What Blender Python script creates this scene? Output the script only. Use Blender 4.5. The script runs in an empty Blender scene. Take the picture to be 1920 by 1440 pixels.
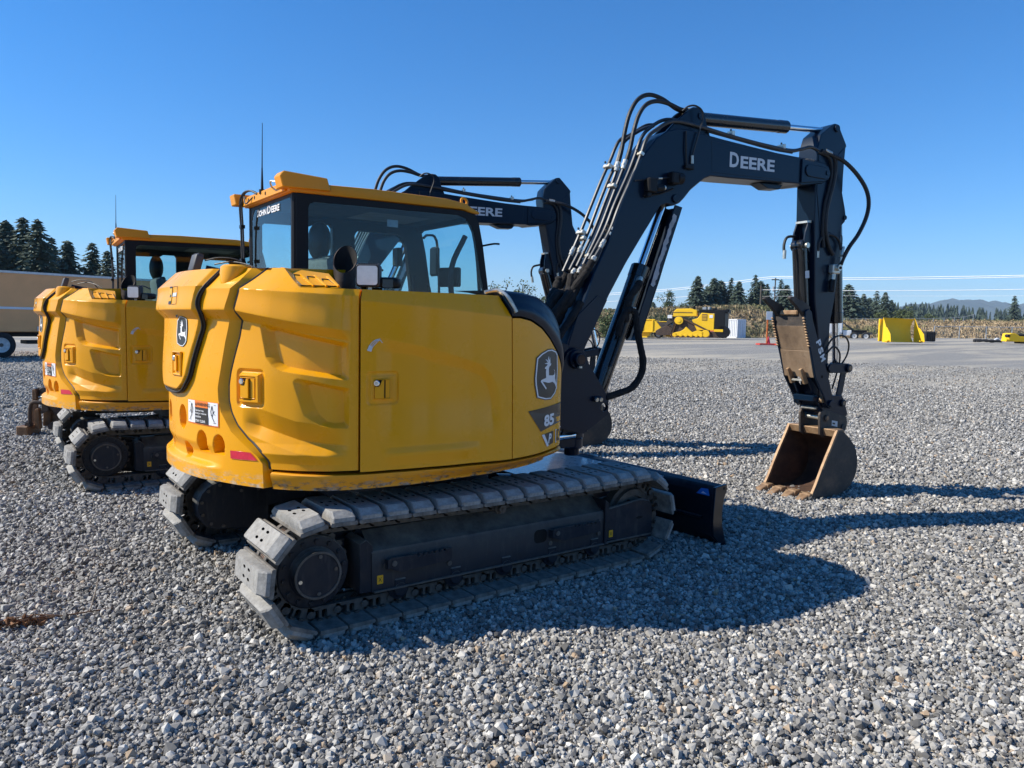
import bpy, bmesh, math, random
import numpy as np
from mathutils import Vector, Matrix, Quaternion
from mathutils.geometry import tessellate_polygon

R = math.radians
PI = math.pi
random.seed(7)
rng = np.random.default_rng(11)
scene = bpy.context.scene
COL = scene.collection

# ------------------------------------------------------------------ camera
CAM_LOC = Vector((-2.556, -4.639, 1.616))
YAW, PIT, ROLL = R(53.81), R(4.496), R(1.149)
fwd = Vector((math.cos(YAW) * math.cos(PIT), math.sin(YAW) * math.cos(PIT), -math.sin(PIT)))
rgt = Vector((math.sin(YAW), -math.cos(YAW), 0))
upv = rgt.cross(fwd)
r2 = rgt * math.cos(ROLL) + upv * math.sin(ROLL)
u2 = upv * math.cos(ROLL) - rgt * math.sin(ROLL)
cam_d = bpy.data.cameras.new('camera')
cam_d.sensor_width = 36
cam_d.lens = 1402 / 1920 * 36
cam_d.clip_end = 30000
cam_d.clip_start = 0.05
cam = bpy.data.objects.new('camera', cam_d)
cam.matrix_world = Matrix(((r2.x, u2.x, -fwd.x, CAM_LOC.x), (r2.y, u2.y, -fwd.y, CAM_LOC.y),
                           (r2.z, u2.z, -fwd.z, CAM_LOC.z), (0, 0, 0, 1)))
COL.objects.link(cam)
scene.camera = cam

# ------------------------------------------------------------------ sky and sun
SUN_AZ, SUN_EL = R(147.0), R(39.0)
world = bpy.data.worlds.new('World')
scene.world = world
world.use_nodes = True
wn, wl = world.node_tree.nodes, world.node_tree.links
wn.clear()
sky = wn.new('ShaderNodeTexSky')
sky.sky_type = 'NISHITA'
sky.sun_disc = False
sky.sun_elevation = SUN_EL
sky.sun_rotation = math.atan2(math.cos(SUN_AZ), math.sin(SUN_AZ))
sky.altitude = 0
sky.air_density = 1.0
sky.dust_density = 0.0
sky.ozone_density = 10.0
bg = wn.new('ShaderNodeBackground')
bg.inputs['Strength'].default_value = 0.122
wo = wn.new('ShaderNodeOutputWorld')
hs = wn.new('ShaderNodeHueSaturation')
hs.inputs['Saturation'].default_value = 1.17
wl.new(sky.outputs[0], hs.inputs['Color'])
wl.new(hs.outputs[0], bg.inputs[0])
wl.new(bg.outputs[0], wo.inputs[0])

sun_d = bpy.data.lights.new('sun', 'SUN')
sun_d.energy = 5.0
sun_d.angle = R(0.55)
sun_d.color = (1.0, 0.94, 0.83)
sun = bpy.data.objects.new('sun', sun_d)
to_sun = Vector((math.cos(SUN_AZ) * math.cos(SUN_EL), math.sin(SUN_AZ) * math.cos(SUN_EL), math.sin(SUN_EL)))
sun.rotation_mode = 'QUATERNION'
sun.rotation_quaternion = to_sun.to_track_quat('Z', 'Y')
sun.location = to_sun * 40
COL.objects.link(sun)

scene.view_settings.view_transform = 'Standard'
scene.view_settings.look = 'None'
scene.view_settings.gamma = 1
scene.view_settings.use_curve_mapping = False
scene.view_settings.exposure = 0.5
scene.cycles.max_bounces = 8
scene.cycles.transparent_max_bounces = 12
scene.cycles.glossy_bounces = 4
scene.cycles.diffuse_bounces = 3
scene.cycles.use_denoising = True
scene.cycles.caustics_reflective = False
scene.cycles.caustics_refractive = False

# ------------------------------------------------------------------ materials
class NT:
    def __init__(self, name):
        self.m = bpy.data.materials.new(name)
        self.m.use_nodes = True
        self.n = self.m.node_tree.nodes
        self.l = self.m.node_tree.links
        self.p = self.n['Principled BSDF']
        self.o = self.n['Material Output']
        self.co = None
    def new(self, t, **kw):
        x = self.n.new(t)
        for k, v in kw.items():
            setattr(x, k, v)
        return x
    def coord(self, kind='Object'):
        if self.co is None:
            self.co = self.new('ShaderNodeTexCoord')
        return self.co.outputs[kind]
    def pos(self):
        return self.new('ShaderNodeNewGeometry').outputs['Position']
    def noise(self, scale, detail=4, rough=0.6, vec=None, dist=0.0):
        x = self.new('ShaderNodeTexNoise')
        x.inputs['Scale'].default_value = scale
        x.inputs['Detail'].default_value = detail
        x.inputs['Roughness'].default_value = rough
        x.inputs['Distortion'].default_value = dist
        self.l.new(vec if vec is not None else self.coord(), x.inputs['Vector'])
        return x.outputs['Fac']
    def scaled(self, s, vec=None):
        x = self.new('ShaderNodeMapping')
        x.inputs['Scale'].default_value = s
        self.l.new(vec if vec is not None else self.coord(), x.inputs['Vector'])
        return x.outputs[0]
    def ramp(self, fac, stops):
        x = self.new('ShaderNodeValToRGB')
        e = x.color_ramp.elements
        while len(e) < len(stops):
            e.new(0.5)
        for el, (pos, c) in zip(e, stops):
            el.position = pos
            el.color = (c[0], c[1], c[2], 1) if hasattr(c, '__len__') else (c, c, c, 1)
        self.l.new(fac, x.inputs[0])
        return x.outputs[0]
    def mix(self, fac, a, b, mode='MIX'):
        x = self.new('ShaderNodeMix', data_type='RGBA', blend_type=mode)
        for s, v in ((x.inputs[0], fac), (x.inputs[6], a), (x.inputs[7], b)):
            if hasattr(v, 'is_output'):
                self.l.new(v, s)
            elif hasattr(v, '__len__'):
                s.default_value = (v[0], v[1], v[2], 1)
            else:
                s.default_value = v
        return x.outputs[2]
    def math(self, op, a, b=0.0):
        x = self.new('ShaderNodeMath', operation=op)
        for s, v in ((x.inputs[0], a), (x.inputs[1], b)):
            if hasattr(v, 'is_output'):
                self.l.new(v, s)
            else:
                s.default_value = v
        return x.outputs[0]
    def set(self, **kw):
        names = dict(base='Base Color', rough='Roughness', metal='Metallic', coat='Coat Weight',
                     coat_rough='Coat Roughness', spec='Specular IOR Level', trans='Transmission Weight')
        for k, v in kw.items():
            s = self.p.inputs[names[k]]
            if hasattr(v, 'is_output'):
                self.l.new(v, s)
            elif hasattr(v, '__len__'):
                s.default_value = (v[0], v[1], v[2], 1)
            else:
                s.default_value = v
        return self
    def bump(self, h, strength=0.3, dist=0.01):
        b = self.new('ShaderNodeBump')
        b.inputs['Strength'].default_value = strength
        b.inputs['Distance'].default_value = dist
        self.l.new(h, b.inputs['Height'])
        self.l.new(b.outputs[0], self.p.inputs['Normal'])
        return self
    def upness(self):
        g = self.new('ShaderNodeNewGeometry')
        s = self.new('ShaderNodeSeparateXYZ')
        self.l.new(g.outputs['Normal'], s.inputs[0])
        return s.outputs[2]

M = {}
def simple(name, base, rough=0.5, metal=0.0, vary=0.25, scale=6.0, coat=0.0, bump=0.0, bscale=60):
    t = NT(name)
    n = t.noise(scale, 5)
    a = tuple(c * (1 - vary) for c in base)
    b = tuple(min(1, c * (1 + vary)) for c in base)
    t.set(base=t.ramp(n, [(0.3, a), (0.7, b)]), metal=metal, coat=coat, coat_rough=0.08,
          rough=t.ramp(t.noise(scale * 2.3, 3), [(0.3, max(0.03, rough - 0.07)), (0.7, min(1, rough + 0.07))]))
    if bump:
        t.bump(t.noise(bscale, 3), bump, 0.004)
    M[name] = t.m
    return t

def yellow(name, base, dirt=0.5, rough=0.34, coat=0.35):
    t = NT(name)
    big = t.noise(1.7, 6, 0.65)
    streak = t.noise(2.2, 7, 0.72, t.scaled((1, 1, 24)))
    col = t.mix(t.ramp(big, [(0.35, 0.0), (0.8, 0.5 * dirt)]), base, tuple(c * 0.88 + 0.006 for c in base))
    up = t.math('MAXIMUM', t.upness(), 0.0)
    dust = t.math('MULTIPLY', t.ramp(t.noise(9, 8, 0.7), [(0.45, 0.0), (0.75, 1.0)]), t.math('ADD', t.math('MULTIPLY', up, 0.25), 0.05 * dirt))
    col = t.mix(dust, col, (0.36, 0.27, 0.15))
    scr = t.ramp(streak, [(0.66, 0.0), (0.72, 0.5 * dirt)])
    col = t.mix(scr, col, tuple(min(1, c * 1.15 + 0.05) for c in base))
    t.set(base=col, rough=t.ramp(t.noise(5, 5), [(0.3, rough - 0.05), (0.75, rough + 0.10)]), coat=coat, coat_rough=0.06, spec=0.36)
    wob = t.noise(2.2, 2)
    t.bump(wob, 0.03, 0.02)
    M[name] = t.m
yellow('yellow_paint', (0.84, 0.362, 0.002), 0.30, 0.28, 0.10)
yellow('roof_shade_yellow', (0.76, 0.30, 0.006), 0.6, 0.42, 0.05)  # same body paint, with the roof's shaded tone put into the base
yellow('old_yellow', (0.88, 0.53, 0.012), 1.0, 0.5, 0.0)
# worn skirt edge: yellow with scraped pale/dark chips along the lower lip
t = NT('worn_yellow')
base = (0.76, 0.31, 0.003)
z = t.new('ShaderNodeSeparateXYZ'); t.l.new(t.coord(), z.inputs[0])
low = t.ramp(z.outputs[2], [(0.0, 1.0), (1.0, 0.0)])
mr = t.new('ShaderNodeMapRange'); mr.inputs['From Min'].default_value = 0.83; mr.inputs['From Max'].default_value = 0.755
t.l.new(z.outputs[2], mr.inputs['Value'])
chip = t.math('MULTIPLY', mr.outputs[0], t.ramp(t.noise(14, 8, 0.75, t.scaled((1, 1, 3))), [(0.50, 0.0), (0.56, 1.0)]))
chipcol = t.mix(t.ramp(t.noise(30, 4), [(0.4, 0.0), (0.6, 1.0)]), (0.30, 0.27, 0.23), (0.03, 0.025, 0.02))
t.set(base=t.mix(chip, base, chipcol), rough=0.42, coat=0.15)
M['worn_yellow'] = t.m
t = NT('casting_yellow')
base = (0.84, 0.362, 0.002)
z = t.new('ShaderNodeSeparateXYZ'); t.l.new(t.coord(), z.inputs[0])
mr = t.new('ShaderNodeMapRange'); mr.inputs['From Min'].default_value = 0.835; mr.inputs['From Max'].default_value = 0.765
t.l.new(z.outputs[2], mr.inputs['Value'])
chip = t.math('MULTIPLY', mr.outputs[0], t.ramp(t.noise(9, 9, 0.78, t.scaled((1, 1, 4))), [(0.47, 0.0), (0.54, 0.9)]))
mid = t.new('ShaderNodeMapRange'); mid.inputs['From Min'].default_value = 1.12; mid.inputs['From Max'].default_value = 0.86
t.l.new(z.outputs[2], mid.inputs['Value'])
scr = t.math('MULTIPLY', mid.outputs[0], t.ramp(t.noise(2.0, 8, 0.75, t.scaled((1.2, 1.2, 30))), [(0.60, 0.0), (0.66, 0.5)]))
c = t.mix(t.ramp(t.noise(1.7, 6, 0.65), [(0.35, 0.0), (0.8, 0.15)]), base, (0.74, 0.32, 0.008))
c = t.mix(scr, c, (0.80, 0.50, 0.16))
c = t.mix(chip, c, t.mix(t.ramp(t.noise(30, 4), [(0.4, 0.0), (0.6, 1.0)]), (0.52, 0.47, 0.38), (0.36, 0.24, 0.10)))
t.set(base=c, rough=t.ramp(t.noise(5, 5), [(0.3, 0.24), (0.75, 0.38)]), coat=0.1, coat_rough=0.06, spec=0.36)
M['casting_yellow'] = t.m

def darkpaint(name, base, dust=0.5, rough=0.36, coat=0.25, dustcol=(0.17, 0.155, 0.13)):
    t = NT(name)
    up = t.math('MAXIMUM', t.upness(), 0.0)
    n = t.ramp(t.noise(5, 8, 0.72), [(0.38, 0.0), (0.72, 1.0)])
    streak = t.ramp(t.noise(4, 6, 0.7, t.scaled((3, 3, 0.5))), [(0.5, 0.0), (0.8, 0.5)])
    d = t.math('MULTIPLY', t.math('ADD', t.math('MULTIPLY', up, 1.3), 0.05), t.math('MULTIPLY', t.math('ADD', n, streak), dust))
    d = t.math('MINIMUM', d, 0.9)
    t.set(base=t.mix(d, base, dustcol), rough=t.math('ADD', t.math('MULTIPLY', d, 0.45), rough), coat=coat, coat_rough=0.12, spec=0.22)
    t.bump(t.noise(40, 4), 0.05, 0.003)
    M[name] = t.m
darkpaint('boom_paint', (0.002, 0.011, 0.027), 0.03, 0.32, 0.12)
# undercarriage: navy-black paint, packed dust on top, scuffed streaks on the sides
t = NT('undercarriage')
up = t.math('MAXIMUM', t.upness(), 0.0)
n = t.ramp(t.noise(6, 9, 0.75), [(0.36, 0.25), (0.68, 1.0)])
c = t.mix(t.math('MULTIPLY', n, t.math('MINIMUM', t.math('MULTIPLY', up, 1.6), 0.95)), (0.012, 0.016, 0.024), (0.20, 0.19, 0.16))
st = t.ramp(t.noise(9, 6, 0.75, t.scaled((2.2, 2.2, 0.35))), [(0.52, 0.0), (0.72, 0.55)])
c = t.mix(t.math('MULTIPLY', st, 0.55), c, (0.11, 0.105, 0.10))
sc = t.ramp(t.noise(26, 7, 0.8, t.scaled((0.5, 1, 2.0))), [(0.66, 0.0), (0.70, 0.8)])
c = t.mix(t.math('MULTIPLY', sc, 0.5), c, (0.22, 0.21, 0.20))
zz = t.new('ShaderNodeSeparateXYZ'); t.l.new(t.coord(), zz.inputs[0])
t.set(base=c, rough=t.ramp(n, [(0.2, 0.42), (0.9, 0.8)]), coat=0.05, spec=0.3)
t.bump(t.noise(40, 5), 0.12, 0.004)
M['undercarriage'] = t.m
darkpaint('black_plastic', (0.009, 0.009, 0.010), 0.06, 0.45, 0.0)
darkpaint('blade_paint', (0.005, 0.008, 0.014), 0.15, 0.28, 0.4)
simple('cylinder_black', (0.010, 0.011, 0.013), 0.22, 0, 0.2, 4, 0.5)
simple('glare_plate', (0.34, 0.35, 0.36), 0.3, 0, 0.2, 8, 0.6)  # pale base stands in for sun glare on the dark blade top
simple('chrome', (0.75, 0.76, 0.78), 0.12, 1.0, 0.06)
simple('zinc', (0.62, 0.60, 0.52), 0.38, 0.7, 0.2, 30)
simple('hose', (0.016, 0.016, 0.017), 0.55, 0, 0.3, 20, 0, 0.2, 150)
simple('tube_steel', (0.05, 0.052, 0.055), 0.38, 0.3, 0.3, 8)
simple('sleeve', (0.013, 0.011, 0.010), 0.95, 0, 0.5, 25, 0, 0.6, 120)
simple('gasket', (0.012, 0.011, 0.011), 0.6)
simple('black', (0.008, 0.008, 0.009), 0.6)
simple('exhaust_steel', (0.05, 0.035, 0.028), 0.6, 0.5, 0.4, 12)
simple('soot_and_hole_shade', (0.006, 0.005, 0.004), 0.95)  # real soot in the exhaust; elsewhere painted shade inside holes and pockets
simple('lamp_body', (0.05, 0.05, 0.052), 0.55)
simple('lamp_lens', (0.55, 0.56, 0.58), 0.18, 0, 0.08, 40)
simple('seat_fabric', (0.16, 0.15, 0.14), 0.9, 0, 0.2, 40)
simple('cab_trim', (0.025, 0.025, 0.027), 0.7)
simple('cab_ceiling', (0.22, 0.20, 0.19), 0.8)
simple('decal_white', (0.78, 0.78, 0.78), 0.4, 0, 0.04)
simple('decal_grey', (0.62, 0.63, 0.64), 0.35, 0, 0.04)
simple('decal_black', (0.025, 0.023, 0.021), 0.35, 0, 0.1)
simple('decal_orange', (0.85, 0.20, 0.02), 0.4, 0, 0.05)
simple('decal_red', (0.62, 0.02, 0.05), 0.35, 0, 0.15, 30)
simple('decal_yellow', (0.80, 0.42, 0.01), 0.4)
simple('decal_blue', (0.02, 0.16, 0.55), 0.4)
simple('bolt_steel', (0.10, 0.09, 0.08), 0.55, 0.5, 0.3, 30)
simple('copper_bush', (0.45, 0.26, 0.17), 0.4, 0.7, 0.3, 30)
simple('film_grey', (0.33, 0.34, 0.36), 0.45, 0, 0.25, 14, 0, 0.8, 30)
simple('white_paint', (0.72, 0.73, 0.74), 0.45, 0, 0.06, 3)
simple('tan_box', (0.82, 0.385, 0.15), 0.45, 0, 0.08, 1.2)
simple('alu', (0.50, 0.50, 0.50), 0.4, 0.6, 0.15)
simple('tyre', (0.02, 0.02, 0.021), 0.85, 0, 0.3, 9)
simple('rim_white', (0.55, 0.55, 0.54), 0.5, 0, 0.2, 9)
simple('brown_old', (0.17, 0.085, 0.035), 0.7, 0, 0.55, 7, 0, 0.4, 40)
simple('brown_dark', (0.055, 0.032, 0.02), 0.7, 0, 0.5, 8, 0, 0.4, 40)
simple('orange_paint', (0.80, 0.17, 0.02), 0.5)
simple('red_paint', (0.55, 0.05, 0.03), 0.5)
simple('galv', (0.42, 0.43, 0.43), 0.5, 0.5, 0.2)
simple('wood_pole', (0.10, 0.085, 0.07), 0.9, 0, 0.3, 9)
simple('wire', (0.88, 0.88, 0.88), 0.4)
simple('bark', (0.07, 0.052, 0.04), 0.95, 0, 0.4, 12)
simple('twig', (0.16, 0.09, 0.05), 0.9, 0, 0.4, 40)
simple('pale_twig', (0.42, 0.33, 0.24), 0.9, 0, 0.2, 40)
simple('dry_leaf', (0.22, 0.105, 0.045), 0.85, 0, 0.5, 60)
simple('print_and_shade_white', (0.60, 0.66, 0.74), 0.5, 0, 0.08, 3)  # sticker print; on the container end, shade put into the white
simple('dark_glass', (0.02, 0.025, 0.03), 0.08)

# rubber track pads: dusty grey with black scuffs
t = NT('track_pad')
n = t.noise(22, 8, 0.75)
col = t.ramp(n, [(0.30, (0.19, 0.18, 0.165)), (0.6, (0.34, 0.33, 0.305)), (0.8, (0.43, 0.42, 0.39))])
sc = t.ramp(t.noise(13, 8, 0.8, t.scaled((1, 1, 2))), [(0.60, 0.0), (0.66, 0.75)])
zz = t.new('ShaderNodeSeparateXYZ'); t.l.new(t.coord('Object'), zz.inputs[0])
side = t.math('ABSOLUTE', zz.outputs[1])
edge = t.new('ShaderNodeMapRange'); edge.inputs['From Min'].default_value = 0.165; edge.inputs['From Max'].default_value = 0.215
t.l.new(side, edge.inputs['Value'])
t.set(base=t.mix(t.math('MULTIPLY', sc, edge.outputs[0]), col, (0.03, 0.03, 0.03)), rough=0.85)
t.bump(t.noise(60, 8, 0.7), 0.6, 0.006)
M['track_pad'] = t.m
# dusty plates and links
t = NT('track_steel')
n = t.noise(18, 7, 0.7)
t.set(base=t.ramp(n, [(0.3, (0.06, 0.055, 0.048)), (0.6, (0.13, 0.115, 0.098)), (0.8, (0.19, 0.165, 0.135))]), rough=0.75, metal=0.15)
t.bump(t.noise(50, 5), 0.3, 0.004)
M['track_steel'] = t.m
simple('track_plate', (0.17, 0.155, 0.135), 0.85, 0, 0.45, 18, 0, 0.4, 60)
# bucket steels
t = NT('bucket_steel')
n = t.noise(4, 9, 0.72)
c = t.ramp(n, [(0.28, (0.030, 0.026, 0.024)), (0.5, (0.060, 0.050, 0.043)), (0.66, (0.12, 0.085, 0.06)), (0.8, (0.19, 0.13, 0.085))])
c = t.mix(t.ramp(t.noise(20, 6, 0.8), [(0.62, 0.0), (0.7, 0.6)]), c, (0.22, 0.19, 0.16))
t.set(base=c, rough=0.62, metal=0.25)
t.bump(t.noise(45, 6), 0.35, 0.006)
M['bucket_steel'] = t.m
t = NT('rust_inside')
n = t.noise(3.5, 9, 0.75, t.scaled((1, 1, 1.6)))
c = t.ramp(n, [(0.28, (0.022, 0.013, 0.009)), (0.5, (0.075, 0.038, 0.022)), (0.68, (0.15, 0.075, 0.038)), (0.82, (0.27, 0.15, 0.075))])
t.set(base=c, rough=0.8, metal=0.05)
t.bump(t.noise(40, 6), 0.4, 0.006)
M['rust_inside'] = t.m
t = NT('rust_edge')
c = t.ramp(t.noise(12, 7, 0.7), [(0.3, (0.22, 0.12, 0.06)), (0.6, (0.38, 0.25, 0.14)), (0.8, (0.52, 0.42, 0.30))])
t.set(base=c, rough=0.6, metal=0.3)
t.bump(t.noise(40, 5), 0.3, 0.004)
M['rust_edge'] = t.m
t = NT('thumb_face')
n = t.noise(3.0, 9, 0.72, t.scaled((1, 1.0, 0.55)))
c = t.ramp(n, [(0.25, (0.10, 0.065, 0.04)), (0.5, (0.25, 0.17, 0.105)), (0.7, (0.36, 0.27, 0.18)), (0.82, (0.40, 0.33, 0.24))])
c = t.mix(t.ramp(t.noise(14, 6, 0.8), [(0.60, 0.0), (0.68, 0.7)]), c, (0.08, 0.05, 0.035))
t.set(base=c, rough=0.7, metal=0.15)
t.bump(t.noise(35, 6), 0.35, 0.005)
M['thumb_face'] = t.m

# tinted cab glass
t = NT('cab_glass')
t.n.remove(t.p)
tr = t.new('ShaderNodeBsdfTransparent'); tr.inputs[0].default_value = (0.66, 0.86, 0.89, 1)
gl = t.new('ShaderNodeBsdfGlossy'); gl.inputs['Roughness'].default_value = 0.02
lw = t.new('ShaderNodeLayerWeight'); lw.inputs[0].default_value = 0.5
fr_ = t.math('ADD', t.math('MULTIPLY', t.math('POWER', lw.outputs['Facing'], 4.6), 0.92), 0.045)
mx = t.new('ShaderNodeMixShader')
t.l.new(fr_, mx.inputs[0]); t.l.new(tr.outputs[0], mx.inputs[1]); t.l.new(gl.outputs[0], mx.inputs[2])
df = t.new('ShaderNodeBsdfDiffuse'); df.inputs[0].default_value = (0.5, 0.5, 0.48, 1)
mx2 = t.new('ShaderNodeMixShader')
t.l.new(t.ramp(t.noise(2.5, 6, 0.7), [(0.35, 0.003), (0.8, 0.018)]), mx2.inputs[0])
t.l.new(mx.outputs[0], mx2.inputs[1]); t.l.new(df.outputs[0], mx2.inputs[2])
t.l.new(mx2.outputs[0], t.o.inputs[0])
M['cab_glass'] = t.m

# gravel
def gravel_color(t, vec, fac_random=None):
    pass
t = NT('gravel_stone')
oi = t.new('ShaderNodeObjectInfo')
c = t.ramp(oi.outputs['Random'], [(0.0, (0.065, 0.063, 0.060)), (0.25, (0.19, 0.183, 0.170)), (0.55, (0.31, 0.298, 0.275)), (0.82, (0.45, 0.432, 0.395)), (0.955, (0.66, 0.63, 0.565)), (0.992, (0.40, 0.28, 0.17))])
c = t.mix(t.ramp(t.noise(0.5, 5, 0.6, t.pos()), [(0.35, 0.0), (0.7, 0.45)]), c, (0.27, 0.252, 0.222), 'MIX')
t.set(base=c, rough=0.85)
M['gravel_stone'] = t.m
t = NT('gravel_ground')
p = t.pos()
v1 = t.new('ShaderNodeTexVoronoi'); v1.inputs['Scale'].default_value = 38; t.l.new(p, v1.inputs['Vector'])
sx = t.new('ShaderNodeSeparateColor'); t.l.new(v1.outputs['Color'], sx.inputs[0])
cell = t.ramp(sx.outputs[0], [(0.0, (0.19, 0.182, 0.164)), (0.35, (0.31, 0.296, 0.266)), (0.7, (0.41, 0.392, 0.352)), (1.0, (0.54, 0.515, 0.455))])
gap = t.ramp(v1.outputs['Distance'], [(0.25, 1.0), (0.75, 0.55)])  # darkens cell borders: shade between stones put into the colour
c = t.mix(1.0, cell, gap, 'MULTIPLY')
# fines and tan wear tracks
mp = t.new('ShaderNodeMapping'); mp.inputs['Rotation'].default_value = (0, 0, R(38)); mp.inputs['Scale'].default_value = (0.22, 1.0, 1.0)
t.l.new(p, mp.inputs['Vector'])
big = t.noise(0.16, 8, 0.68, mp.outputs[0], 0.5)
tan = t.ramp(big, [(0.47, 0.0), (0.60, 0.8)])
c = t.mix(tan, c, (0.55, 0.48, 0.36))
med = t.noise(1.3, 6, 0.7, p)
c = t.mix(t.ramp(med, [(0.3, 0.25), (0.7, 0.0)]), c, (0.19, 0.185, 0.175))
t.set(base=c, rough=0.9)
hh = t.math('ADD', t.math('MULTIPLY', v1.outputs['Distance'], -1.0), t.math('MULTIPLY', t.noise(12, 5, 0.7, p), 0.8))
t.bump(hh, 0.9, 0.02)
M['gravel_ground'] = t.m
# dry grass field
t = NT('dry_grass')
p = t.pos()
n1 = t.noise(0.22, 8, 0.7, p); n2 = t.noise(2.5, 6, 0.75, p)
c = t.ramp(n1, [(0.32, (0.13, 0.14, 0.065)), (0.44, (0.24, 0.20, 0.11)), (0.54, (0.38, 0.28, 0.165)), (0.7, (0.46, 0.36, 0.23))])
c = t.mix(t.ramp(n2, [(0.35, 0.3), (0.65, 0.0)]), c, (0.14, 0.12, 0.07))
t.set(base=c, rough=0.95)
t.bump(n2, 1.0, 0.5)
M['dry_grass'] = t.m
t = NT('dry_tuft')
oi = t.new('ShaderNodeTexVoronoi'); oi.inputs['Scale'].default_value = 0.6
t.l.new(t.pos(), oi.inputs['Vector'])
sx = t.new('ShaderNodeSeparateColor'); t.l.new(oi.outputs['Color'], sx.inputs[0])
big = t.noise(0.055, 6, 0.65, t.pos())
k = t.math('ADD', t.math('MULTIPLY', sx.outputs[0], 0.16), t.math('MULTIPLY', big, 1.3))
t.set(base=t.ramp(k, [(0.55, (0.15, 0.16, 0.075)), (0.68, (0.27, 0.23, 0.12)), (0.78, (0.42, 0.31, 0.18)), (0.95, (0.52, 0.41, 0.26))]), rough=0.9)
M['dry_tuft'] = t.m
def foliage(name, a, b, sc=0.9):
    t = NT(name)
    n = t.noise(sc, 5, 0.7, t.pos())
    t.set(base=t.ramp(n, [(0.3, a), (0.7, b)]), rough=0.8)
    M[name] = t.m
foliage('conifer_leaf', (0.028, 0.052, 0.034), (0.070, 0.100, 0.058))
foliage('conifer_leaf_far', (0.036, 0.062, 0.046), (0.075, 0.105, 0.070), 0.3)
foliage('broad_leaf', (0.055, 0.085, 0.030), (0.11, 0.135, 0.05))
foliage('pale_leaf', (0.085, 0.115, 0.055), (0.15, 0.175, 0.09), 1.6)
t = NT('hill_forest')
n = t.noise(0.002, 8, 0.7, t.pos())
t.set(base=t.ramp(n, [(0.3, (0.02, 0.035, 0.025)), (0.7, (0.05, 0.065, 0.05))]), rough=1.0)
M['hill_forest'] = t.m

# ------------------------------------------------------------------ mesh helpers
class MB:
    """collects geometry with material slots; build() links ONE mesh object"""
    def __init__(self):
        self.v, self.f, self.mi, self.mats = [], [], [], []
    def slot(self, mat):
        if mat not in self.mats:
            self.mats.append(mat)
        return self.mats.index(mat)
    def add(self, vs, fs, mat):
        b = len(self.v); s = self.slot(mat)
        self.v.extend([tuple(p) for p in vs])
        self.f.extend([tuple(b + i for i in f) for f in fs])
        self.mi.extend([s] * len(fs))
    def bm(self, bmx, mat, mtx=None):
        bmx.verts.index_update()
        vs = [(mtx @ v.co if mtx else v.co) for v in bmx.verts]
        self.add(vs, [[v.index for v in f.verts] for f in bmx.faces], mat)
        bmx.free()
    def mesh(self, name, angle=35):
        me = bpy.data.meshes.new(name)
        me.from_pydata(self.v, [], self.f)
        for m in self.mats:
            me.materials.append(M[m])
        me.polygons.foreach_set('material_index', self.mi)
        if angle:
            me.polygons.foreach_set('use_smooth', [True] * len(self.f))
            me.update()
            me.set_sharp_from_angle(angle=R(angle))
        me.update()
        return me

def box(mb, c, s, mat, bev=0.0, rot=None, seg=1):
    b = bmesh.new()
    bmesh.ops.create_cube(b, size=1)
    bmesh.ops.scale(b, vec=s, verts=b.verts)
    if bev:
        bmesh.ops.bevel(b, geom=list(b.edges), offset=min(bev, min(s) * 0.45), segments=seg, affect='EDGES', profile=0.5)
    mt = Matrix.Translation(c)
    if rot is not None:
        mt = mt @ rot
    mb.bm(b, mat, mt)

def boxm(mb, p0, p1, mat, bev=0.0):
    c = [(a + b) / 2 for a, b in zip(p0, p1)]
    box(mb, c, [abs(b - a) for a, b in zip(p0, p1)], mat, bev)

def prism(mb, out, y0, y1, mat, bev=0.0, holes=(), axis='y', seg=1):
    """outline in (x,z) extruded along y (axis='y'); 'z': outline (x,y) extruded in z; 'x': outline (y,z) along x"""
    def P(a, b, t):
        return {'y': (a, t, b), 'z': (a, b, t), 'x': (t, a, b)}[axis]
    if not holes:
        b = bmesh.new()
        lo = [b.verts.new(P(a, c, y0)) for a, c in out]
        hi = [b.verts.new(P(a, c, y1)) for a, c in out]
        n = len(out)
        b.faces.new(lo); b.faces.new(hi[::-1])
        for i in range(n):
            b.faces.new((lo[i], hi[i], hi[(i + 1) % n], lo[(i + 1) % n]))
        bmesh.ops.recalc_face_normals(b, faces=b.faces)
        if bev:
            bmesh.ops.bevel(b, geom=list(b.edges), offset=bev, segments=seg, affect='EDGES', profile=0.5, clamp_overlap=True)
        bmesh.ops.triangulate(b, faces=[f for f in b.faces if len(f.verts) > 4])
        mb.bm(b, mat)
        return
    loops = [list(out)] + [list(h) for h in holes]
    flat = [p for l in loops for p in l]
    tris = tessellate_polygon([[Vector((a, c, 0)) for a, c in l] for l in loops])
    b = bmesh.new()
    lo = [b.verts.new(P(a, c, y0)) for a, c in flat]
    hi = [b.verts.new(P(a, c, y1)) for a, c in flat]
    for tr in tris:
        try:
            b.faces.new([lo[i] for i in tr]); b.faces.new([hi[i] for i in reversed(tr)])
        except ValueError:
            pass
    k = 0
    for l in loops:
        n = len(l)
        for i in range(n):
            a, c = k + i, k + (i + 1) % n
            b.faces.new((lo[a], hi[a], hi[c], lo[c]))
        k += n
    bmesh.ops.recalc_face_normals(b, faces=b.faces)
    mb.bm(b, mat)

def circ(cx, cz, r, n=16, ry=None, a0=0.0):
    ry = ry or r
    return [(cx + r * math.cos(a0 + 2 * PI * i / n), cz + ry * math.sin(a0 + 2 * PI * i / n)) for i in range(n)]

def frame_of(d):
    d = Vector(d).normalized()
    a = Vector((0, 0, 1)) if abs(d.z) < 0.9 else Vector((1, 0, 0))
    u = d.cross(a).normalized()
    return u, d.cross(u).normalized()

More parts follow.
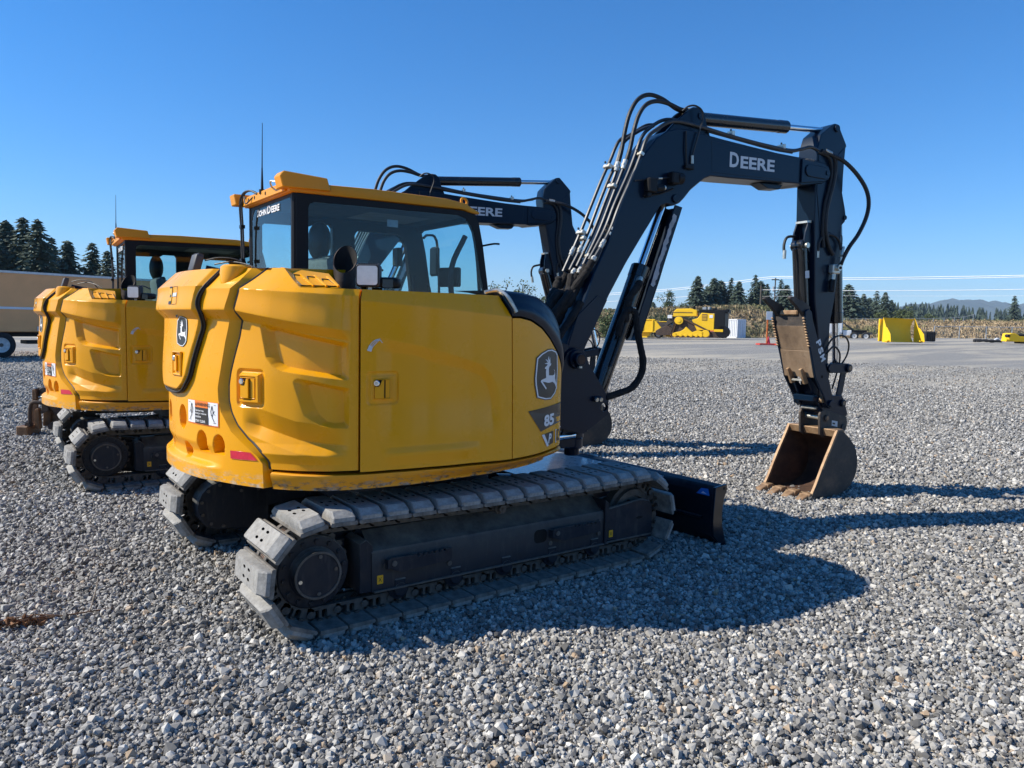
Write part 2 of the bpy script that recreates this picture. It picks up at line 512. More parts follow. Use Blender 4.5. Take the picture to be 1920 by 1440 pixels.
def cyl(mb, p0, p1, r, mat, n=16, r1=None, caps=True, bev=0.0):
    p0, p1 = Vector(p0), Vector(p1)
    r1 = r if r1 is None else r1
    u, w = frame_of(p1 - p0)
    rings = [(p0, r), (p1, r1)]
    if bev:
        d = (p1 - p0).normalized()
        rings = [(p0, r - bev), (p0 + d * bev, r), (p1 - d * bev, r1), (p1, r1 - bev)]
    vs, fs = [], []
    for p, q in rings:
        vs += [p + u * math.cos(2 * PI * i / n) * q + w * math.sin(2 * PI * i / n) * q for i in range(n)]
    for k in range(len(rings) - 1):
        for i in range(n):
            j = (i + 1) % n
            fs.append((k * n + i, k * n + j, (k + 1) * n + j, (k + 1) * n + i))
    if caps:
        fs.append(tuple(range(n))[::-1]); fs.append(tuple(range((len(rings) - 1) * n, len(rings) * n)))
    mb.add(vs, fs, mat)

def catmull(pts, k=6):
    pts = [Vector(p) for p in pts]
    if len(pts) < 3:
        return pts
    P = [pts[0] * 2 - pts[1]] + pts + [pts[-1] * 2 - pts[-2]]
    out = []
    for i in range(1, len(P) - 2):
        a, b, c, d = P[i - 1], P[i], P[i + 1], P[i + 2]
        for s in range(k):
            t = s / k
            out.append(0.5 * ((2 * b) + (c - a) * t + (2 * a - 5 * b + 4 * c - d) * t * t + (3 * b - a - 3 * c + d) * t ** 3))
    out.append(pts[-1])
    return out

def tube(mb, pts, r, mat, n=8, k=6, wob=0.0):
    c = catmull(pts, k) if k else [Vector(p) for p in pts]
    vs, fs = [], []
    u = None
    for i, p in enumerate(c):
        d = (c[min(i + 1, len(c) - 1)] - c[max(i - 1, 0)])
        if d.length < 1e-9:
            d = Vector((0, 0, 1))
        d.normalize()
        if u is None:
            u, w = frame_of(d)
        else:
            u = (u - d * u.dot(d)).normalized(); w = d.cross(u)
        q = r * (1 + (random.uniform(-wob, wob) if wob else 0))
        vs += [p + u * math.cos(2 * PI * j / n) * q + w * math.sin(2 * PI * j / n) * q for j in range(n)]
    for i in range(len(c) - 1):
        for j in range(n):
            a, b = i * n + j, i * n + (j + 1) % n
            fs.append((a, b, b + n, a + n))
    fs.append(tuple(range(n))[::-1]); fs.append(tuple(range((len(c) - 1) * n, len(c) * n)))
    mb.add(vs, fs, mat)

def lathe(mb, prof, c, axis, mat, n=24):
    """prof: (r, t) along axis"""
    u, w = frame_of(axis); d = Vector(axis).normalized(); c = Vector(c)
    vs, fs = [], []
    for r, t in prof:
        vs += [c + d * t + u * math.cos(2 * PI * i / n) * r + w * math.sin(2 * PI * i / n) * r for i in range(n)]
    for k in range(len(prof) - 1):
        for i in range(n):
            j = (i + 1) % n
            fs.append((k * n + i, k * n + j, (k + 1) * n + j, (k + 1) * n + i))
    if prof[0][0] > 1e-6: fs.append(tuple(range(n))[::-1])
    if prof[-1][0] > 1e-6: fs.append(tuple(range((len(prof) - 1) * n, len(prof) * n)))
    mb.add(vs, fs, mat)

def quadstrip(mb, A, B, mat):
    n = len(A)
    mb.add(list(A) + list(B), [(i, i + 1, n + i + 1, n + i) for i in range(n - 1)], mat)

CACHE = {}
def part(name, key, fn, parent=None, mtx=None, angle=35, kind=None):
    """one mesh object; the mesh is made once per key and shared by later objects"""
    me = CACHE.get(key) if key else None
    if me is None:
        mb = MB()
        fn(mb)
        me = mb.mesh(name, angle)
        if key:
            CACHE[key] = me
    o = bpy.data.objects.new(name, me)
    COL.objects.link(o)
    if parent is not None:
        o.parent = parent
    if mtx is not None:
        o.matrix_basis = mtx
    if kind:
        o['kind'] = kind
    return o

def tag(o, label, cat, group=None):
    o['label'] = label
    o['category'] = cat
    if group:
        o['group'] = group
    return o

def thing(name, label, cat, loc=(0, 0, 0), rz=0.0, group=None):
    o = bpy.data.objects.new(name, None)
    o.empty_display_size = 0.2
    COL.objects.link(o)
    o.location = loc
    o.rotation_euler = (0, 0, rz)
    return tag(o, label, cat, group)

# flat lettering and shapes as triangulated 2D pieces -------------------------------------
_txt = {}
def text2d(s, bold=0.0, subdiv=0):
    """vertices normalised so that cap height is 1 and x starts at 0"""
    if (s, bold, subdiv) in _txt:
        return _txt[(s, bold, subdiv)]
    cu = bpy.data.curves.new('t', 'FONT')
    cu.body = s; cu.size = 1; cu.resolution_u = 3; cu.offset = bold
    o = bpy.data.objects.new('t', cu)
    COL.objects.link(o)
    dg = bpy.context.evaluated_depsgraph_get()
    me = bpy.data.meshes.new_from_object(o.evaluated_get(dg))
    bpy.data.objects.remove(o); bpy.data.curves.remove(cu)
    b = bmesh.new(); b.from_mesh(me); bpy.data.meshes.remove(me)
    bmesh.ops.remove_doubles(b, verts=b.verts, dist=1e-4)
    if subdiv:
        bmesh.ops.triangulate(b, faces=b.faces)
        bmesh.ops.subdivide_edges(b, edges=list(b.edges), cuts=subdiv, use_grid_fill=True)
    b.verts.index_update()
    vs = [(v.co.x, v.co.y) for v in b.verts]
    fs = [[v.index for v in f.verts] for f in b.faces]
    b.free()
    x0 = min(v[0] for v in vs); y0 = min(v[1] for v in vs); y1 = max(v[1] for v in vs)
    vs = [((x - x0) / (y1 - y0), (y - y0) / (y1 - y0)) for x, y in vs]
    _txt[(s, bold, subdiv)] = (vs, fs)
    return vs, fs

def shape2d(loops, cuts=0):
    flat = [p for l in loops for p in l]
    tris = tessellate_polygon([[Vector((a, c, 0)) for a, c in l] for l in loops])
    b = bmesh.new()
    vv = [b.verts.new((a, c, 0)) for a, c in flat]
    for tr in tris:
        try:
            b.faces.new([vv[i] for i in tr])
        except ValueError:
            pass
    if cuts:
        bmesh.ops.subdivide_edges(b, edges=list(b.edges), cuts=cuts, use_grid_fill=True)
        bmesh.ops.triangulate(b, faces=[f for f in b.faces if len(f.verts) > 4])
    b.verts.index_update()
    vs = [(v.co.x, v.co.y) for v in b.verts]
    fs = [[v.index for v in f.verts] for f in b.faces]
    b.free()
    return vs, fs

def put2d(mb, shape, fn, mat):
    """place a 2D piece through fn(x, y) -> 3D"""
    vs, fs = shape
    mb.add([fn(x, y) for x, y in vs], fs, mat)

def bilerp(q):
    """unit square -> quad of 3D corners (bl, br, tr, tl)"""
    q = [Vector(p) for p in q]
    return lambda u, v: (q[0] * (1 - u) + q[1] * u) * (1 - v) + (q[3] * (1 - u) + q[2] * u) * v

# polygon distance field -----------------------------------------------------------------
def seg_dist(P, poly):
    poly = np.asarray(poly, float)
    A = poly; B = np.roll(poly, -1, 0)
    d = np.full(len(P), 1e9)
    for a, b in zip(A, B):
        ab = b - a
        t = np.clip(((P - a) @ ab) / max(1e-12, ab @ ab), 0, 1)
        d = np.minimum(d, np.linalg.norm(P - (a + t[:, None] * ab), axis=1))
    return d
def inside(P, poly):
    poly = np.asarray(poly, float)
    x, y = P[:, 0], P[:, 1]
    r = np.zeros(len(P), bool)
    j = len(poly) - 1
    for i in range(len(poly)):
        xi, yi = poly[i]; xj, yj = poly[j]
        c = ((yi > y) != (yj > y)) & (x < (xj - xi) * (y - yi) / (yj - yi + 1e-12) + xi)
        r ^= c
        j = i
    return r
def sdf(P, poly):
    d = seg_dist(P, poly)
    return np.where(inside(P, poly), -d, d)
def sst(x):
    x = np.clip(x, 0, 1)
    return x * x * (3 - 2 * x)

# ------------------------------------------------------------------ excavator: body shell
# plan outline r(phi) around the swing axis; phi in degrees, 180 = rear, 270 = right side
PH = [130, 150, 165, 180, 195, 205, 213, 218.7, 224.7, 230, 235.4, 243.9, 255.8, 269.5, 280.3, 290.2, 296, 299.3, 301.7, 305.2, 313.5]
RR = [1.566, 1.566, 1.566, 1.566, 1.566, 1.566, 1.562, 1.545, 1.506, 1.436, 1.362, 1.271, 1.186, 1.150, 1.123, 1.103, 1.096, 1.083, 1.057, .979, .828]
# smooth the table a little
_pp = np.arange(128, 316, 0.25)
_rr = np.interp(_pp, PH, RR)
_k = np.hanning(17); _k /= _k.sum()
_rs = np.convolve(np.pad(_rr, 8, 'edge'), _k, 'valid')
def rad(phi):
    return np.interp(phi, _pp, _rs)
def bp(phi, z, off=0.0):
    r = rad(phi) + off
    a = np.radians(phi)
    return Vector((float(r * math.cos(a)), float(r * math.sin(a)), float(z)))
DEG2M = 0.0262          # metres per degree on the round tail
def step_z(phi):
    return np.where(phi > 205.6, 1.665 - (phi - 205.6) * 0.0042, 1.668)
def prof(phi, z, zc=1.775, slope=1.05, step=True):
    o = np.zeros_like(z)
    if step:
        zs = step_z(phi)
        f = 1 - sst((phi - 226.6) / 1.8)
        o += (-0.020 + 0.046 * np.clip((z - (zs - 0.052)) / 0.05, 0, 1)) * f
        o += 0.016 * sst((1.62 - z) / 0.35) * f
        o -= 0.012 * sst((z - zs) / 0.11) * f
    o -= slope * np.maximum(z - zc, 0)
    return o
def bigsm(x):
    return sst(x)

def panel(mb, phiL, phiR, zb, zt, nu, nv, off, mat, rim=0.035, rims='LRBT', matfn=None):
    """curved sheet between phiL(z)..phiR(z) and zb(phi)..zt(phi) with radial offset off(phi, z)"""
    u = np.linspace(0, 1, nu + 1)[None, :].repeat(nv + 1, 0)
    v = np.linspace(0, 1, nv + 1)[:, None].repeat(nu + 1, 1)
    ph = phiL(np.full_like(u, 1.3)) * (1 - u) + phiR(np.full_like(u, 1.3)) * u
    for _ in range(4):
        z = zb(ph) * (1 - v) + zt(ph) * v
        ph = phiL(z) * (1 - u) + phiR(z) * u
    o = off(ph.ravel(), z.ravel()).reshape(ph.shape)
    r = rad(ph) + o
    a = np.radians(ph)
    X, Y = r * np.cos(a), r * np.sin(a)
    vs = np.stack([X, Y, z], -1).reshape(-1, 3).tolist()
    W = nu + 1
    fs = [(j * W + i, j * W + i + 1, (j + 1) * W + i + 1, (j + 1) * W + i) for j in range(nv) for i in range(nu)]
    mb.add(vs, fs, mat)
    # rim: border extruded inward so the sheet has thickness at its seams
    def strip(idx):
        A = [Vector(vs[k]) for k in idx]
        B = []
        for p in A:
            d = Vector((p.x, p.y, 0)).normalized()
            B.append(p - d * rim)
        quadstrip(mb, A, B, mat)
    if 'L' in rims: strip([j * W for j in range(nv + 1)][::-1])
    if 'R' in rims: strip([j * W + nu for j in range(nv + 1)])
    if 'B' in rims: strip(list(range(W)))
    if 'T' in rims: strip([nv * W + i for i in range(W)][::-1])

def cst(c):
    return lambda x: np.full_like(np.asarray(x, float), c)
def itp(xs, ys):
    return lambda x: np.interp(x, xs, ys)

GASK = [(209.5, 1.885), (207.7, 1.817), (206.2, 1.776), (205.7, 1.709), (205.4, 1.675), (205.8, 1.617), (205.1, 1.524), (204.1, 1.438), (203.1, 1.344), (202.6, 1.273), (202.6, 1.194), (203.3, 1.13), (204.9, 1.066), (207.7, 1.002), (210.9, .946), (212.5, .902), (212.9, .853)]
CWED = [(206.2, 1.885), (205.6, 1.817), (204.8, 1.776), (203.6, 1.665), (203.3, 1.63), (202.0, 1.502), (200.9, 1.344), (200.1, 1.25), (200.3, 1.19), (201.0, 1.13), (204.0, 1.03), (207.0, .977), (210.6, .914), (211.7, .88), (211.9, .755)]
HOOD = [(197.4, 1.885), (197.3, 1.795), (196.4, 1.744), (196.1, 1.692), (196.1, 1.648), (195.4, 1.582), (194.3, 1.516), (193.1, 1.449), (191.9, 1.377), (190.8, 1.308), (189.2, 1.262), (187.0, 1.230), (184.0, 1.213), (180.0, 1.208)]
HOODC = 180.0
gz = [b for a, b in GASK][::-1]; gp = [a for a, b in GASK][::-1]
cz_ = [b for a, b in CWED][::-1]; cp_ = [a for a, b in CWED][::-1]
gask = itp(gz, gp); cwed = itp(cz_, cp_)

def pol(pts):
    return [((p) * DEG2M, z) for p, z in pts]
REC1 = pol([(210.1, 1.581), (210.5, 1.593), (211.3, 1.595), (227.7, 1.507), (227.8, 1.330), (227.4, 1.318), (215.3, 1.36), (213.9, 1.372), (213, 1.389), (211.7, 1.426)])
REC1I = pol([(212.3, 1.561), (212.9, 1.566), (225.8, 1.492), (225.9, 1.342), (215.9, 1.380), (214.8, 1.392), (214.1, 1.407), (213.2, 1.458)])
REC2 = pol([(217.5, 1.305), (217.9, 1.320), (218.6, 1.326), (228.0, 1.277), (227.8, 1.079), (227.4, 1.071), (224.7, 1.075), (222.6, 1.086), (221.3, 1.103), (219.6, 1.139)])
REC2I = pol([(219.8, 1.290), (220.4, 1.297), (226.3, 1.262), (226.5, 1.100), (224.9, 1.095), (223.4, 1.103), (221.8, 1.141), (220.7, 1.206)])
def recess(P, outer, inner, depth):
    do = np.maximum(-sdf(P, outer), 0)
    di = np.maximum(sdf(P, inner), 0)
    t = np.where(do > 0, do / (do + di + 1e-9), 0)
    return -depth * t
def rrect(x0, x1, z0, z1, r=0.006):
    out = []
    for cx, cz, a in ((x1 - r, z0 + r, -PI / 2), (x1 - r, z1 - r, 0), (x0 + r, z1 - r, PI / 2), (x0 + r, z0 + r, PI)):
        out += [(cx + r * math.cos(a + k * PI / 8), cz + r * math.sin(a + k * PI / 8)) for k in range(5)]
    return out

def side_off(ph, z):
    o = prof(ph, z, zc=np.interp(ph, [206, 228.6], [1.775, 1.747]), slope=np.interp(ph, [205, 213.4, 218.5, 229], [1.0, 1.0, 0.9, 0.75]))
    P = np.stack([ph * DEG2M, z], 1)
    o += recess(P, REC1, REC1I, 0.042) + recess(P, REC2, REC2I, 0.040)
    # latch plate surround: raised frame with a dished border
    fr = np.array(rrect(205.0 * DEG2M, 211.2 * DEG2M, 1.172, 1.356, 0.02))
    d = sdf(P, fr)
    o += -0.010 * np.clip((0.010 - d) / 0.010, 0, 1) + 0.022 * np.clip((-d - 0.012) / 0.010, 0, 1)
    dp = sdf(P, np.array(rrect(206.0 * DEG2M, 209.7 * DEG2M, 1.209, 1.321, 0.006)))
    o += -0.026 * np.clip((0.004 - dp) / 0.006, 0, 1)
    # lower valley and lens-shaped swell
    zc = np.interp(ph, [204, 207.2, 213, 218.2, 223, 227.9], [1.12, 1.085, 1.045, 1.006, .990, .982])
    fade = sst((ph - 206) / 4) * (1 - sst((ph - 224) / 4.5))
    o += -0.034 * fade * np.where(z > zc, 1 - np.clip((z - zc) / 0.10, 0, 1), 1 - np.clip((zc - z) / 0.06, 0, 1))
    o += 0.014 * fade * np.clip(1 - np.abs(z - 0.935) / 0.05, 0, 1)
    return o
def build_side_cover(mb):
    zt = itp([205, 209.5, 213.4, 218.3, 218.9, 230], [1.888, 1.888, 1.887, 1.797, 1.783, 1.783])
    panel(mb, lambda z: gask(z) + 0.15, cst(229.45), cst(0.853), zt, 330, 300, side_off, 'yellow_paint')

def door_off(ph, z):
    zc = np.interp(ph, [229, 268], [1.727, 1.662])
    o = -0.45 * np.maximum(z - zc, 0) + 0.012
    zu = np.interp(ph, [231, 234.7, 240.2, 246.5, 253.7, 259, 261.9, 264.3, 266.5], [1.545, 1.529, 1.505, 1.471, 1.428, 1.393, 1.343, 1.268, 1.10])
    zl = np.interp(ph, [231, 234.7, 241.2, 246.5, 253.7, 259.1, 261.4, 263.2, 265.6], [1.47, 1.466, 1.444, 1.401, 1.371, 1.33, 1.28, 1.17, 1.0])
    fade = sst((ph - 232.5) / 3.5) * (1 - sst((ph - 262.5) / 3.5))
    t = np.clip((zu - z) / np.maximum(zu - zl, 0.02), 0, 1)
    back = sst((z - 0.955) / 0.28)
    o += -0.026 * t * fade * (0.2 + 0.8 * back)
    # long low lens near the bottom edge
    lens = np.interp(ph, [233.8, 236, 254, 258, 259.2], [0, 1, 1, .5, 0])
    o += 0.014 * lens * np.clip((0.962 - z) / 0.03, 0, 1) * np.clip((z - 0.865) / 0.05, 0, 1)
    P = np.stack([ph * DEG2M, z], 1)
    d = sdf(P, np.array(rrect(231.3 * DEG2M, 236.9 * DEG2M, 1.197, 1.356, 0.014)))
    o += -0.008 * sst((0.010 - d) / 0.010) + 0.005 * sst((-d - 0.012) / 0.008)
    return o
def build_door(mb):
    phR = itp([0.84, 1.338, 1.66, 1.70, 1.78], [269.9, 269.3, 268.75, 267.9, 265.6])
    panel(mb, cst(229.95), phR, itp([229, 270], [0.845, 0.838]), cst(1.783), 220, 200, door_off, 'yellow_paint')

def corner_off(ph, z):
    return np.full_like(z, 0.010) - 0.02 * sst((z - 1.60) / 0.1) * 0
CT = [(268.9, 1.655), (272.2, 1.657), (277, 1.641), (282.6, 1.597), (287.8, 1.532), (293.3, 1.450), (297, 1.375), (300, 1.300), (303, 1.22), (310, 1.15)]
FT = [(267.4, 1.815), (275, 1.808), (283.6, 1.790), (290.8, 1.742), (297.7, 1.66), (301, 1.575), (304, 1.49), (310, 1.39)]
def build_front_cover(mb):
    ct = itp([a for a, b in CT], [b for a, b in CT])
    panel(mb, itp([0.84, 1.338, 1.66], [270.35, 269.75, 269.2]), cst(308), itp([270, 281, 293, 300], [0.838, 0.842, 0.852, 0.862]), ct, 70, 60, corner_off, 'yellow_paint')
def build_fender(mb):
    ct = itp([a for a, b in CT], [b + 0.012 for a, b in CT]); ft = itp([a for a, b in FT], [b for a, b in FT])
    def off(ph, z):
        t = np.clip((z - ct(ph)) / (ft(ph) - ct(ph)), 0, 1)
        return 0.014 - 0.062 * (1 - np.sqrt(np.maximum(1 - t ** 2.2, 0))) + 0.012 * np.sin(np.clip(t * 6, 0, PI))
    panel(mb, itp([1.65, 1.80], [269.4, 266.2]), cst(309), ct, ft, 60, 16, off, 'boom_paint')
    # flat crown of the fender running inboard
    A = [bp(p, float(ft(np.array(p))), -0.072) for p in np.linspace(266.3, 309, 40)]
    A = [Vector((a.x, a.y, a.z)) for a in A]
    B = [Vector((a.x * 0.8 + 0.02, max(a.y + 0.42, -0.52), a.z + 0.012)) for a in A]
    quadstrip(mb, A, B, 'boom_paint')
    # pale trim bar at the seam with the door
    tr = [bp(265.8, 1.815, -0.055), bp(267.6, 1.775, 0.0), bp(269.8, 1.690, 0.030)]
    tube(mb, tr, 0.013, 'zinc', 6, 4)
    tube(mb, [bp(262.0, 1.80, -0.09), bp(264.5, 1.812, -0.075), bp(265.8, 1.815, -0.055)], 0.012, 'zinc', 6, 3)

def cw_off(ph, z):
    o = prof(ph, z, zc=1.776, slope=1.0) + 0.022
    m = np.abs(ph - 180.0)
    mm = 180.0 + m
    # chamfer wall at the outer edge of the casting
    e = cwed(z) - mm
    o -= 0.055 * (1 - sst(e / 1.5)) * 0
    # flared lower lip across the middle of the tail
    lip = (1 - sst((m - 15) / 7.0))
    o += 0.040 * lip * sst((0.850 - z) / 0.03) - 0.022 * lip * sst((0.95 - z) / 0.07)
    P = np.stack([mm * DEG2M, z], 1)
    def pocket(poly, dep, w=0.008):
        d = sdf(P, np.array(poly))
        return -dep * sst((0.002 - d) / w)
    arch = lambda x0, x1, z0, z1: [(x0, z0), (x1, z0)] + [((x0 + x1) / 2 + (x1 - x0) / 2 * math.cos(a), z1 - (x1 - x0) * 0.6 + (x1 - x0) * 0.6 * math.sin(a)) for a in np.linspace(0, PI, 9)]
    o += pocket(circ(185.6 * DEG2M, 1.065, 0.055, 20, 0.068), 0.05)
    o += pocket(arch(192.5 * DEG2M, 196.3 * DEG2M, 0.897, 1.013), 0.075)
    o += pocket(arch(198.5 * DEG2M, 202.0 * DEG2M, 0.903, 1.005), 0.075)
    o += pocket(circ(187.0 * DEG2M, 0.885, 0.050, 16, 0.045), 0.05)
    return o
def build_counterweight(mb):
    zb, zt = cst(0.755), cst(1.885)
    mir = lambda f: (lambda z: 360 - f(z))
    panel(mb, mir(cwed), cwed, zb, zt, 330, 250, cw_off, 'casting_yellow', rim=0.05)
    # side walls of the casting that step down to the covers (chamfer faces)
    zs = np.linspace(0.755, 1.885, 90)
    for sgn in (1, -1):
        A, B = [], []
        for z in zs:
            a = float(cwed(z)); g = float(gask(max(z, 0.853))) - 0.35
            o = float(cw_off(np.array([a]), np.array([z]))[0])
            oo = o - 0.050
            if sgn < 0:
                a, g = 360 - a, 360 - g
            A.append(bp(a, z, o)); B.append(bp(g, z, oo))
        if sgn > 0: A, B = B, A
        quadstrip(mb, A[::-1], B[::-1], 'yellow_paint')

def hood_edge(z):
    return np.interp(z, [b for a, b in HOOD][::-1], [a for a, b in HOOD][::-1])
def hood_off(ph, z):
    return prof(ph, z, zc=1.790, slope=1.0) + 0.056
def build_hood(mb):
    # outline loop of (phi, z): right edge up, top, left edge down
    zs = np.concatenate([np.linspace(1.208, 1.262, 16), np.linspace(1.267, 1.885, 150)])
    half = np.array([hood_edge(z) - HOODC for z in zs])
    half[0] = 0.4
    nu = 110
    rows = []
    for z, h in zip(zs, half):
        us = np.linspace(-1, 1, nu + 1)
        ph = HOODC + us * h
        # bevel border: distance to outline
        d = (1 - np.abs(us)) * h * DEG2M
        db = np.maximum(z - 1.208, 0)
        e = np.minimum(d, db + 0.004)
        o = hood_off(ph, np.full_like(ph, z)) - 0.024 * (1 - sst(e / 0.028)) ** 1.5
        rows.append([bp(p, z, q) for p, q in zip(ph, o)])
    W = nu + 1
    vs = [p for r in rows for p in r]
    fs = [(j * W + i, j * W + i + 1, (j + 1) * W + i + 1, (j + 1) * W + i) for j in range(len(zs) - 1) for i in range(nu)]
    mb.add(vs, fs, 'yellow_paint')
    for side in (0, nu):
        A = [r[side] for r in rows]
        B = [p - Vector((p.x, p.y, 0)).normalized() * 0.05 for p in A]
        if side == 0: A, B = B, A
        quadstrip(mb, A, B, 'yellow_paint')
    quadstrip(mb, rows[0], [p - Vector((p.x, p.y, 0)).normalized() * 0.05 for p in rows[0]], 'yellow_paint')
    # small slot near the left hood edge, its shade painted as a patch
    for sg in (1,):
        put2d(mb, shape2d([[(186.6, 1.655), (187.6, 1.645), (187.2, 1.618), (186.2, 1.628)]]), lambda a, b: bp(a, b, 0.055), 'soot_and_hole_shade')
def build_hood_gasket(mb):
    for off, r, sh in ((0.032, 0.0085, 0.28), (0.044, 0.005, 0.12)):
        pts = [bp(a + sh * (1 if z > 1.3 else 0.5), z - (0.012 if z < 1.25 else 0), float(prof(np.array([a]), np.array([z]))[0]) + off) for a, z in HOOD]
        ml = [Vector((p.x, -p.y, p.z)) for p in pts][::-1]
        tube(mb, pts + ml[1:], r, 'gasket', 6, 3)
def build_gasket(mb):
    zs = np.linspace(0.853, 1.885, 70)
    for dp, r, off in ((-0.05, 0.009, -0.006), (-0.50, 0.009, -0.016)):
        pts = [bp(float(gask(z)) + dp, z, float(side_off(np.array([float(gask(z))]), np.array([z]))[0]) + off) for z in zs]
        tube(mb, pts, r, 'gasket', 6, 0)

def build_skirt(mb):
    def off(ph, z):
        t = (0.838 - z) / 0.083
        return 0.018 - np.interp(ph, [214, 240, 270, 300], [0.02, 0.03, 0.10, 0.12]) * sst(t) ** 1.3 - 0.012 * (1 - sst((0.841 - z) / 0.01))
    panel(mb, cst(213.4), cst(306), cst(0.752), itp([213, 230, 270, 281, 293, 306], [0.840, 0.831, 0.824, 0.828, 0.838, 0.852]), 130, 14, off, 'worn_yellow', rim=0.12)

def build_underside(mb):
    ph = np.arange(130, 313.6, 3)
    ring = [bp(p, 0.79, -0.10) for p in ph]
    left = [Vector((0.55, 1.10, 0.79)), Vector((-0.8, 1.10, 0.79))]
    loop = ring + left
    n = len(loop)
    vs = loop + [Vector((p.x, p.y, 0.86)) for p in loop] 
    fs = [tuple(range(n))[::-1], tuple(range(n, 2 * n))] + [(i, (i + 1) % n, n + (i + 1) % n, n + i) for i in range(n)]
    mb.add(vs, fs, 'undercarriage')
    # added dark inner shell: blocks light so the seams show black
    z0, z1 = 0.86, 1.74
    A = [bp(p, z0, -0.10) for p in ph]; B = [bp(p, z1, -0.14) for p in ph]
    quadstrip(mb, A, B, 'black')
    # front closing wall behind the fender
    mb.add([(0.56, -0.83, 0.80), (0.56, 0.15, 0.80), (0.56, 0.15, 1.40), (0.50, -0.60, 1.62), (0.56, -0.80, 1.30)], [(0, 1, 2, 3, 4)], 'boom_paint')
    # swing bearing and turntable drum
    cyl(mb, (0, 0, 0.50), (0, 0, 0.79), 0.52, 'undercarriage', 40)
    cyl(mb, (0, 0, 0.60), (0, 0, 0.68), 0.58, 'undercarriage', 40)
def build_deck(mb):
    # top decks between the shell and the cab
    ph = np.arange(150, 213, 3.0)
    A = [bp(p, 1.886, -0.085) for p in ph]
    B = [Vector((-0.86, min(max(1.0 - (p - 150) * 0.033, -0.75), 1.0), 1.90)) for p in ph]
    quadstrip(mb, B, A, 'yellow_paint')
    ph = np.arange(212, 270.1, 2.9)
    A = [bp(p, 1.775, -0.05) for p in ph]
    B = [Vector((min(-0.86 + (p - 212) * 0.025, 0.55), 0.20 if p > 214 else -0.7, 1.78)) for p in ph]
    quadstrip(mb, B, A, 'black_plastic')
    # inner face of the tail hump facing the engine deck
    q = [bp(213.4, 1.885, -0.10), Vector((-0.86, -0.75, 1.90)), Vector((-0.86, -0.75, 1.76)), bp(213.4, 1.76, -0.10)]
    mb.add(q, [(0, 1, 2, 3)], 'yellow_paint')
def build_vent(mb):
    tl, tr = bp(211.6, 1.893, -0.13), bp(220.5, 1.868, -0.22)
    bl, br = bp(217.8, 1.786, -0.035), bp(225.8, 1.788, -0.05)
    q = bilerp([bl, br, tr, tl])
    nrm = (br - bl).cross(tl - bl).normalized()
    if nrm.dot(Vector((-0.6, -0.8, 0.3))) < 0: nrm = -nrm
    N = 10
    vs = [q(i / N, j / N) for j in range(N + 1) for i in range(N + 1)]
    mb.add(vs, [(j * (N + 1) + i, j * (N + 1) + i + 1, (j + 1) * (N + 1) + i + 1, (j + 1) * (N + 1) + i) for j in range(N) for i in range(N)], 'yellow_paint')
    # end cap of the hump
    mb.add([tl, bp(213.4, 1.887, -0.10), bp(217.8, 1.797, -0.03), bl], [(0, 1, 2, 3)], 'yellow_paint')
    for u0, u1, top in ((0.12, 0.36, 0.62), (0.40, 0.66, 0.58), (0.70, 0.93, 0.50)):
        pl = [(u0, 0.06), (u1, 0.06), (u1 - 0.06, top), (u0 + 0.02, top), (u0 - 0.03, top * 0.6)]
        put2d(mb, shape2d([pl]), lambda a, b: q(a, b) + nrm * 0.002, 'yellow_paint')
        P = [q(a, b) + nrm * 0.004 for a, b in pl]
        tube(mb, P + [P[0]], 0.0035, 'gasket', 5, 0)
    for u in (0.38, 0.68, 0.95):
        tube(mb, [q(u, 0.03) + nrm * 0.006, q(u - 0.07, 0.66) + nrm * 0.006], 0.007, 'yellow_paint', 5, 0)
def build_boss(mb, sides=(1,)):
    for sg in sides:
        c = bp(201.6, 1.83, -0.075)
        vs, fs = [], []
        n = 18
        prof_ = [(0.004, 1.765, 0.075), (0.035, 1.785, 0.055), (0.062, 1.82, 0.03), (0.078, 1.86, 0.012), (0.084, 1.893, 0.0), (0.074, 1.903, -0.004), (0.0, 1.905, -0.01)]
        d = Vector((c.x, c.y, 0)).normalized(); s = Vector((-d.y, d.x, 0))
        for r, z, sh in prof_:
            vs += [Vector((c.x, c.y, z)) + d * (sh + r * 0.9 * math.cos(2 * PI * i / n)) + s * r * math.sin(2 * PI * i / n) for i in range(n)]
        vs = [Vector((v.x, v.y * sg, v.z)) for v in vs]
        for k in range(len(prof_) - 1):
            for i in range(n):
                j = (i + 1) % n
                fs.append((k * n + i, k * n + j, (k + 1) * n + j, (k + 1) * n + i))
        mb.add(vs, fs, 'yellow_paint')

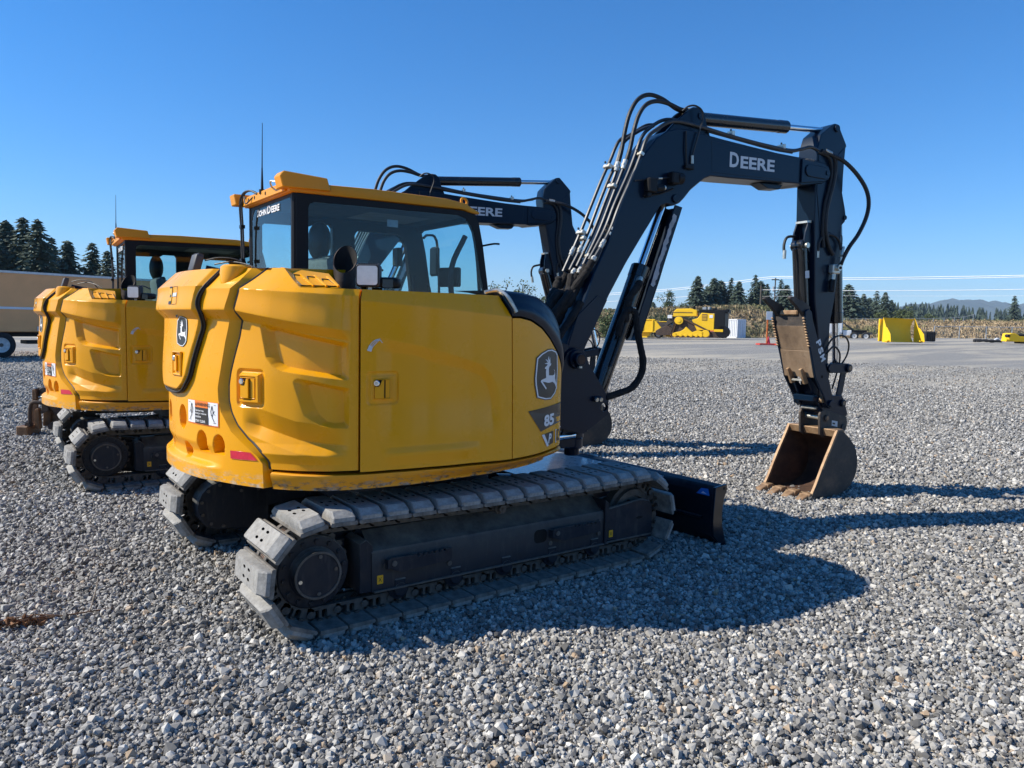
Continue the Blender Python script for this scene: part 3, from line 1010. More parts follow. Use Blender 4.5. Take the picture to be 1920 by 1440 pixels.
DEER = [(455, 575), (462, 600), (470, 612), (466, 585), (463, 574), (472, 598), (475, 640), (483, 638), (478, 656), (468, 662), (462, 680), (464, 735), (500, 742), (514, 736), (517, 715), (508, 690), (517, 702), (523, 735), (522, 765), (530, 800), (543, 845), (541, 864), (520, 815), (500, 795), (470, 797), (455, 795), (432, 785), (413, 778), (447, 838), (441, 848), (399, 776), (404, 764), (440, 752), (437, 700), (440, 682), (428, 675), (431, 664), (446, 652), (450, 642), (424, 634), (441, 630), (452, 630), (438, 607), (428, 604), (443, 602), (458, 622), (452, 596)]
EMB = [(365, 580), (400, 545), (450, 520), (490, 520), (530, 540), (545, 565), (552, 700), (550, 760), (545, 860), (530, 900), (490, 940), (440, 935), (395, 915), (375, 905), (358, 800), (355, 740)]
def emblem(mb, fn):
    cx = sum(p[0] for p in EMB) / len(EMB); cy = sum(p[1] for p in EMB) / len(EMB)
    grow = lambda k: [(cx + (x - cx) * k, cy + (y - cy) * (1 - (1 - k) * 0.55)) for x, y in EMB]
    put2d(mb, shape2d([EMB], 2), lambda x, y: fn(x, y, 0.003), 'decal_black')
    put2d(mb, shape2d([grow(0.94), grow(0.86)[::-1]], 1), lambda x, y: fn(x, y, 0.0045), 'decal_white')
    put2d(mb, shape2d([DEER], 1), lambda x, y: fn(x, y, 0.0045), 'decal_white')
def side_emblem_fn(x, y, o):
    u = (x - 355) / 197.0
    ph = 279.0 + u * 14.9
    z = 1.474 - (y - 520) / 420.0 * (1.474 - 1.160) + (u - 0.5) * 0.01
    return bp(ph, z, 0.010 + o)
def rear_emblem_fn(x, y, o):
    u = (x - 355) / 197.0
    ph = 185.2 + u * 5.6
    z = 1.630 - (y - 520) / 420.0 * (1.630 - 1.462)
    return bp(ph, z, float(hood_off(np.array([ph]), np.array([z]))[0]) + o)
def build_side_emblem(mb):
    emblem(mb, side_emblem_fn)
def build_rear_emblem(mb):
    emblem(mb, rear_emblem_fn)
def build_model_decal(mb):
    F = lambda o: (lambda ph, z: bp(ph, z, 0.010 + o))
    put2d(mb, shape2d([[(276.5, 1.108), (280, 1.112), (285, 1.118), (290, 1.124), (295, 1.130), (299, 1.132), (301, 1.128), (301, 1.014), (299, 1.012), (295, 1.006), (290, 0.994), (286, 0.982), (283.2, 0.972), (279.5, 1.045)]], 2), F(0.003), 'decal_black')
    vs, fs = text2d('85', 0.045, 1)
    put2d(mb, (vs, fs), lambda x, y: bp(284.9 + x / 1.35 * 7.2, 0.998 + y * 0.072 + x * 0.004, 0.0145), 'decal_white')
    put2d(mb, shape2d([[(284.0, 0.952), (291.6, 0.962), (291.6, 0.885), (287.6, 0.873)]], 2), F(0.003), 'decal_black')
    put2d(mb, shape2d([[(283.6, 0.952), (285.2, 0.953), (288.3, 0.876), (287.0, 0.872)]], 1), F(0.005), 'decal_white')
    vs, fs = text2d('P', 0.04, 1)
    put2d(mb, (vs, fs), lambda x, y: bp(287.7 + (x + y * 0.2) * 2.9, 0.890 + y * 0.060, 0.0155), 'decal_white')
    put2d(mb, shape2d([[(293.0, 0.965), (299.5, 0.972), (299.5, 0.890), (293.2, 0.878)], [(293.6, 0.960), (293.8, 0.884), (299.2, 0.894), (299.2, 0.966)]], 0), F(0.003), 'decal_grey')
    put2d(mb, shape2d([[(294.6, 0.962), (296.8, 0.964), (296.8, 0.950), (295.2, 0.948), (295.2, 0.905), (296.8, 0.907), (296.8, 0.890), (294.6, 0.888)]], 0), F(0.003), 'decal_black')
    put2d(mb, shape2d([[(297.5, 0.945), (298.8, 0.947), (298.8, 0.915), (297.5, 0.913)]], 0), F(0.003), 'decal_black')
def build_warning(mb):
    F = lambda o: (lambda ph, z: bp(ph, z, float(cw_off(np.array([ph]), np.array([1.2]))[0]) + o))
    rect = lambda a0, a1, z0, z1: shape2d([[(a0 + (a1 - a0) * i / 6, z0) for i in range(7)] + [(a1 - (a1 - a0) * i / 6, z1) for i in range(7)]], 1)
    put2d(mb, rect(188.9, 200.5, 1.044, 1.174), F(0.003), 'decal_orange')
    put2d(mb, rect(189.1, 200.3, 1.050, 1.172), F(0.0042), 'decal_white')
    put2d(mb, rect(192.2, 197.1, 1.138, 1.172), F(0.0054), 'decal_orange')
    put2d(mb, rect(192.2, 197.1, 1.050, 1.138), F(0.0054), 'decal_black')
    put2d(mb, text2d('WARNING', 0.012, 0), lambda x, y: F(0.007)(193.1 + x / 5.6 * 3.9, 1.146 + y * 0.019), 'decal_black')
    put2d(mb, shape2d([[(192.4, 1.146), (193.0, 1.146), (192.7, 1.165)]]), F(0.007), 'decal_black')
    for i, s in enumerate(('Operator may', 'swing or reverse', 'machine')):
        vs, fs = text2d(s, 0.012, 0)
        w = max(v[0] for v in vs)
        k = (3.3, 4.2, 2.2)[i]
        put2d(mb, (vs, fs), lambda x, y: F(0.007)(192.45 + x / w * k, 1.114 - i * 0.016 + y * 0.0125), 'decal_white')
    vs, fs = text2d('STAY CLEAR', 0.02, 0); w = max(v[0] for v in vs)
    put2d(mb, (vs, fs), lambda x, y: F(0.007)(192.45 + x / w * 3.8, 1.057 + y * 0.014), 'decal_white')
    for a0, flip in ((189.3, 1), (197.4, -1)):
        for pts in ([(1.5, .105), (1.1, .07), (1.5, .045), (0.8, .02)], [(1.5, .105), (1.9, .075), (1.7, .05)], [(0.6, .078), (1.4, .068)], [(1.1, .07), (0.5, .055)], [(0.3, .11), (0.9, .11)], [(0.3, .015), (1.2, .015)]):
            q = [F(0.0055)(a0 + (x if flip > 0 else 2.6 - x), 1.050 + z) for x, z in pts]
            tube(mb, q, 0.0016 if len(pts) > 2 else 0.001, 'decal_black', 4, 0)
def build_reflector(mb):
    F = lambda ph, z: bp(ph, z, float(cw_off(np.array([205.0]), np.array([1.0]))[0]) + 0.004)
    put2d(mb, shape2d([[(203.8, 0.932), (206, 0.934), (209.0, 0.934), (210.6, 0.896), (208, 0.893), (205.5, 0.891), (203.9, 0.890)]], 1), F, 'decal_red')
def build_hood_decals(mb):
    F = lambda o: (lambda ph, z: bp(ph, z, float(hood_off(np.array([ph]), np.array([z]))[0]) + o))
    put2d(mb, shape2d([[(185.2, 1.78), (186.6, 1.782), (186.6, 1.695), (185.2, 1.693)]], 1), F(0.003), 'decal_yellow')
    put2d(mb, shape2d([[(185.2, 1.79), (186.6, 1.792), (186.6, 1.782), (185.2, 1.78)]], 1), F(0.0035), 'decal_black')
    put2d(mb, shape2d([[(185.2, 1.71), (186.6, 1.712), (186.6, 1.695), (185.2, 1.693)]], 1), F(0.0035), 'decal_black')
    put2d(mb, shape2d([[(185.5, 1.765), (186.2, 1.765), (186.3, 1.735), (185.6, 1.73)]], 1), F(0.0035), 'decal_black')
    put2d(mb, shape2d([[(187.0, 1.755), (188.9, 1.757), (188.9, 1.737), (187.0, 1.735)]], 1), F(0.003), 'decal_grey')
    # faint outline of the clear film beside it
    tube(mb, [F(0.002)(a, b) for a, b in ((187.0, 1.79), (189.2, 1.79), (189.2, 1.695), (187.0, 1.693))], 0.0012, 'brown_old', 4, 0)

def latch(mb, F, a0, a1, z0, z1, lock_left=True):
    """flush latch: dark pocket, paddle with a notch, round lock"""
    w = a1 - a0; h = z1 - z0
    P = lambda u, v, o: F(a0 + u * w, z0 + v * h, o)
    ring = [(0, 0), (1, 0), (1, 1), (0, 1)]
    tube(mb, [P(u, v, 0.002) for u, v in ring + [(0, 0)]], 0.0035, 'yellow_paint', 5, 0)
    put2d(mb, shape2d([ring], 2), lambda u, v: P(u, v, 0.0015), 'soot_and_hole_shade')  # pocket shade painted as a near-black sheet
    pad = [(0.08, 0.03), (0.62, 0.03), (0.62, 0.97), (0.50, 0.97), (0.40, 0.72), (0.30, 0.64), (0.08, 0.62)]
    put2d(mb, shape2d([pad], 1), lambda u, v: P(u, v, 0.014), 'yellow_paint')
    A = [P(u, v, 0.014) for u, v in pad + [pad[0]]]; B = [P(u, v, 0.0016) for u, v in pad + [pad[0]]]
    quadstrip(mb, A[::-1], B[::-1], 'yellow_paint')
    put2d(mb, shape2d([[(0.70, 0.04), (0.96, 0.04), (0.96, 0.97), (0.70, 0.97)]], 1), lambda u, v: P(u, v, 0.003), 'yellow_paint')
    c = P(0.18, 0.82, 0.004); d = (P(0.18, 0.82, 0.02) - c).normalized()
    cyl(mb, c, c + d * 0.016, 0.016, 'chrome', 16, bev=0.003)
    cyl(mb, c + d * 0.016, c + d * 0.0165, 0.009, 'zinc', 12)
def build_side_latch(mb):
    latch(mb, lambda a, z, o: bp(a, z, 0.002 + o), 206.1, 209.6, 1.212, 1.318)
def build_door_latch(mb):
    latch(mb, lambda a, z, o: bp(a, z, 0.012 - 0.003 + o - 0.005 + 0.003), 232.4, 235.6, 1.222, 1.322)
def build_hood_latch(mb):
    F = lambda a, z, o: bp(a, z, float(hood_off(np.array([a]), np.array([1.37]))[0]) + o)
    q = [(184.4, 1.305), (188.6, 1.305), (188.6, 1.43), (184.4, 1.43)]
    tube(mb, [F(a, z, 0.004) for a, z in q + [q[0]]], 0.008, 'yellow_paint', 6, 0)
    latch(mb, F, 185.4, 187.8, 1.325, 1.412)
def build_door_sticker(mb):
    for k in range(3):
        a = [(231.2 + k * 0.35, 1.475 + k * .004), (231.8 + k * 0.4, 1.505), (232.6 + k * 0.4, 1.525), (233.6 + k * .2, 1.532 - k * .01)]
        tube(mb, [bp(p, z, 0.013) for p, z in a], 0.0022, 'decal_grey', 4, 4)
    put2d(mb, shape2d([[(231.1, 1.472), (231.9, 1.466), (232.2, 1.492), (231.5, 1.50)]]), lambda a, z: bp(a, z, 0.0145), 'decal_grey')

# ------------------------------------------------------------------ excavator: cab
CX0, CX1, CY0, CY1 = -0.80, 0.75, 0.215, 1.155
SIDE_OUT = [(-0.80, 1.55), (0.80, 1.55), (0.750, 1.87), (0.690, 2.226), (0.648, 2.40), (0.615, 2.452), (0.56, 2.47), (-0.77, 2.455), (-0.80, 2.43)]
SIDE_GLASS = [(-0.70, 1.70), (0.735, 1.70), (0.712, 1.868), (0.677, 2.0), (0.640, 2.19), (0.606, 2.32), (0.575, 2.375), (0.53, 2.415), (0.46, 2.432), (-0.66, 2.405), (-0.69, 2.39), (-0.70, 2.36)]
REAR_OUT = [(0.225, 1.55), (1.145, 1.55), (1.145, 2.40), (1.11, 2.452), (0.26, 2.455), (0.225, 2.43)]
REAR_GLASS = [(0.270, 1.65), (1.105, 1.65), (1.105, 2.34), (1.09, 2.385), (1.04, 2.425), (0.285, 2.43), (0.270, 2.41)]
def build_cab(mb):
    bp_ = 'black_plastic'
    prism(mb, SIDE_OUT, CY0, CY0 + 0.035, bp_, holes=[SIDE_GLASS])
    lw1 = [(-0.72, 1.70), (-0.16, 1.70), (-0.16, 2.36), (-0.18, 2.385), (-0.30, 2.385), (-0.34, 2.36), (-0.70, 2.35), (-0.72, 2.33)]
    lw2 = [(0.03, 1.70), (0.575, 1.70), (0.55, 1.92), (0.505, 2.26), (0.46, 2.335), (0.42, 2.36), (0.06, 2.36), (0.03, 2.33)]
    prism(mb, SIDE_OUT, CY1 - 0.05, CY1, bp_, holes=[lw1, lw2])
    prism(mb, REAR_OUT, CX0 + 0.001, CX0 + 0.032, bp_, holes=[REAR_GLASS], axis='x')
    # rounded rear pillars
    tube(mb, [(-0.785, 0.235, 1.5), (-0.785, 0.235, 2.45)], 0.022, bp_, 10, 0)
    tube(mb, [(-0.785, 1.135, 1.5), (-0.785, 1.135, 2.45)], 0.022, bp_, 10, 0)
    # windscreen frame posts follow the slanted front edge
    for y in (0.240, 1.130):
        tube(mb, [(0.775, y, 1.60), (0.735, y, 1.87), (0.672, y, 2.226), (0.630, y, 2.40), (0.59, y, 2.45)], 0.024, bp_, 8, 4)
    boxm(mb, (0.60, 0.25, 2.40), (0.64, 1.12, 2.45), bp_, 0.008)
    tube(mb, [(0.66, 0.30, 2.33), (0.70, 0.30, 2.10), (0.735, 0.30, 1.72)], 0.014, bp_, 6, 3)
    # lower shell
    boxm(mb, (-0.80, CY0 + 0.036, 0.90), (0.78, CY1 - 0.051, 1.56), bp_, 0.01)
    boxm(mb, (-0.802, CY1 - 0.05, 0.88), (0.80, CY1 + 0.002, 1.552), 'yellow_paint', 0.01)
    boxm(mb, (-0.80, CY0, 0.90), (0.78, CY0 + 0.035, 1.549), bp_)
    # headliner
    boxm(mb, (-0.76, 0.25, 2.435), (0.58, 1.10, 2.45), 'cab_trim')
    mb.add([(-0.1, 0.55, 2.434), (0.42, 0.55, 2.434), (0.42, 0.98, 2.434), (-0.1, 0.98, 2.434)], [(0, 1, 2, 3)], 'cab_ceiling')
def build_cab_roof(mb):
    out = [(-0.835, 2.452), (0.49, 2.476), (0.575, 2.458), (0.640, 2.452), (0.648, 2.468), (0.585, 2.492), (0.52, 2.522), (0.35, 2.540), (-0.25, 2.538), (-0.835, 2.515)]
    prism(mb, out, 0.195, 1.175, 'roof_shade_yellow', 0.014, seg=2)
    # lifting eye
    tube(mb, [(0.50, 0.23, 2.52), (0.50, 0.23, 2.555), (0.525, 0.23, 2.566), (0.548, 0.23, 2.545), (0.545, 0.23, 2.51)], 0.010, 'roof_shade_yellow', 6, 3)
    # rear beam; its holes are black discs painted as shade
    boxm(mb, (-0.852, 0.24, 2.458), (-0.836, 1.15, 2.518), 'roof_shade_yellow', 0.004)
    for y in (0.62, 0.86, 1.00):
        cyl(mb, (-0.8535, y, 2.49), (-0.8525, y, 2.49), 0.013, 'soot_and_hole_shade', 12)
def build_roof_box_a(mb):   # long lamp housing on the right rear corner
    pl = [(-0.905, 2.545), (-0.885, 2.470), (-0.560, 2.480), (-0.585, 2.562), (-0.88, 2.575)]
    prism(mb, pl, 0.17, 0.29, 'roof_shade_yellow', 0.006)
    tube(mb, [(-0.885, 0.30, 2.52), (-0.90, 0.37, 2.53), (-0.87, 0.42, 2.50), (-0.84, 0.40, 2.48)], 0.006, 'zinc', 6, 3)
def build_roof_box_b(mb):
    pl = [(-0.90, 2.555), (-0.885, 2.475), (-0.70, 2.482), (-0.715, 2.56)]
    prism(mb, pl, 1.20, 1.32, 'roof_shade_yellow', 0.006)
    boxm(mb, (-0.84, 1.16, 2.48), (-0.74, 1.21, 2.50), 'roof_shade_yellow')
def build_antenna(mb):
    cyl(mb, (-0.84, 0.725, 2.50), (-0.84, 0.725, 2.53), 0.022, 'black_plastic', 12)
    cyl(mb, (-0.84, 0.725, 2.53), (-0.84, 0.725, 2.68), 0.010, 'black_plastic', 8, 0.005)
    cyl(mb, (-0.84, 0.725, 2.68), (-0.835, 0.73, 2.99), 0.0042, 'black_plastic', 6, 0.002)
def build_cab_cable(mb):
    for dy, dx in ((0, 0), (0.022, 0.008)):
        tube(mb, [(-0.845 - dx, 0.80, 2.51), (-0.86 - dx, 0.92, 2.545), (-0.865 - dx, 1.05 + dy, 2.54), (-0.86 - dx, 1.14 + dy, 2.47), (-0.845 - dx, 1.165 + dy, 2.30), (-0.84 - dx, 1.165 + dy, 2.05), (-0.845 - dx, 1.16 + dy, 1.85)], 0.007, 'hose', 6, 4)
    tube(mb, [(-0.85, 0.90, 2.50), (-0.875, 1.0, 2.46), (-0.86, 1.08, 2.53), (-0.87, 1.15, 2.47)], 0.005, 'hose', 6, 4)
    for z in (2.30, 2.05):
        boxm(mb, (-0.865, 1.145, z), (-0.835, 1.19, z + 0.025), 'black_plastic')
def build_side_glass(mb):
    grow = SIDE_GLASS
    put2d(mb, shape2d([grow]), lambda x, z: (x, CY0 + 0.004, z), 'cab_glass')
def build_rear_glass(mb):
    put2d(mb, shape2d([REAR_GLASS]), lambda y, z: (CX0 + 0.004, y, z), 'cab_glass')
def build_left_glass(mb):
    put2d(mb, shape2d([[(-0.73, 1.69), (-0.15, 1.69), (-0.15, 2.39), (-0.73, 2.39)]]), lambda x, z: (x, CY1 - 0.02, z), 'cab_glass')
    put2d(mb, shape2d([[(0.03, 1.70), (0.575, 1.70), (0.46, 2.36), (0.03, 2.36)]]), lambda x, z: (x, CY1 - 0.02, z), 'cab_glass')
def build_front_glass(mb):
    put2d(mb, shape2d([[(0.27, 0), (1.10, 0), (1.10, 1), (0.27, 1)]]), lambda y, t: (0.755 - 0.135 * t ** 1.3, y, 1.70 + 0.70 * t), 'cab_glass')
def build_cab_text(mb):
    def word(big, small, y0, zb, hb, hs, width):
        vs, fs = text2d(big, 0.028); wb = max(v[0] for v in vs)
        vs2, fs2 = text2d(small, 0.028); ws = max(v[0] for v in vs2)
        tot = wb * hb + 0.012 + ws * hs
        k = width / tot
        put2d(mb, (vs, fs), lambda x, y: (CX0 - 0.0015, y0 - x * hb * k, zb + y * hb), 'decal_white')
        put2d(mb, (vs2, fs2), lambda x, y: (CX0 - 0.0015, y0 - (wb * hb + 0.012 + x * hs) * k, zb + y * hs), 'decal_white')
    word('J', 'OHN', 0.958, 2.366, 0.054, 0.042, 0.20)
    word('D', 'EERE', 0.735, 2.366, 0.056, 0.044, 0.25)
def build_seat(mb):
    y = 0.68
    box(mb, (-0.15, y, 1.62), (0.50, 0.48, 0.14), 'seat_fabric', 0.05, seg=2)
    box(mb, (-0.40, y, 1.86), (0.13, 0.48, 0.46), 'seat_fabric', 0.055, Matrix.Rotation(R(-8), 4, 'Y'), 2)
    box(mb, (-0.42, y, 2.06), (0.11, 0.40, 0.06), 'black_plastic', 0.025, Matrix.Rotation(R(-8), 4, 'Y'), 2)
    # domed head rest
    b = bmesh.new(); bmesh.ops.create_uvsphere(b, u_segments=16, v_segments=10, radius=1)
    bmesh.ops.scale(b, vec=(0.075, 0.135, 0.145), verts=b.verts)
    mb.bm(b, 'black_plastic', Matrix.Translation((-0.44, y, 2.20)))
    for yy in (y - 0.32, y + 0.32):
        box(mb, (-0.05, yy, 1.72), (0.46, 0.10, 0.12), 'cab_trim', 0.03, seg=2)
        tube(mb, [(0.15, yy, 1.78), (0.18, yy, 1.90), (0.17, yy, 1.97)], 0.016, 'black_plastic', 8, 3)
    # small dark monitor, printed flap and mirror at the front
    box(mb, (0.52, 0.42, 1.98), (0.05, 0.19, 0.15), 'black_plastic', 0.01, Matrix.Rotation(R(25), 4, 'Z'))
    tube(mb, [(0.62, 0.36, 2.30), (0.50, 0.36, 2.05), (0.52, 0.38, 1.75)], 0.022, 'cab_trim', 8, 4)
    box(mb, (0.36, 0.99, 2.16), (0.05, 0.10, 0.15), 'cab_trim', 0.01)
    box(mb, (-0.06, 0.26, 2.325), (0.085, 0.004, 0.05), 'film_grey', 0.0)
    for yy in (0.55, 0.80):
        tube(mb, [(0.45, yy, 1.55), (0.42, yy, 1.85), (0.40, yy, 1.92)], 0.012, 'black_plastic', 6, 3)
    boxm(mb, (-0.76, 0.26, 1.562), (0.74, 1.10, 1.575), 'cab_trim')
def build_front_mirror(mb):
    tube(mb, [(0.68, 0.20, 2.22), (0.74, 0.14, 2.235), (0.78, 0.12, 2.235)], 0.008, 'black_plastic', 6, 3)
    tube(mb, [(0.70, 1.16, 2.36), (0.80, 1.26, 2.40), (0.90, 1.28, 2.36), (0.93, 1.28, 2.0), (0.88, 1.2, 1.7)], 0.012, 'black_plastic', 6, 4)
    box(mb, (0.86, 1.24, 2.17), (0.04, 0.14, 0.26), 'black_plastic', 0.02)

def build_exhaust(mb):
    c = Vector((-0.885, -0.80, 0))
    d = Vector((-0.55, -0.83, 0)).normalized()
    n = 32
    rings = []
    for k, z in enumerate((1.70, 1.80, 1.86)):
        rings.append((c + Vector((0, 0, z)), z))
    def ring(r, zc, lean, cut):
        out = []
        for j in range(n):
            a = 2 * PI * j / n
            q = Vector((math.cos(a), math.sin(a), 0)) * r
            f = q.dot(d) / r
            out.append(c + q - d * lean + Vector((0, 0, zc - cut * f)))
        return out
    L = [(1.70, 0.0, 0.0), (1.80, 0.0, 0.0), (1.85, 0.0, 0.02), (1.955, 0.012, 0.078)]
    rows = [ring(0.058 if i < 3 else 0.064, *l) for i, l in enumerate(L)] + [ring(0.059, *L[3])] + [ring(0.053, *l) for l in L[2::-1]]
    mats = ['exhaust_steel'] * 3 + ['exhaust_steel'] + ['soot_and_hole_shade'] * 3
    for i in range(len(rows) - 1):
        A, B = rows[i], rows[i + 1]
        quadstrip(mb, A + [A[0]], B + [B[0]], mats[i])
    mb.add(rows[-1], [tuple(range(n))], 'soot_and_hole_shade')
    tube(mb, [c + Vector((0.10, -0.02, 1.78)), c + Vector((0.09, -0.03, 1.90)), c + Vector((0.12, -0.05, 1.93)), c + Vector((0.19, -0.08, 1.90))], 0.006, 'bolt_steel', 6, 3)
    tube(mb, [c + Vector((0.13, -0.02, 1.78)), c + Vector((0.12, -0.03, 1.88))], 0.007, 'bolt_steel', 6, 0)
def lamp_at(mb, c, d, w, h, dep):
    d = Vector(d).normalized(); s = Vector((-d.y, d.x, 0)).normalized(); u = s.cross(d) * -1
    if u.z < 0: u = -u
    mt = Matrix(((d.x, s.x, u.x, c[0]), (d.y, s.y, u.y, c[1]), (d.z, s.z, u.z, c[2]), (0, 0, 0, 1)))
    b = bmesh.new(); bmesh.ops.create_cube(b, size=1); bmesh.ops.scale(b, vec=(dep, w, h), verts=b.verts)
    bmesh.ops.bevel(b, geom=list(b.edges), offset=0.012, segments=3, affect='EDGES', profile=0.5)
    mb.bm(b, 'lamp_body', mt)
    for i in range(9):
        b = bmesh.new(); bmesh.ops.create_cube(b, size=1); bmesh.ops.scale(b, vec=(dep * 0.7, 0.004, 0.010), verts=b.verts)
        mb.bm(b, 'lamp_body', mt @ Matrix.Translation((-0.004, (i - 4) * w * 0.10, h / 2 + 0.003)))
    return mt
LAMP_C, LAMP_D = (-0.842, -1.01, 1.858), (-0.62, -0.78, 0.02)
def build_work_light(mb):
    lamp_at(mb, LAMP_C, LAMP_D, 0.125, 0.115, 0.07)
    x, y, z = LAMP_C
    boxm(mb, (x - 0.01, y - 0.012, z - 0.10), (x + 0.012, y + 0.012, z - 0.05), 'zinc')
def build_lens(mb):
    d = Vector(LAMP_D).normalized(); s = Vector((-d.y, d.x, 0)).normalized(); u = Vector((0, 0, 1))
    c = Vector(LAMP_C) + d * 0.0362
    for k, mat, o in ((0.128 * 0.46, 'black_plastic', 0.0), (0.128 * 0.42, 'lamp_lens', 0.002)):
        pl = rrect(-k, k, -k * 0.92, k * 0.92, 0.014)
        put2d(mb, shape2d([pl]), lambda a, b: c + d * o + s * a + u * b, mat)
def build_camera_unit(mb):
    rot = Matrix.Rotation(R(232), 4, 'Z')
    c = (-0.735, -1.04, 1.826)
    box(mb, c, (0.10, 0.11, 0.055), 'black_plastic', 0.018, rot, 2)
    mb2 = Matrix.Translation(c) @ rot
    b = bmesh.new(); bmesh.ops.create_cube(b, size=1); bmesh.ops.scale(b, vec=(0.014, 0.055, 0.042), verts=b.verts)
    mb.bm(b, 'dark_glass', mb2 @ Matrix.Translation((0.05, 0, -0.006)))
    tube(mb, [(-0.76, -1.0, 1.83), (-0.70, -1.0, 1.845), (-0.66, -1.0, 1.84)], 0.005, 'hose', 5, 3)
    boxm(mb, (-0.86, -1.0, 1.775), (-0.76, -0.94, 1.80), 'black_plastic')
def build_left_lamp(mb):
    c = (-1.36, 0.42, 1.965)
    lamp_at(mb, c, (-0.92, -0.05, 0.25), 0.11, 0.115, 0.05)
    tube(mb, [(-1.30, 0.42, 1.94), (-1.20, 0.40, 1.92), (-1.10, 0.32, 1.90)], 0.020, 'black_plastic', 8, 4)
    tube(mb, [(-1.30, 0.44, 1.99), (-1.22, 0.38, 2.01), (-1.12, 0.30, 1.99), (-1.04, 0.24, 1.89)], 0.005, 'hose', 6, 4)
    tube(mb, [(-1.24, 0.44, 1.97), (-1.16, 0.34, 1.985), (-1.08, 0.22, 1.96), (-1.0, 0.12, 1.90)], 0.005, 'hose', 6, 4)

# ------------------------------------------------------------------ undercarriage
WB = 1.145      # sprocket / idler half distance
PITCH = 0.154
NSHOE = 39
RP = (NSHOE * PITCH - 4 * WB) / (2 * PI)
ZC = 0.330
def track_pt(s):
    """point on the pin line; s from the bottom rear tangent point, going forward"""
    L1, L2 = 2 * WB, PI * RP
    s %= (2 * L1 + 2 * L2)
    if s < L1:
        return (-WB + s, ZC - RP), 0.0
    s -= L1
    if s < L2:
        a = s / RP
        return (WB + RP * math.sin(a), ZC - RP * math.cos(a)), a
    s -= L2
    if s < L1:
        x = WB - s
        sag = 0.0 - 0.012 * math.sin(PI * s / L1) - 0.010 * (1 - s / L1)
        return (x, ZC + RP + sag), PI
    s -= L1
    a = s / RP
    return (-WB - RP * math.sin(a), ZC + RP * math.cos(a)), PI + a
def build_shoe(mb):
    # local: x along the track, y across, z outward (away from the pin line) ; pin line at z=0
    w = 0.225
    # steel base plate
    prism(mb, [(-0.071, 0.034), (0.068, 0.034), (0.073, 0.044), (0.069, 0.054), (-0.069, 0.054), (-0.073, 0.047)], -w, w, 'track_plate', 0.0)
    # rubber pad with four oval bolt holes
    z0, z1 = 0.054, 0.105
    hx, hy = 0.057, 0.180
    top = [(-hx + 0.008, -hy), (hx - 0.008, -hy), (hx, -hy + 0.012), (hx, hy - 0.012), (hx - 0.008, hy), (-hx + 0.008, hy), (-hx, hy - 0.012), (-hx, -hy + 0.012)]
    bx, by = 0.063, 0.222
    bot = [(-bx + 0.008, -by), (bx - 0.008, -by), (bx, -by + 0.012), (bx, by - 0.012), (bx - 0.008, by), (-bx + 0.008, by), (-bx, by - 0.012), (-bx, -by + 0.012)]
    holes = [circ(x, y, 0.008, 10, 0.019) for x in (-0.026, 0.022) for y in (-0.030, 0.042)]
    loops = [top] + [h[::-1] for h in holes]
    tris = tessellate_polygon([[Vector((a, c, 0)) for a, c in l] for l in loops])
    flat = [p for l in loops for p in l]
    b = bmesh.new()
    vt = [b.verts.new((x, y, z1)) for x, y in flat]
    for t_ in tris:
        try: b.faces.new([vt[i] for i in t_])
        except ValueError: pass
    vb = [b.verts.new((x, y, z0)) for x, y in bot]
    vm = [b.verts.new((x, y, z1 - 0.030)) for x, y in [(p[0] * 1.0, p[1] * 1.0) for p in bot]]
    n = len(top)
    for i in range(n):
        j = (i + 1) % n
        b.faces.new((vm[i], vm[j], vt[j], vt[i])); b.faces.new((vb[i], vb[j], vm[j], vm[i]))
    bmesh.ops.recalc_face_normals(b, faces=b.faces)
    mb.bm(b, 'track_pad')
    for h in holes:
        A = [(x, y, z1) for x, y in h + [h[0]]]; B = [(x, y, z1 - 0.022) for x, y in h + [h[0]]]
        quadstrip(mb, A, B, 'soot_and_hole_shade')
        mb.add([(x, y, z1 - 0.020) for x, y in h], [tuple(range(len(h)))], 'soot_and_hole_shade')  # hole floor coloured near-black for the shade inside
    # pad ends: bevelled corners toward the outside already; bolts under the plate
    for y in (-0.085, 0.085):
        boxm(mb, (-0.035, y - 0.01, 0.024), (-0.012, y + 0.01, 0.037), 'bolt_steel')
        boxm(mb, (0.016, y - 0.01, 0.024), (0.039, y + 0.01, 0.037), 'bolt_steel')
def build_link(mb):
    # two rails with a pin boss, two windows each
    out = [(-0.083, -0.034), (0.066, -0.034)] + [(0.070 + 0.036 * math.cos(a), 0.002 + 0.036 * math.sin(a)) for a in np.linspace(-PI / 2, PI / 2, 7)] + [(0.050, 0.036), (-0.060, 0.036), (-0.079, 0.030), (-0.090, 0.0)]
    h1 = rrect(-0.052, -0.022, -0.016, 0.030, 0.010); h2 = rrect(-0.008, 0.022, -0.016, 0.030, 0.010)
    for y0, y1 in ((-0.072, -0.040), (0.040, 0.072)):
        prism(mb, out, y0, y1, 'track_steel', holes=[h1[::-1], h2[::-1]])
    cyl(mb, (0.077, -0.080, 0), (0.077, 0.080, 0), 0.020, 'track_steel', 10)
    cyl(mb, (0.077, -0.039, 0), (0.077, 0.039, 0), 0.027, 'copper_bush', 12)
    for y in (-0.027, -0.009, 0.009, 0.027):
        cyl(mb, (0.077, y - 0.003, 0), (0.077, y + 0.003, 0), 0.030, 'bolt_steel', 12)
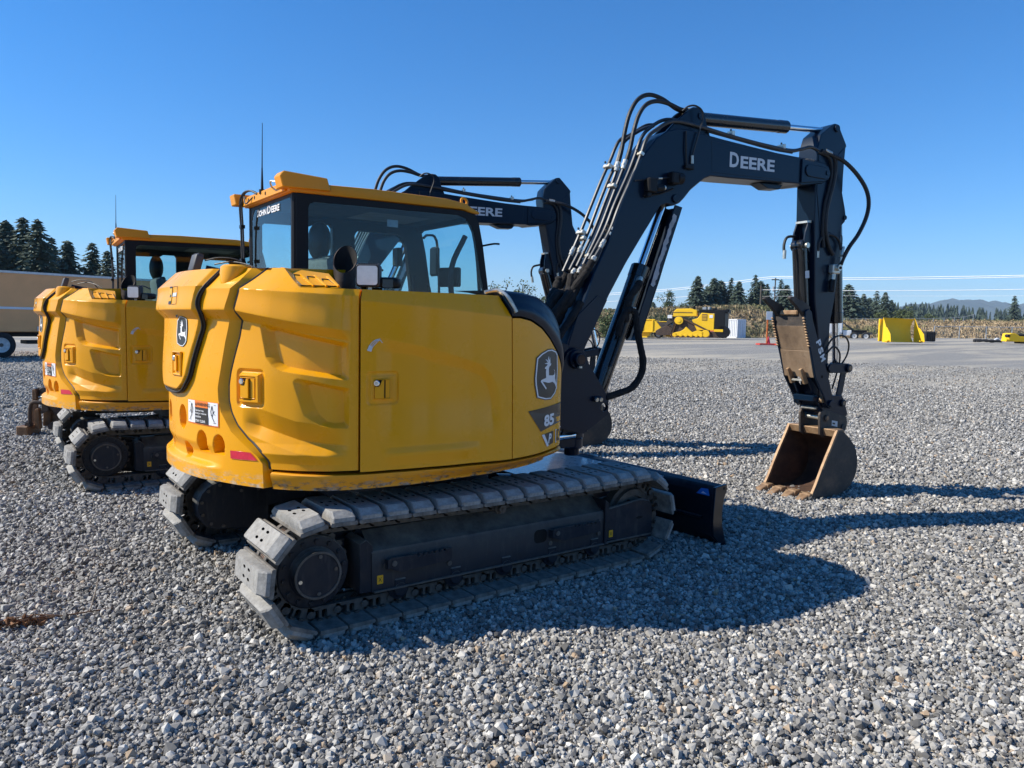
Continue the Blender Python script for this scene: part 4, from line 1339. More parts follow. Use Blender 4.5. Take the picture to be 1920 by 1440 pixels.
def build_frame(mb):
    # local: track centreline y=0, outboard is -y
    m = 'undercarriage'
    # box frame with sloping dusty deck: profile in (y,z) swept along x
    sec = [(-0.105, 0.165), (0.11, 0.165), (0.11, 0.475), (0.03, 0.475), (-0.055, 0.405), (-0.098, 0.390), (-0.105, 0.375)]
    n = len(sec)
    xs = [-0.83, -0.80, 0.86, 0.885]
    vs = []
    for x in xs:
        for y, z in sec:
            vs.append((x, y, z))
    fs = [tuple(range(n))[::-1], tuple(range((len(xs) - 1) * n, len(xs) * n))]
    for k in range(len(xs) - 1):
        for i in range(n):
            j = (i + 1) % n
            fs.append((k * n + i, k * n + j, (k + 1) * n + j, (k + 1) * n + i))
    mb.add(vs, fs, m)
    # lower flange with worn edge
    boxm(mb, (-0.82, -0.118, 0.160), (0.90, 0.115, 0.172), 'track_steel', 0.003)
    # oval holes, their inner shade painted as flat black patches
    put2d(mb, shape2d([rrect(0.272, 0.372, 0.258, 0.342, 0.028)]), lambda x, z: (x, -0.1062, z), 'soot_and_hole_shade')
    put2d(mb, shape2d([circ(-0.02, -0.005, 0.07, 16, 0.022)]), lambda x, y: (x, y, 0.4405 + (y + 0.005) * 0.82 + 0.002), 'soot_and_hole_shade')
    # idler yoke box at the front
    yo = [(0.875, 0.185), (1.315, 0.150), (1.315, 0.36), (1.285, 0.41), (1.20, 0.435), (1.05, 0.42), (0.90, 0.405), (0.875, 0.44)]
    prism(mb, yo, -0.118, -0.088, m, 0.006)
    prism(mb, yo, 0.088, 0.118, m, 0.006)
    prism(mb, [(0.86, 0.16), (0.885, 0.16), (0.895, 0.44), (0.86, 0.47)], -0.120, 0.11, m, 0.004)
    boxm(mb, (0.875, -0.121, 0.168), (1.31, -0.08, 0.180), 'track_steel', 0.003)
    put2d(mb, shape2d([circ(1.185, 0.305, 0.033, 12, 0.009)]), lambda x, z: (x, -0.1185, z), 'soot_and_hole_shade')
    # rear end bracket against the sprocket
    prism(mb, [(-0.90, 0.17), (-0.82, 0.165), (-0.82, 0.42), (-0.86, 0.46), (-0.90, 0.44)], -0.10, 0.10, m, 0.004)
    # final drive arm inboard, with a rounded cover toward the machine centre
    cov = [(-0.82, 0.115), (-0.82, 0.445)] + [(-1.145 + 0.175 * math.cos(a), 0.33 + 0.175 * math.sin(a)) for a in np.linspace(PI * 0.35, PI * 1.55, 14)]
    prism(mb, [(x, z) for x, z in cov], 0.13, 0.275, m, 0.01)
    for a in np.linspace(PI * 0.35, PI * 1.5, 7):
        x, z = -1.145 + 0.145 * math.cos(a), 0.33 + 0.145 * math.sin(a)
        cyl(mb, (x, 0.275, z), (x, 0.285, z), 0.012, 'bolt_steel', 8)
    for x in (-1.02, -0.90):
        cyl(mb, (x, 0.275, 0.42), (x, 0.285, 0.42), 0.012, 'bolt_steel', 8)
    # carrier roller
    cyl(mb, (0.015, -0.10, 0.515), (0.015, 0.09, 0.515), 0.036, 'track_steel', 18, bev=0.006)
    cyl(mb, (0.015, -0.128, 0.515), (0.015, -0.10, 0.515), 0.026, 'track_steel', 14, bev=0.004)
    cyl(mb, (0.015, -0.132, 0.515), (0.015, -0.127, 0.515), 0.013, 'bolt_steel', 6)
    boxm(mb, (-0.025, 0.02, 0.44), (0.055, 0.09, 0.52), m, 0.005)
    # bolts along the frame side
    for x, z in ((-0.752, 0.30), (-0.345, 0.325), (-0.345, 0.245), (0.405, 0.315), (0.815, 0.325), (0.815, 0.245), (0.40, 0.245)):
        cyl(mb, (x, -0.105, z), (x, -0.113, z), 0.015, 'track_steel', 10)
def build_step(mb):
    # toothed foot step, local x from 0
    teeth = []
    L = 0.40
    top = [(0.0, 0.075), (0.02, 0.082), (0.17, 0.080)]
    x = 0.175
    while x < L - 0.03:
        top += [(x, 0.080), (x + 0.004, 0.066), (x + 0.016, 0.066), (x + 0.020, 0.080)]
        x += 0.034
    top += [(L, 0.080)]
    out = top + [(L, 0.015), (L - 0.02, 0.008), (0.14, 0.0), (0.09, -0.006), (0.04, 0.012), (0.0, 0.03)]
    prism(mb, out[::-1], -0.045, -0.033, 'undercarriage')
    boxm(mb, (0.0, -0.034, 0.02), (0.03, 0.0, 0.07), 'undercarriage'); boxm(mb, (L - 0.03, -0.034, 0.02), (L, 0.0, 0.07), 'undercarriage')
    cyl(mb, (0.035, -0.045, 0.052), (0.035, -0.052, 0.052), 0.016, 'track_steel', 10)
def build_decal_dot(mb):
    put2d(mb, shape2d([rrect(0, 0.036, 0, 0.048, 0.003)]), lambda x, z: (x, -0.0015, z), 'decal_yellow')
    for pts in ([(0.010, 0.012), (0.018, 0.026), (0.026, 0.012)], [(0.010, 0.036), (0.018, 0.024), (0.026, 0.036)], [(0.013, 0.022), (0.023, 0.022)]):
        tube(mb, [(x, -0.0018, z) for x, z in pts], 0.0016, 'decal_black', 4, 0)
def build_sprocket(mb):
    # local centre at hub, outboard -y
    n = 21
    out = []
    for i in range(n):
        a = 2 * PI * i / n
        for da, r in ((-0.36, 0.196), (-0.18, 0.214), (0.18, 0.214), (0.36, 0.196)):
            aa = a + da * 2 * PI / n
            out.append((r * math.cos(aa), r * math.sin(aa)))
    prism(mb, out, -0.022, 0.022, 'track_steel')
    lathe(mb, [(0.190, 0.0), (0.190, 0.055), (0.184, 0.062), (0.150, 0.066), (0.136, 0.066), (0.128, 0.075), (0.128, 0.085), (0.122, 0.092), (0.122, 0.120), (0.119, 0.126), (0.112, 0.126), (0.111, 0.122), (0.104, 0.122), (0.0, 0.123)], (0, -0.02, 0), (0, -1, 0), 'undercarriage', 40)
    lathe(mb, [(0.1235, 0.118), (0.1235, 0.1275), (0.112, 0.1285), (0.112, 0.12)], (0, -0.02, 0), (0, -1, 0), 'track_steel', 40)
    for i in range(14):
        a = 2 * PI * (i + 0.3) / 14
        x, z = 0.162 * math.cos(a), 0.162 * math.sin(a)
        cyl(mb, (x, -0.085, z), (x, -0.096, z), 0.013, 'undercarriage', 6)
    for a, mt in ((1.45, 'track_steel'), (3.35, 'zinc'), (4.75, 'track_steel'), (0.2, 'bolt_steel')):
        x, z = 0.096 * math.cos(a), 0.096 * math.sin(a)
        cyl(mb, (x, -0.142, z), (x, -0.148, z), 0.010, mt, 8)
def build_idler(mb):
    lathe(mb, [(0.0, -0.066), (0.05, -0.066), (0.06, -0.055), (0.135, -0.048), (0.140, -0.066), (0.186, -0.066), (0.188, -0.035), (0.215, -0.032), (0.215, 0.032), (0.188, 0.035), (0.186, 0.066), (0.140, 0.066), (0.135, 0.048), (0.06, 0.055), (0.0, 0.066)], (0, 0, 0), (0, 1, 0), 'track_steel', 40)
    for a in (0.5, 1.9, 3.4, 4.6):
        x, z = 0.098 * math.cos(a), 0.098 * math.sin(a)
        cyl(mb, (x, -0.057, z), (x, -0.048, z), 0.022, 'soot_and_hole_shade', 12)
def build_roller(mb):
    lathe(mb, [(0.0, -0.115), (0.035, -0.115), (0.04, -0.10), (0.05, -0.092), (0.062, -0.09), (0.062, -0.066), (0.052, -0.06), (0.052, 0.06), (0.062, 0.066), (0.062, 0.09), (0.0, 0.1)], (0, 0, 0), (0, 1, 0), 'undercarriage', 20)
    boxm(mb, (-0.035, -0.112, 0.0), (0.035, -0.098, 0.06), 'undercarriage', 0.006)
def build_xframe(mb):
    boxm(mb, (-0.50, -0.66, 0.36), (0.50, 0.66, 0.50), 'undercarriage', 0.02)
    for sx in (-1, 1):
        for sy in (-1, 1):
            prism(mb, [(sx * 0.35, 0.34), (sx * 0.95, 0.27), (sx * 0.95, 0.42), (sx * 0.35, 0.50)], sy * 0.66, sy * 0.84, 'undercarriage', 0.01)
def build_blade(mb):
    # curved mouldboard profile (x,z), hollow toward +x
    face = [(1.985, 0.02), (1.955, 0.06), (1.930, 0.13), (1.920, 0.22), (1.926, 0.31), (1.945, 0.39), (1.975, 0.455)]
    back = [(1.955, 0.470), (1.905, 0.455), (1.870, 0.400), (1.862, 0.30), (1.868, 0.18), (1.890, 0.09), (1.935, 0.02)]
    prism(mb, face + back, -1.135, 1.135, 'blade_paint', 0.004)
    ep = [(1.86, 0.455), (1.99, 0.470), (1.995, 0.43), (1.962, 0.36), (1.945, 0.25), (1.955, 0.16), (2.015, 0.0), (1.95, 0.012), (1.855, 0.09), (1.845, 0.2)]
    for y in (-1.162, 1.136):
        prism(mb, ep, y, y + 0.026, 'blade_paint', 0.003)
        cyl(mb, (1.955, y - 0.001, 0.44), (1.955, y + 0.027, 0.44), 0.012, 'soot_and_hole_shade', 10)
    # cutting edge
    prism(mb, [(1.95, 0.10), (1.965, 0.10), (2.02, 0.0), (2.0, 0.0)], -1.13, 1.13, 'bucket_steel')
    # stiffening rib on the back
    boxm(mb, (1.835, -1.05, 0.205), (1.868, -0.62, 0.225), 'blade_paint', 0.004)
    # push arms with broad flat tops, and the centre lift cylinder
    for sy in (-1, 1):
        prism(mb, [(0.50, 0.30), (1.88, 0.16), (1.88, 0.34), (1.45, 0.44), (0.50, 0.44)], sy * 0.36, sy * 0.52, 'blade_paint', 0.008)
    pts = [(0.85, -0.40), (1.80, -0.62), (1.80, 0.62), (0.85, 0.40)]
    prism(mb, pts, 0.452, 0.468, 'glare_plate', 0.004, axis='z')  # glare on the flat top is put into this pale colour
    prism(mb, [(1.80, 0.467), (1.935, 0.44), (1.935, 0.40), (1.80, 0.45)], -0.62, 0.62, 'glare_plate', 0.004)
    cyl(mb, (0.7, 0, 0.42), (1.35, 0, 0.34), 0.06, 'cylinder_black', 16)
    cyl(mb, (1.35, 0, 0.34), (1.86, 0, 0.28), 0.035, 'chrome', 14)
def build_blade_decal(mb):
    put2d(mb, shape2d([[(-1.11, 0.385), (-0.985, 0.385), (-1.03, 0.432), (-1.095, 0.436)]]), lambda y, z: (1.858, y, z), 'decal_blue')
    put2d(mb, shape2d([[(-1.085, 0.395), (-1.03, 0.395), (-1.05, 0.41)]]), lambda y, z: (1.8565, y, z), 'print_and_shade_white')

# ------------------------------------------------------------------ excavator: boom, arm, tools (boom plane = local xz, y=0)
BOOM_LOW = [(3.80, 2.964), (3.748, 2.975), (2.871, 2.924), (2.629, 2.914), (2.56, 2.885), (2.503, 2.845), (2.409, 2.775), (2.34, 2.70), (2.29, 2.655), (2.22, 2.625), (2.15, 2.635), (2.082, 2.610), (1.902, 2.356), (1.739, 2.121), (1.582, 1.865), (1.459, 1.638), (1.36, 1.44), (1.325, 1.32), (1.25, 1.275), (1.17, 1.31), (1.155, 1.40)]
BOOM_UP = [(1.188, 1.50), (1.27, 1.668), (1.353, 1.84), (1.426, 2.030), (1.566, 2.293), (1.625, 2.450), (1.701, 2.635), (1.80, 2.845), (1.855, 2.94), (1.92, 3.03), (2.015, 3.140), (2.128, 3.217), (2.253, 3.256), (2.36, 3.262), (2.479, 3.253), (2.766, 3.238), (3.141, 3.224), (3.441, 3.214), (3.716, 3.214), (3.884, 3.218), (4.06, 3.215), (4.13, 3.195), (4.175, 3.150), (4.18, 3.10), (4.15, 3.05), (4.09, 3.015)]
FOOT, NOSE, SPIN = (1.246, 1.365), (4.110, 3.110), (4.300, 0.860)
def build_boom(mb):
    m = 'boom_paint'
    prism(mb, BOOM_LOW + BOOM_UP, -0.128, 0.128, m, 0.008)
    # side weld flange lines: thin plates proud of the web
    for y0, y1 in ((-0.1305, -0.126), (0.126, 0.1305)):
        prism(mb, [(3.70, 2.99), (2.64, 2.945), (2.62, 3.205), (3.70, 3.185)], y0, y1, m, 0.002)
    # boss plates at the nose and at the cylinder pin
    for s in (-1, 1):
        a, b = (s * 0.128, s * 0.146)
        prism(mb, [(3.765, 2.985), (4.09, 3.03), (4.145, 3.055), (4.168, 3.11), (4.14, 3.17), (4.07, 3.195), (3.765, 3.20)], min(a, b), max(a, b), m, 0.004)
        sl = [(3.86 + 0.055 * math.cos(t_), 3.105 + 0.055 * math.sin(t_)) for t_ in np.linspace(PI / 2, 3 * PI / 2, 8)] + [(4.10 + 0.055 * math.cos(t_), 3.105 + 0.055 * math.sin(t_)) for t_ in np.linspace(-PI / 2, PI / 2, 8)]
        prism(mb, sl, min(s * 0.146, s * 0.158), max(s * 0.146, s * 0.158), m, 0.004)
        cyl(mb, (4.110, s * 0.158, 3.110), (4.110, s * 0.166, 3.110), 0.022, m, 14)
        cyl(mb, (2.235, s * 0.128, 2.685), (2.235, s * 0.145, 2.685), 0.034, m, 18, bev=0.003)
        # foot reinforcement
        prism(mb, [(1.16, 1.36), (1.40, 1.53), (1.56, 1.83), (1.46, 1.86), (1.28, 1.70)], min(s * 0.128, s * 0.134), max(s * 0.128, s * 0.134), m, 0.002)
    # hump bracket for the arm cylinder foot
    for s in (-1, 1):
        prism(mb, [(2.13, 3.20), (2.27, 3.335), (2.322, 3.376), (2.384, 3.430), (2.444, 3.468), (2.53, 3.472), (2.585, 3.434), (2.60, 3.358), (2.66, 3.235)], min(s * 0.055, s * 0.085), max(s * 0.055, s * 0.085), m, 0.006)
        cyl(mb, (2.525, s * 0.085, 3.405), (2.525, s * 0.095, 3.405), 0.028, m, 14)
    # pin stop under the boom
    prism(mb, [(3.30, 2.945), (3.62, 2.962), (3.58, 2.915), (3.42, 2.905)], -0.06, 0.06, m, 0.005)
def build_boom_text(mb):
    vs, fs = text2d('D', 0.030); vs2, fs2 = text2d('EERE', 0.030)
    wb = max(v[0] for v in vs); w2 = max(v[0] for v in vs2)
    x0, x1, x2 = 2.842, 2.966, 3.408
    bl = lambda x: 3.016 + (x - 2.842) * 0.040
    put2d(mb, (vs, fs), lambda x, y: (x0 + x / wb * (x1 - x0 - 0.014), -0.1325, bl(x0 + x * 0.1) + y * 0.128), 'decal_grey')
    put2d(mb, (vs2, fs2), lambda x, y: (x1 + 0.008 + x / w2 * (x2 - x1 - 0.008), -0.1325, bl(x1 + x / w2 * (x2 - x1)) + y * 0.104), 'decal_grey')
def build_valve(mb):
    m = 'black_plastic'
    y = -0.128
    boxm(mb, (1.895, y - 0.075, 2.695), (1.985, y, 2.81), m, 0.01)
    boxm(mb, (1.90, y - 0.055, 2.66), (1.94, y, 2.70), m, 0.006)
    cyl(mb, (1.985, y - 0.045, 2.735), (2.06, y - 0.045, 2.745), 0.028, m, 12)
    cyl(mb, (2.05, y - 0.05, 2.745), (2.075, y - 0.05, 2.748), 0.020, 'zinc', 12)
    boxm(mb, (2.135, y - 0.08, 2.785), (2.215, y, 2.885), m, 0.012)
    cyl(mb, (2.20, y - 0.045, 2.84), (2.262, y - 0.045, 2.84), 0.047, m, 18, bev=0.006)
    tube(mb, [(1.80, y - 0.01, 2.78), (1.94, y - 0.03, 2.805), (2.05, y - 0.03, 2.825), (2.15, y - 0.03, 2.84)], 0.006, 'hose', 6, 3)
    cyl(mb, (2.02, y - 0.03, 2.818), (2.06, y - 0.03, 2.825), 0.008, 'zinc', 8)
    tube(mb, [(1.88, y - 0.02, 2.67), (2.04, y - 0.03, 2.70), (2.18, y - 0.03, 2.755)], 0.008, m, 6, 2)
    # drain hoses hanging on the web
    tube(mb, [(2.318, y - 0.012, 3.240), (2.322, y - 0.014, 3.10), (2.338, y - 0.012, 2.97)], 0.008, 'hose', 6, 4)
    tube(mb, [(2.335, y + 0.06, 3.42), (2.37, y + 0.03, 3.455), (2.42, y, 3.462), (2.475, y - 0.02, 3.43), (2.490, y - 0.025, 3.37), (2.465, y - 0.022, 3.28), (2.415, y - 0.02, 3.13), (2.392, y - 0.016, 3.04)], 0.008, 'hose', 6, 5)
    cyl(mb, (2.393, y - 0.016, 3.05), (2.396, y - 0.016, 2.985), 0.012, 'zinc', 8)
    boxm(mb, (2.315, y - 0.03, 2.935), (2.41, y, 2.968), m, 0.005)
TUBES = [
    ([(1.455, 2.16), (1.587, 2.365), (1.679, 2.575), (1.804, 2.820), (1.875, 2.98), (1.935, 3.130), (2.03, 3.215), (2.213, 3.310), (2.504, 3.312), (2.917, 3.284), (3.40, 3.265), (3.64, 3.262), (3.80, 3.30), (3.93, 3.335), (4.05, 3.315)], -0.100, 0.016),
    ([(1.43, 2.14), (1.57, 2.375), (1.665, 2.59), (1.786, 2.83), (1.863, 3.01), (1.91, 3.130), (1.99, 3.225), (2.18, 3.33), (2.50, 3.335), (2.93, 3.300), (3.40, 3.285), (3.70, 3.285), (3.86, 3.315)], -0.055, 0.015),
    ([(1.405, 2.10), (1.545, 2.36), (1.65, 2.60), (1.745, 2.82), (1.80, 2.945)], -0.012, 0.014),
    ([(1.375, 2.09), (1.52, 2.36), (1.63, 2.61), (1.72, 2.82), (1.755, 2.93)], 0.030, 0.014),
    ([(1.335, 2.06), (1.480, 2.32), (1.60, 2.60), (1.69, 2.80), (1.77, 2.955), (1.82, 3.09), (1.887, 3.165), (2.03, 3.255), (2.15, 3.30)], 0.070, 0.014),
    ([(1.30, 2.05), (1.430, 2.31), (1.56, 2.60), (1.65, 2.80), (1.735, 2.97), (1.785, 3.08), (1.833, 3.15), (1.936, 3.205), (2.09, 3.30), (2.19, 3.325)], 0.110, 0.014),
]
def build_boom_tube(i):
    def f(mb):
        pts, y, r = TUBES[i]
        tube(mb, [(x, y, z) for x, z in pts], r, 'tube_steel', 8, 5)
    return f
def build_harness_a(mb):
    # slim pipe and harness clipped beside them on the web edge
    tube(mb, [(1.60, -0.085, 2.30), (1.70, -0.08, 2.54), (1.83, -0.08, 2.82), (1.905, -0.08, 3.02)], 0.009, 'hose', 6, 4)
def build_harness_b(mb):
    tube(mb, [(2.60, -0.10, 3.285), (3.0, -0.105, 3.262), (3.4, -0.10, 3.245), (3.66, -0.11, 3.245)], 0.009, 'hose', 6, 3)
ELBOW = (([(1.80, 2.945), (1.838, 3.06), (1.868, 3.20), (1.912, 3.33), (1.985, 3.425), (2.09, 3.470), (2.22, 3.470), (2.36, 3.445), (2.47, 3.455)], -0.012, -0.03),
                        ([(1.755, 2.93), (1.79, 3.06), (1.82, 3.22), (1.865, 3.36), (1.945, 3.475), (2.06, 3.530), (2.20, 3.520), (2.36, 3.465), (2.47, 3.455)], 0.030, 0.035))
def build_elbow_hose(k):
    def f(mb):
        pts, y0, y1 = ELBOW[k]
        n = len(pts)
        tube(mb, [(x, y0 + (y1 - y0) * i / (n - 1), z) for i, (x, z) in enumerate(pts)], 0.018, 'hose', 8, 6)
        cyl(mb, (2.44, y1, 3.452), (2.515, y1, 3.468), 0.020, 'zinc', 10)
    return f
def clampbox(mb, x, z, y, ln, ang):
    box(mb, (x, y, z), (0.032, ln, 0.040), 'zinc', 0.004, Matrix.Rotation(-ang, 4, 'Y'))
    cyl(mb, (x - 0.02 * math.sin(ang) * 1.2, y, z + 0.024), (x - 0.034 * math.sin(ang), y, z + 0.038), 0.008, 'bolt_steel', 6)
CLAMPS = [(1.70, 2.915, 0.092, 0.085), (1.885, 3.005, -0.078, 0.085), (1.685, 2.745, 0.010, 0.085), (1.465, 2.32, 0.092, 0.09), (1.595, 2.345, -0.078, 0.085), (1.45, 2.365, 0.092, 0.09), (1.615, 2.385, -0.078, 0.085), (1.455, 2.175, 0.01, 0.085), (3.55, 3.29, -0.078, 0.08), (2.90, 3.315, -0.078, 0.07)]
FITS = [((1.775, -0.012, 2.885), (1.80, -0.012, 2.965), 0.021), ((1.735, 0.03, 2.87), (1.757, 0.03, 2.95), 0.021), ((1.415, 0.07, 2.20), (1.445, 0.07, 2.26), 0.017), ((1.365, 0.11, 2.18), (1.40, 0.11, 2.25), 0.017), ((1.50, -0.10, 2.23), (1.545, -0.10, 2.30), 0.018), ((1.36, -0.012, 2.03), (1.39, -0.012, 2.08), 0.019), ((1.33, 0.03, 2.02), (1.36, 0.03, 2.07), 0.019), ((1.43, -0.10, 2.13), (1.455, -0.10, 2.165), 0.020)]
def build_clamp(i):
    def f(mb):
        x, z, y, ln = CLAMPS[i]
        clampbox(mb, x, z, y, ln, R(64) if i < 8 else R(5))
    return f
def build_fitting(i):
    def f(mb):
        a, b, r = FITS[i]
        cyl(mb, a, b, r, 'zinc', 10, bev=0.004)
        m = tuple((p + q) / 2 for p, q in zip(a, b))
        d = (Vector(b) - Vector(a)).normalized() * 0.008
        cyl(mb, Vector(m) - d, Vector(m) + d, r * 1.18, 'zinc', 6)
    return f
SLEEVES = []
def make_sleeves():
    random.seed(5)
    starts = [(1.425, -0.10, 2.125), (1.405, -0.06, 2.10), (1.36, -0.012, 2.03), (1.33, 0.03, 2.02), (1.31, 0.07, 2.03), (1.27, 0.11, 2.0)]
    for i, s in enumerate(starts):
        w = lambda a: random.uniform(-a, a)
        e = Vector((0.82, -0.20 + i * 0.07, 1.55 + w(0.05)))
        p = [Vector(s), Vector((s[0] - 0.05, s[1] + w(.04), s[2] - 0.12 + w(.03))), Vector((1.27 - i * 0.018, s[1] * 0.7 + w(.06), 1.83 + w(0.05))), Vector((1.155 - i * 0.02, s[1] * 0.8 + w(.06), 1.705 + w(0.05))), Vector((1.00, s[1] + w(.03), 1.62 + w(0.02))), e]
        SLEEVES.append((p, 0.030 + 0.004 * (i % 2), 8, 0.16))
    # dark loom under the bundle
    SLEEVES.append(([(1.33, -0.10, 1.80), (1.22, -0.11, 1.66), (1.12, -0.10, 1.52), (1.05, -0.08, 1.35)], 0.030, 6, 0.12))
    SLEEVES.append(([(1.30, 0.05, 1.86), (1.20, 0.0, 1.70), (1.10, -0.02, 1.58), (0.9, -0.05, 1.50)], 0.040, 6, 0.12))
make_sleeves()
def build_sleeve(i):
    def f(mb):
        p, r, k, w = SLEEVES[i]
        random.seed(50 + i)
        tube(mb, p, r, 'sleeve', 10, k, w)
    return f
def build_cyl_hose_a(mb):
    # hose pair serving the boom cylinder, sleeved and drooping in front
    tube(mb, [(1.915, -0.10, 1.985), (1.86, -0.12, 1.93), (1.80, -0.12, 1.86), (1.77, -0.12, 1.76), (1.755, -0.12, 1.66)], 0.030, 'sleeve', 10, 7, 0.10)
    cyl(mb, (1.905, -0.09, 1.985), (1.94, -0.07, 2.02), 0.026, 'zinc', 10)
def build_cyl_hose_b(mb):
    tube(mb, [(1.68, -0.13, 1.55), (1.70, -0.135, 1.66), (1.75, -0.14, 1.74), (1.80, -0.15, 1.755), (1.83, -0.16, 1.72), (1.845, -0.17, 1.60), (1.875, -0.18, 1.46), (1.905, -0.18, 1.35), (1.89, -0.18, 1.24), (1.80, -0.18, 1.135), (1.67, -0.17, 1.09), (1.55, -0.16, 1.06)], 0.028, 'sleeve', 10, 6, 0.07)
    boxm(mb, (1.79, -0.17, 1.73), (1.83, -0.12, 1.78), 'zinc', 0.006)
def build_cyl_pipe(mb):
    tube(mb, [(1.64, -0.10, 1.30), (1.70, -0.11, 1.45), (1.74, -0.12, 1.58), (1.78, -0.12, 1.70)], 0.013, 'tube_steel', 8, 4)
def build_swing_post(mb):
    m = 'boom_paint'
    out = [(1.02, 0.86), (1.33, 0.785), (1.57, 0.930), (1.568, 1.060), (1.365, 1.33), (1.33, 1.42), (1.25, 1.455), (1.165, 1.42), (1.13, 1.35), (1.06, 1.15)]
    hole = circ(1.525, 0.985, 0.034, 12)
    for s in (-1, 1):
        a, b = s * 0.150, s * 0.178
        prism(mb, out, min(a, b), max(a, b), m, holes=[hole[::-1]])
        prism(mb, circ(FOOT[0], FOOT[1], 0.075, 20), min(s * 0.178, s * 0.205), max(s * 0.178, s * 0.205), m, 0.004)
        cyl(mb, (FOOT[0] , s * 0.205, FOOT[1]), (FOOT[0], s * 0.245, FOOT[1]), 0.050, m, 20, bev=0.004)
        cyl(mb, (FOOT[0], s * 0.245, FOOT[1]), (FOOT[0], s * 0.249, FOOT[1]), 0.036, 'rust_inside', 20)
        cyl(mb, (FOOT[0], s * 0.225, FOOT[1] - 0.065), (FOOT[0], s * 0.225, FOOT[1] - 0.050), 0.018, 'zinc', 8)
    boxm(mb, (1.05, -0.15, 0.80), (1.16, 0.15, 1.20), m, 0.01)
    boxm(mb, (1.15, -0.15, 0.79), (1.40, 0.15, 0.86), m, 0.01)
    # hose couplings on the plate
    boxm(mb, (1.405, -0.21, 1.035), (1.485, -0.178, 1.075), m, 0.008)
    for x in (1.425, 1.465):
        cyl(mb, (x, -0.20, 1.055), (x, -0.222, 1.05), 0.016, 'zinc', 10)
    # vertical swing pin stack
    px = 1.335
    for z0, z1, r in ((0.595, 0.655, 0.060), (0.655, 0.735, 0.085), (0.738, 0.815, 0.092), (0.818, 0.880, 0.086)):
        cyl(mb, (px, -0.02, z0), (px, -0.02, z1), r, m, 26, bev=0.006)
    cyl(mb, (px + 0.05, -0.10, 0.632), (px + 0.055, -0.115, 0.632), 0.014, 'zinc', 8)
    # swing bracket from the frame, cylinder rod
    prism(mb, [(0.45, 0.70), (1.30, 0.66), (1.36, 0.70), (1.36, 0.80), (1.1, 0.90), (0.45, 1.0)], -0.10, 0.10, m, 0.01)
    cyl(mb, (0.85, -0.20, 0.765), (1.30, -0.09, 0.765), 0.028, 'chrome', 14)
    # upright gussets seen behind the fender
    prism(mb, [(0.80, 0.80), (1.05, 0.86), (1.13, 1.36), (1.20, 1.47), (1.05, 1.52), (0.86, 1.30)], -0.155, -0.125, m, 0.004)
    prism(mb, [(0.80, 0.80), (1.05, 0.86), (1.13, 1.36), (1.20, 1.47), (1.05, 1.52), (0.86, 1.30)], 0.125, 0.155, m, 0.004)

def cylinder_parts(parent, mtx, key, p0, p1, length, r, rr, name, barrel='cylinder_black', extra=None):
    """hydraulic cylinder in boom-plane coordinates: barrel pivots at p0, rod eye at p1"""
    d = Vector((p1[0] - p0[0], 0, p1[1] - p0[1]))
    L = d.length; a = math.atan2(d.z, d.x)
    loc = mtx @ Matrix.Translation((p0[0], 0, p0[1])) @ Matrix.Rotation(-a, 4, 'Y')
    def fb(mb):
        cyl(mb, (0.02, 0, 0), (length, 0, 0), r, barrel, 28, bev=0.006)
        cyl(mb, (length * 0.86, 0, 0), (length * 0.865, 0, 0), r * 1.02, barrel, 28)
        cyl(mb, (length - 0.10, 0, 0), (length + 0.012, 0, 0), r * 1.05, barrel, 28, bev=0.008)
        cyl(mb, (0, -r * 0.9, 0), (0, r * 0.9, 0), r * 0.85, barrel, 20, bev=0.005)
        if extra: extra(mb, L)
    b = part(name, key, fb, parent, loc)
    def fr(mb):
        cyl(mb, (length - 0.05, 0, 0), (L - 0.02, 0, 0), rr, 'chrome', 24)
        cyl(mb, (L, -rr * 1.5, 0), (L, rr * 1.5, 0), rr * 1.45, 'boom_paint', 18, bev=0.004)
    part('rod', (key + '_rod_%.2f' % L), fr, b)
    return b
def boom_guard(mb, L):
    pl = [(L - 0.005, -0.125), (L - 0.02, -0.06), (0.92, -0.085), (0.72, -0.10), (0.66, -0.16), (0.72, -0.175), (1.2, -0.165)]
    prism(mb, pl, -0.085, -0.070, 'boom_paint', 0.002)
    prism(mb, pl, 0.070, 0.085, 'boom_paint', 0.002)
    prism(mb, [(L - 0.005, -0.125), (0.66, -0.168), (0.66, -0.178), (L - 0.005, -0.137)], -0.085, 0.085, 'boom_paint')
    random.seed(3)
    # peeling protective film along the guard
    top, bot = [], []
    n = 26
    for i in range(n + 1):
        t_ = i / n
        x = L - 0.10 - t_ * (L - 1.22)
        yy = -0.062 - t_ * 0.022
        top.append((x, yy + random.uniform(-0.004, 0.004))); bot.append((x + random.uniform(-.006, .006), yy - 0.040 + random.uniform(-0.010, 0.008)))
    vs = [(x, -0.089 - random.uniform(0, 0.010), z) for x, z in top] + [(x, -0.089 - random.uniform(0, 0.010), z) for x, z in bot]
    mb.add(vs, [(i, i + 1, n + 2 + i, n + 1 + i) for i in range(n)], 'film_grey')

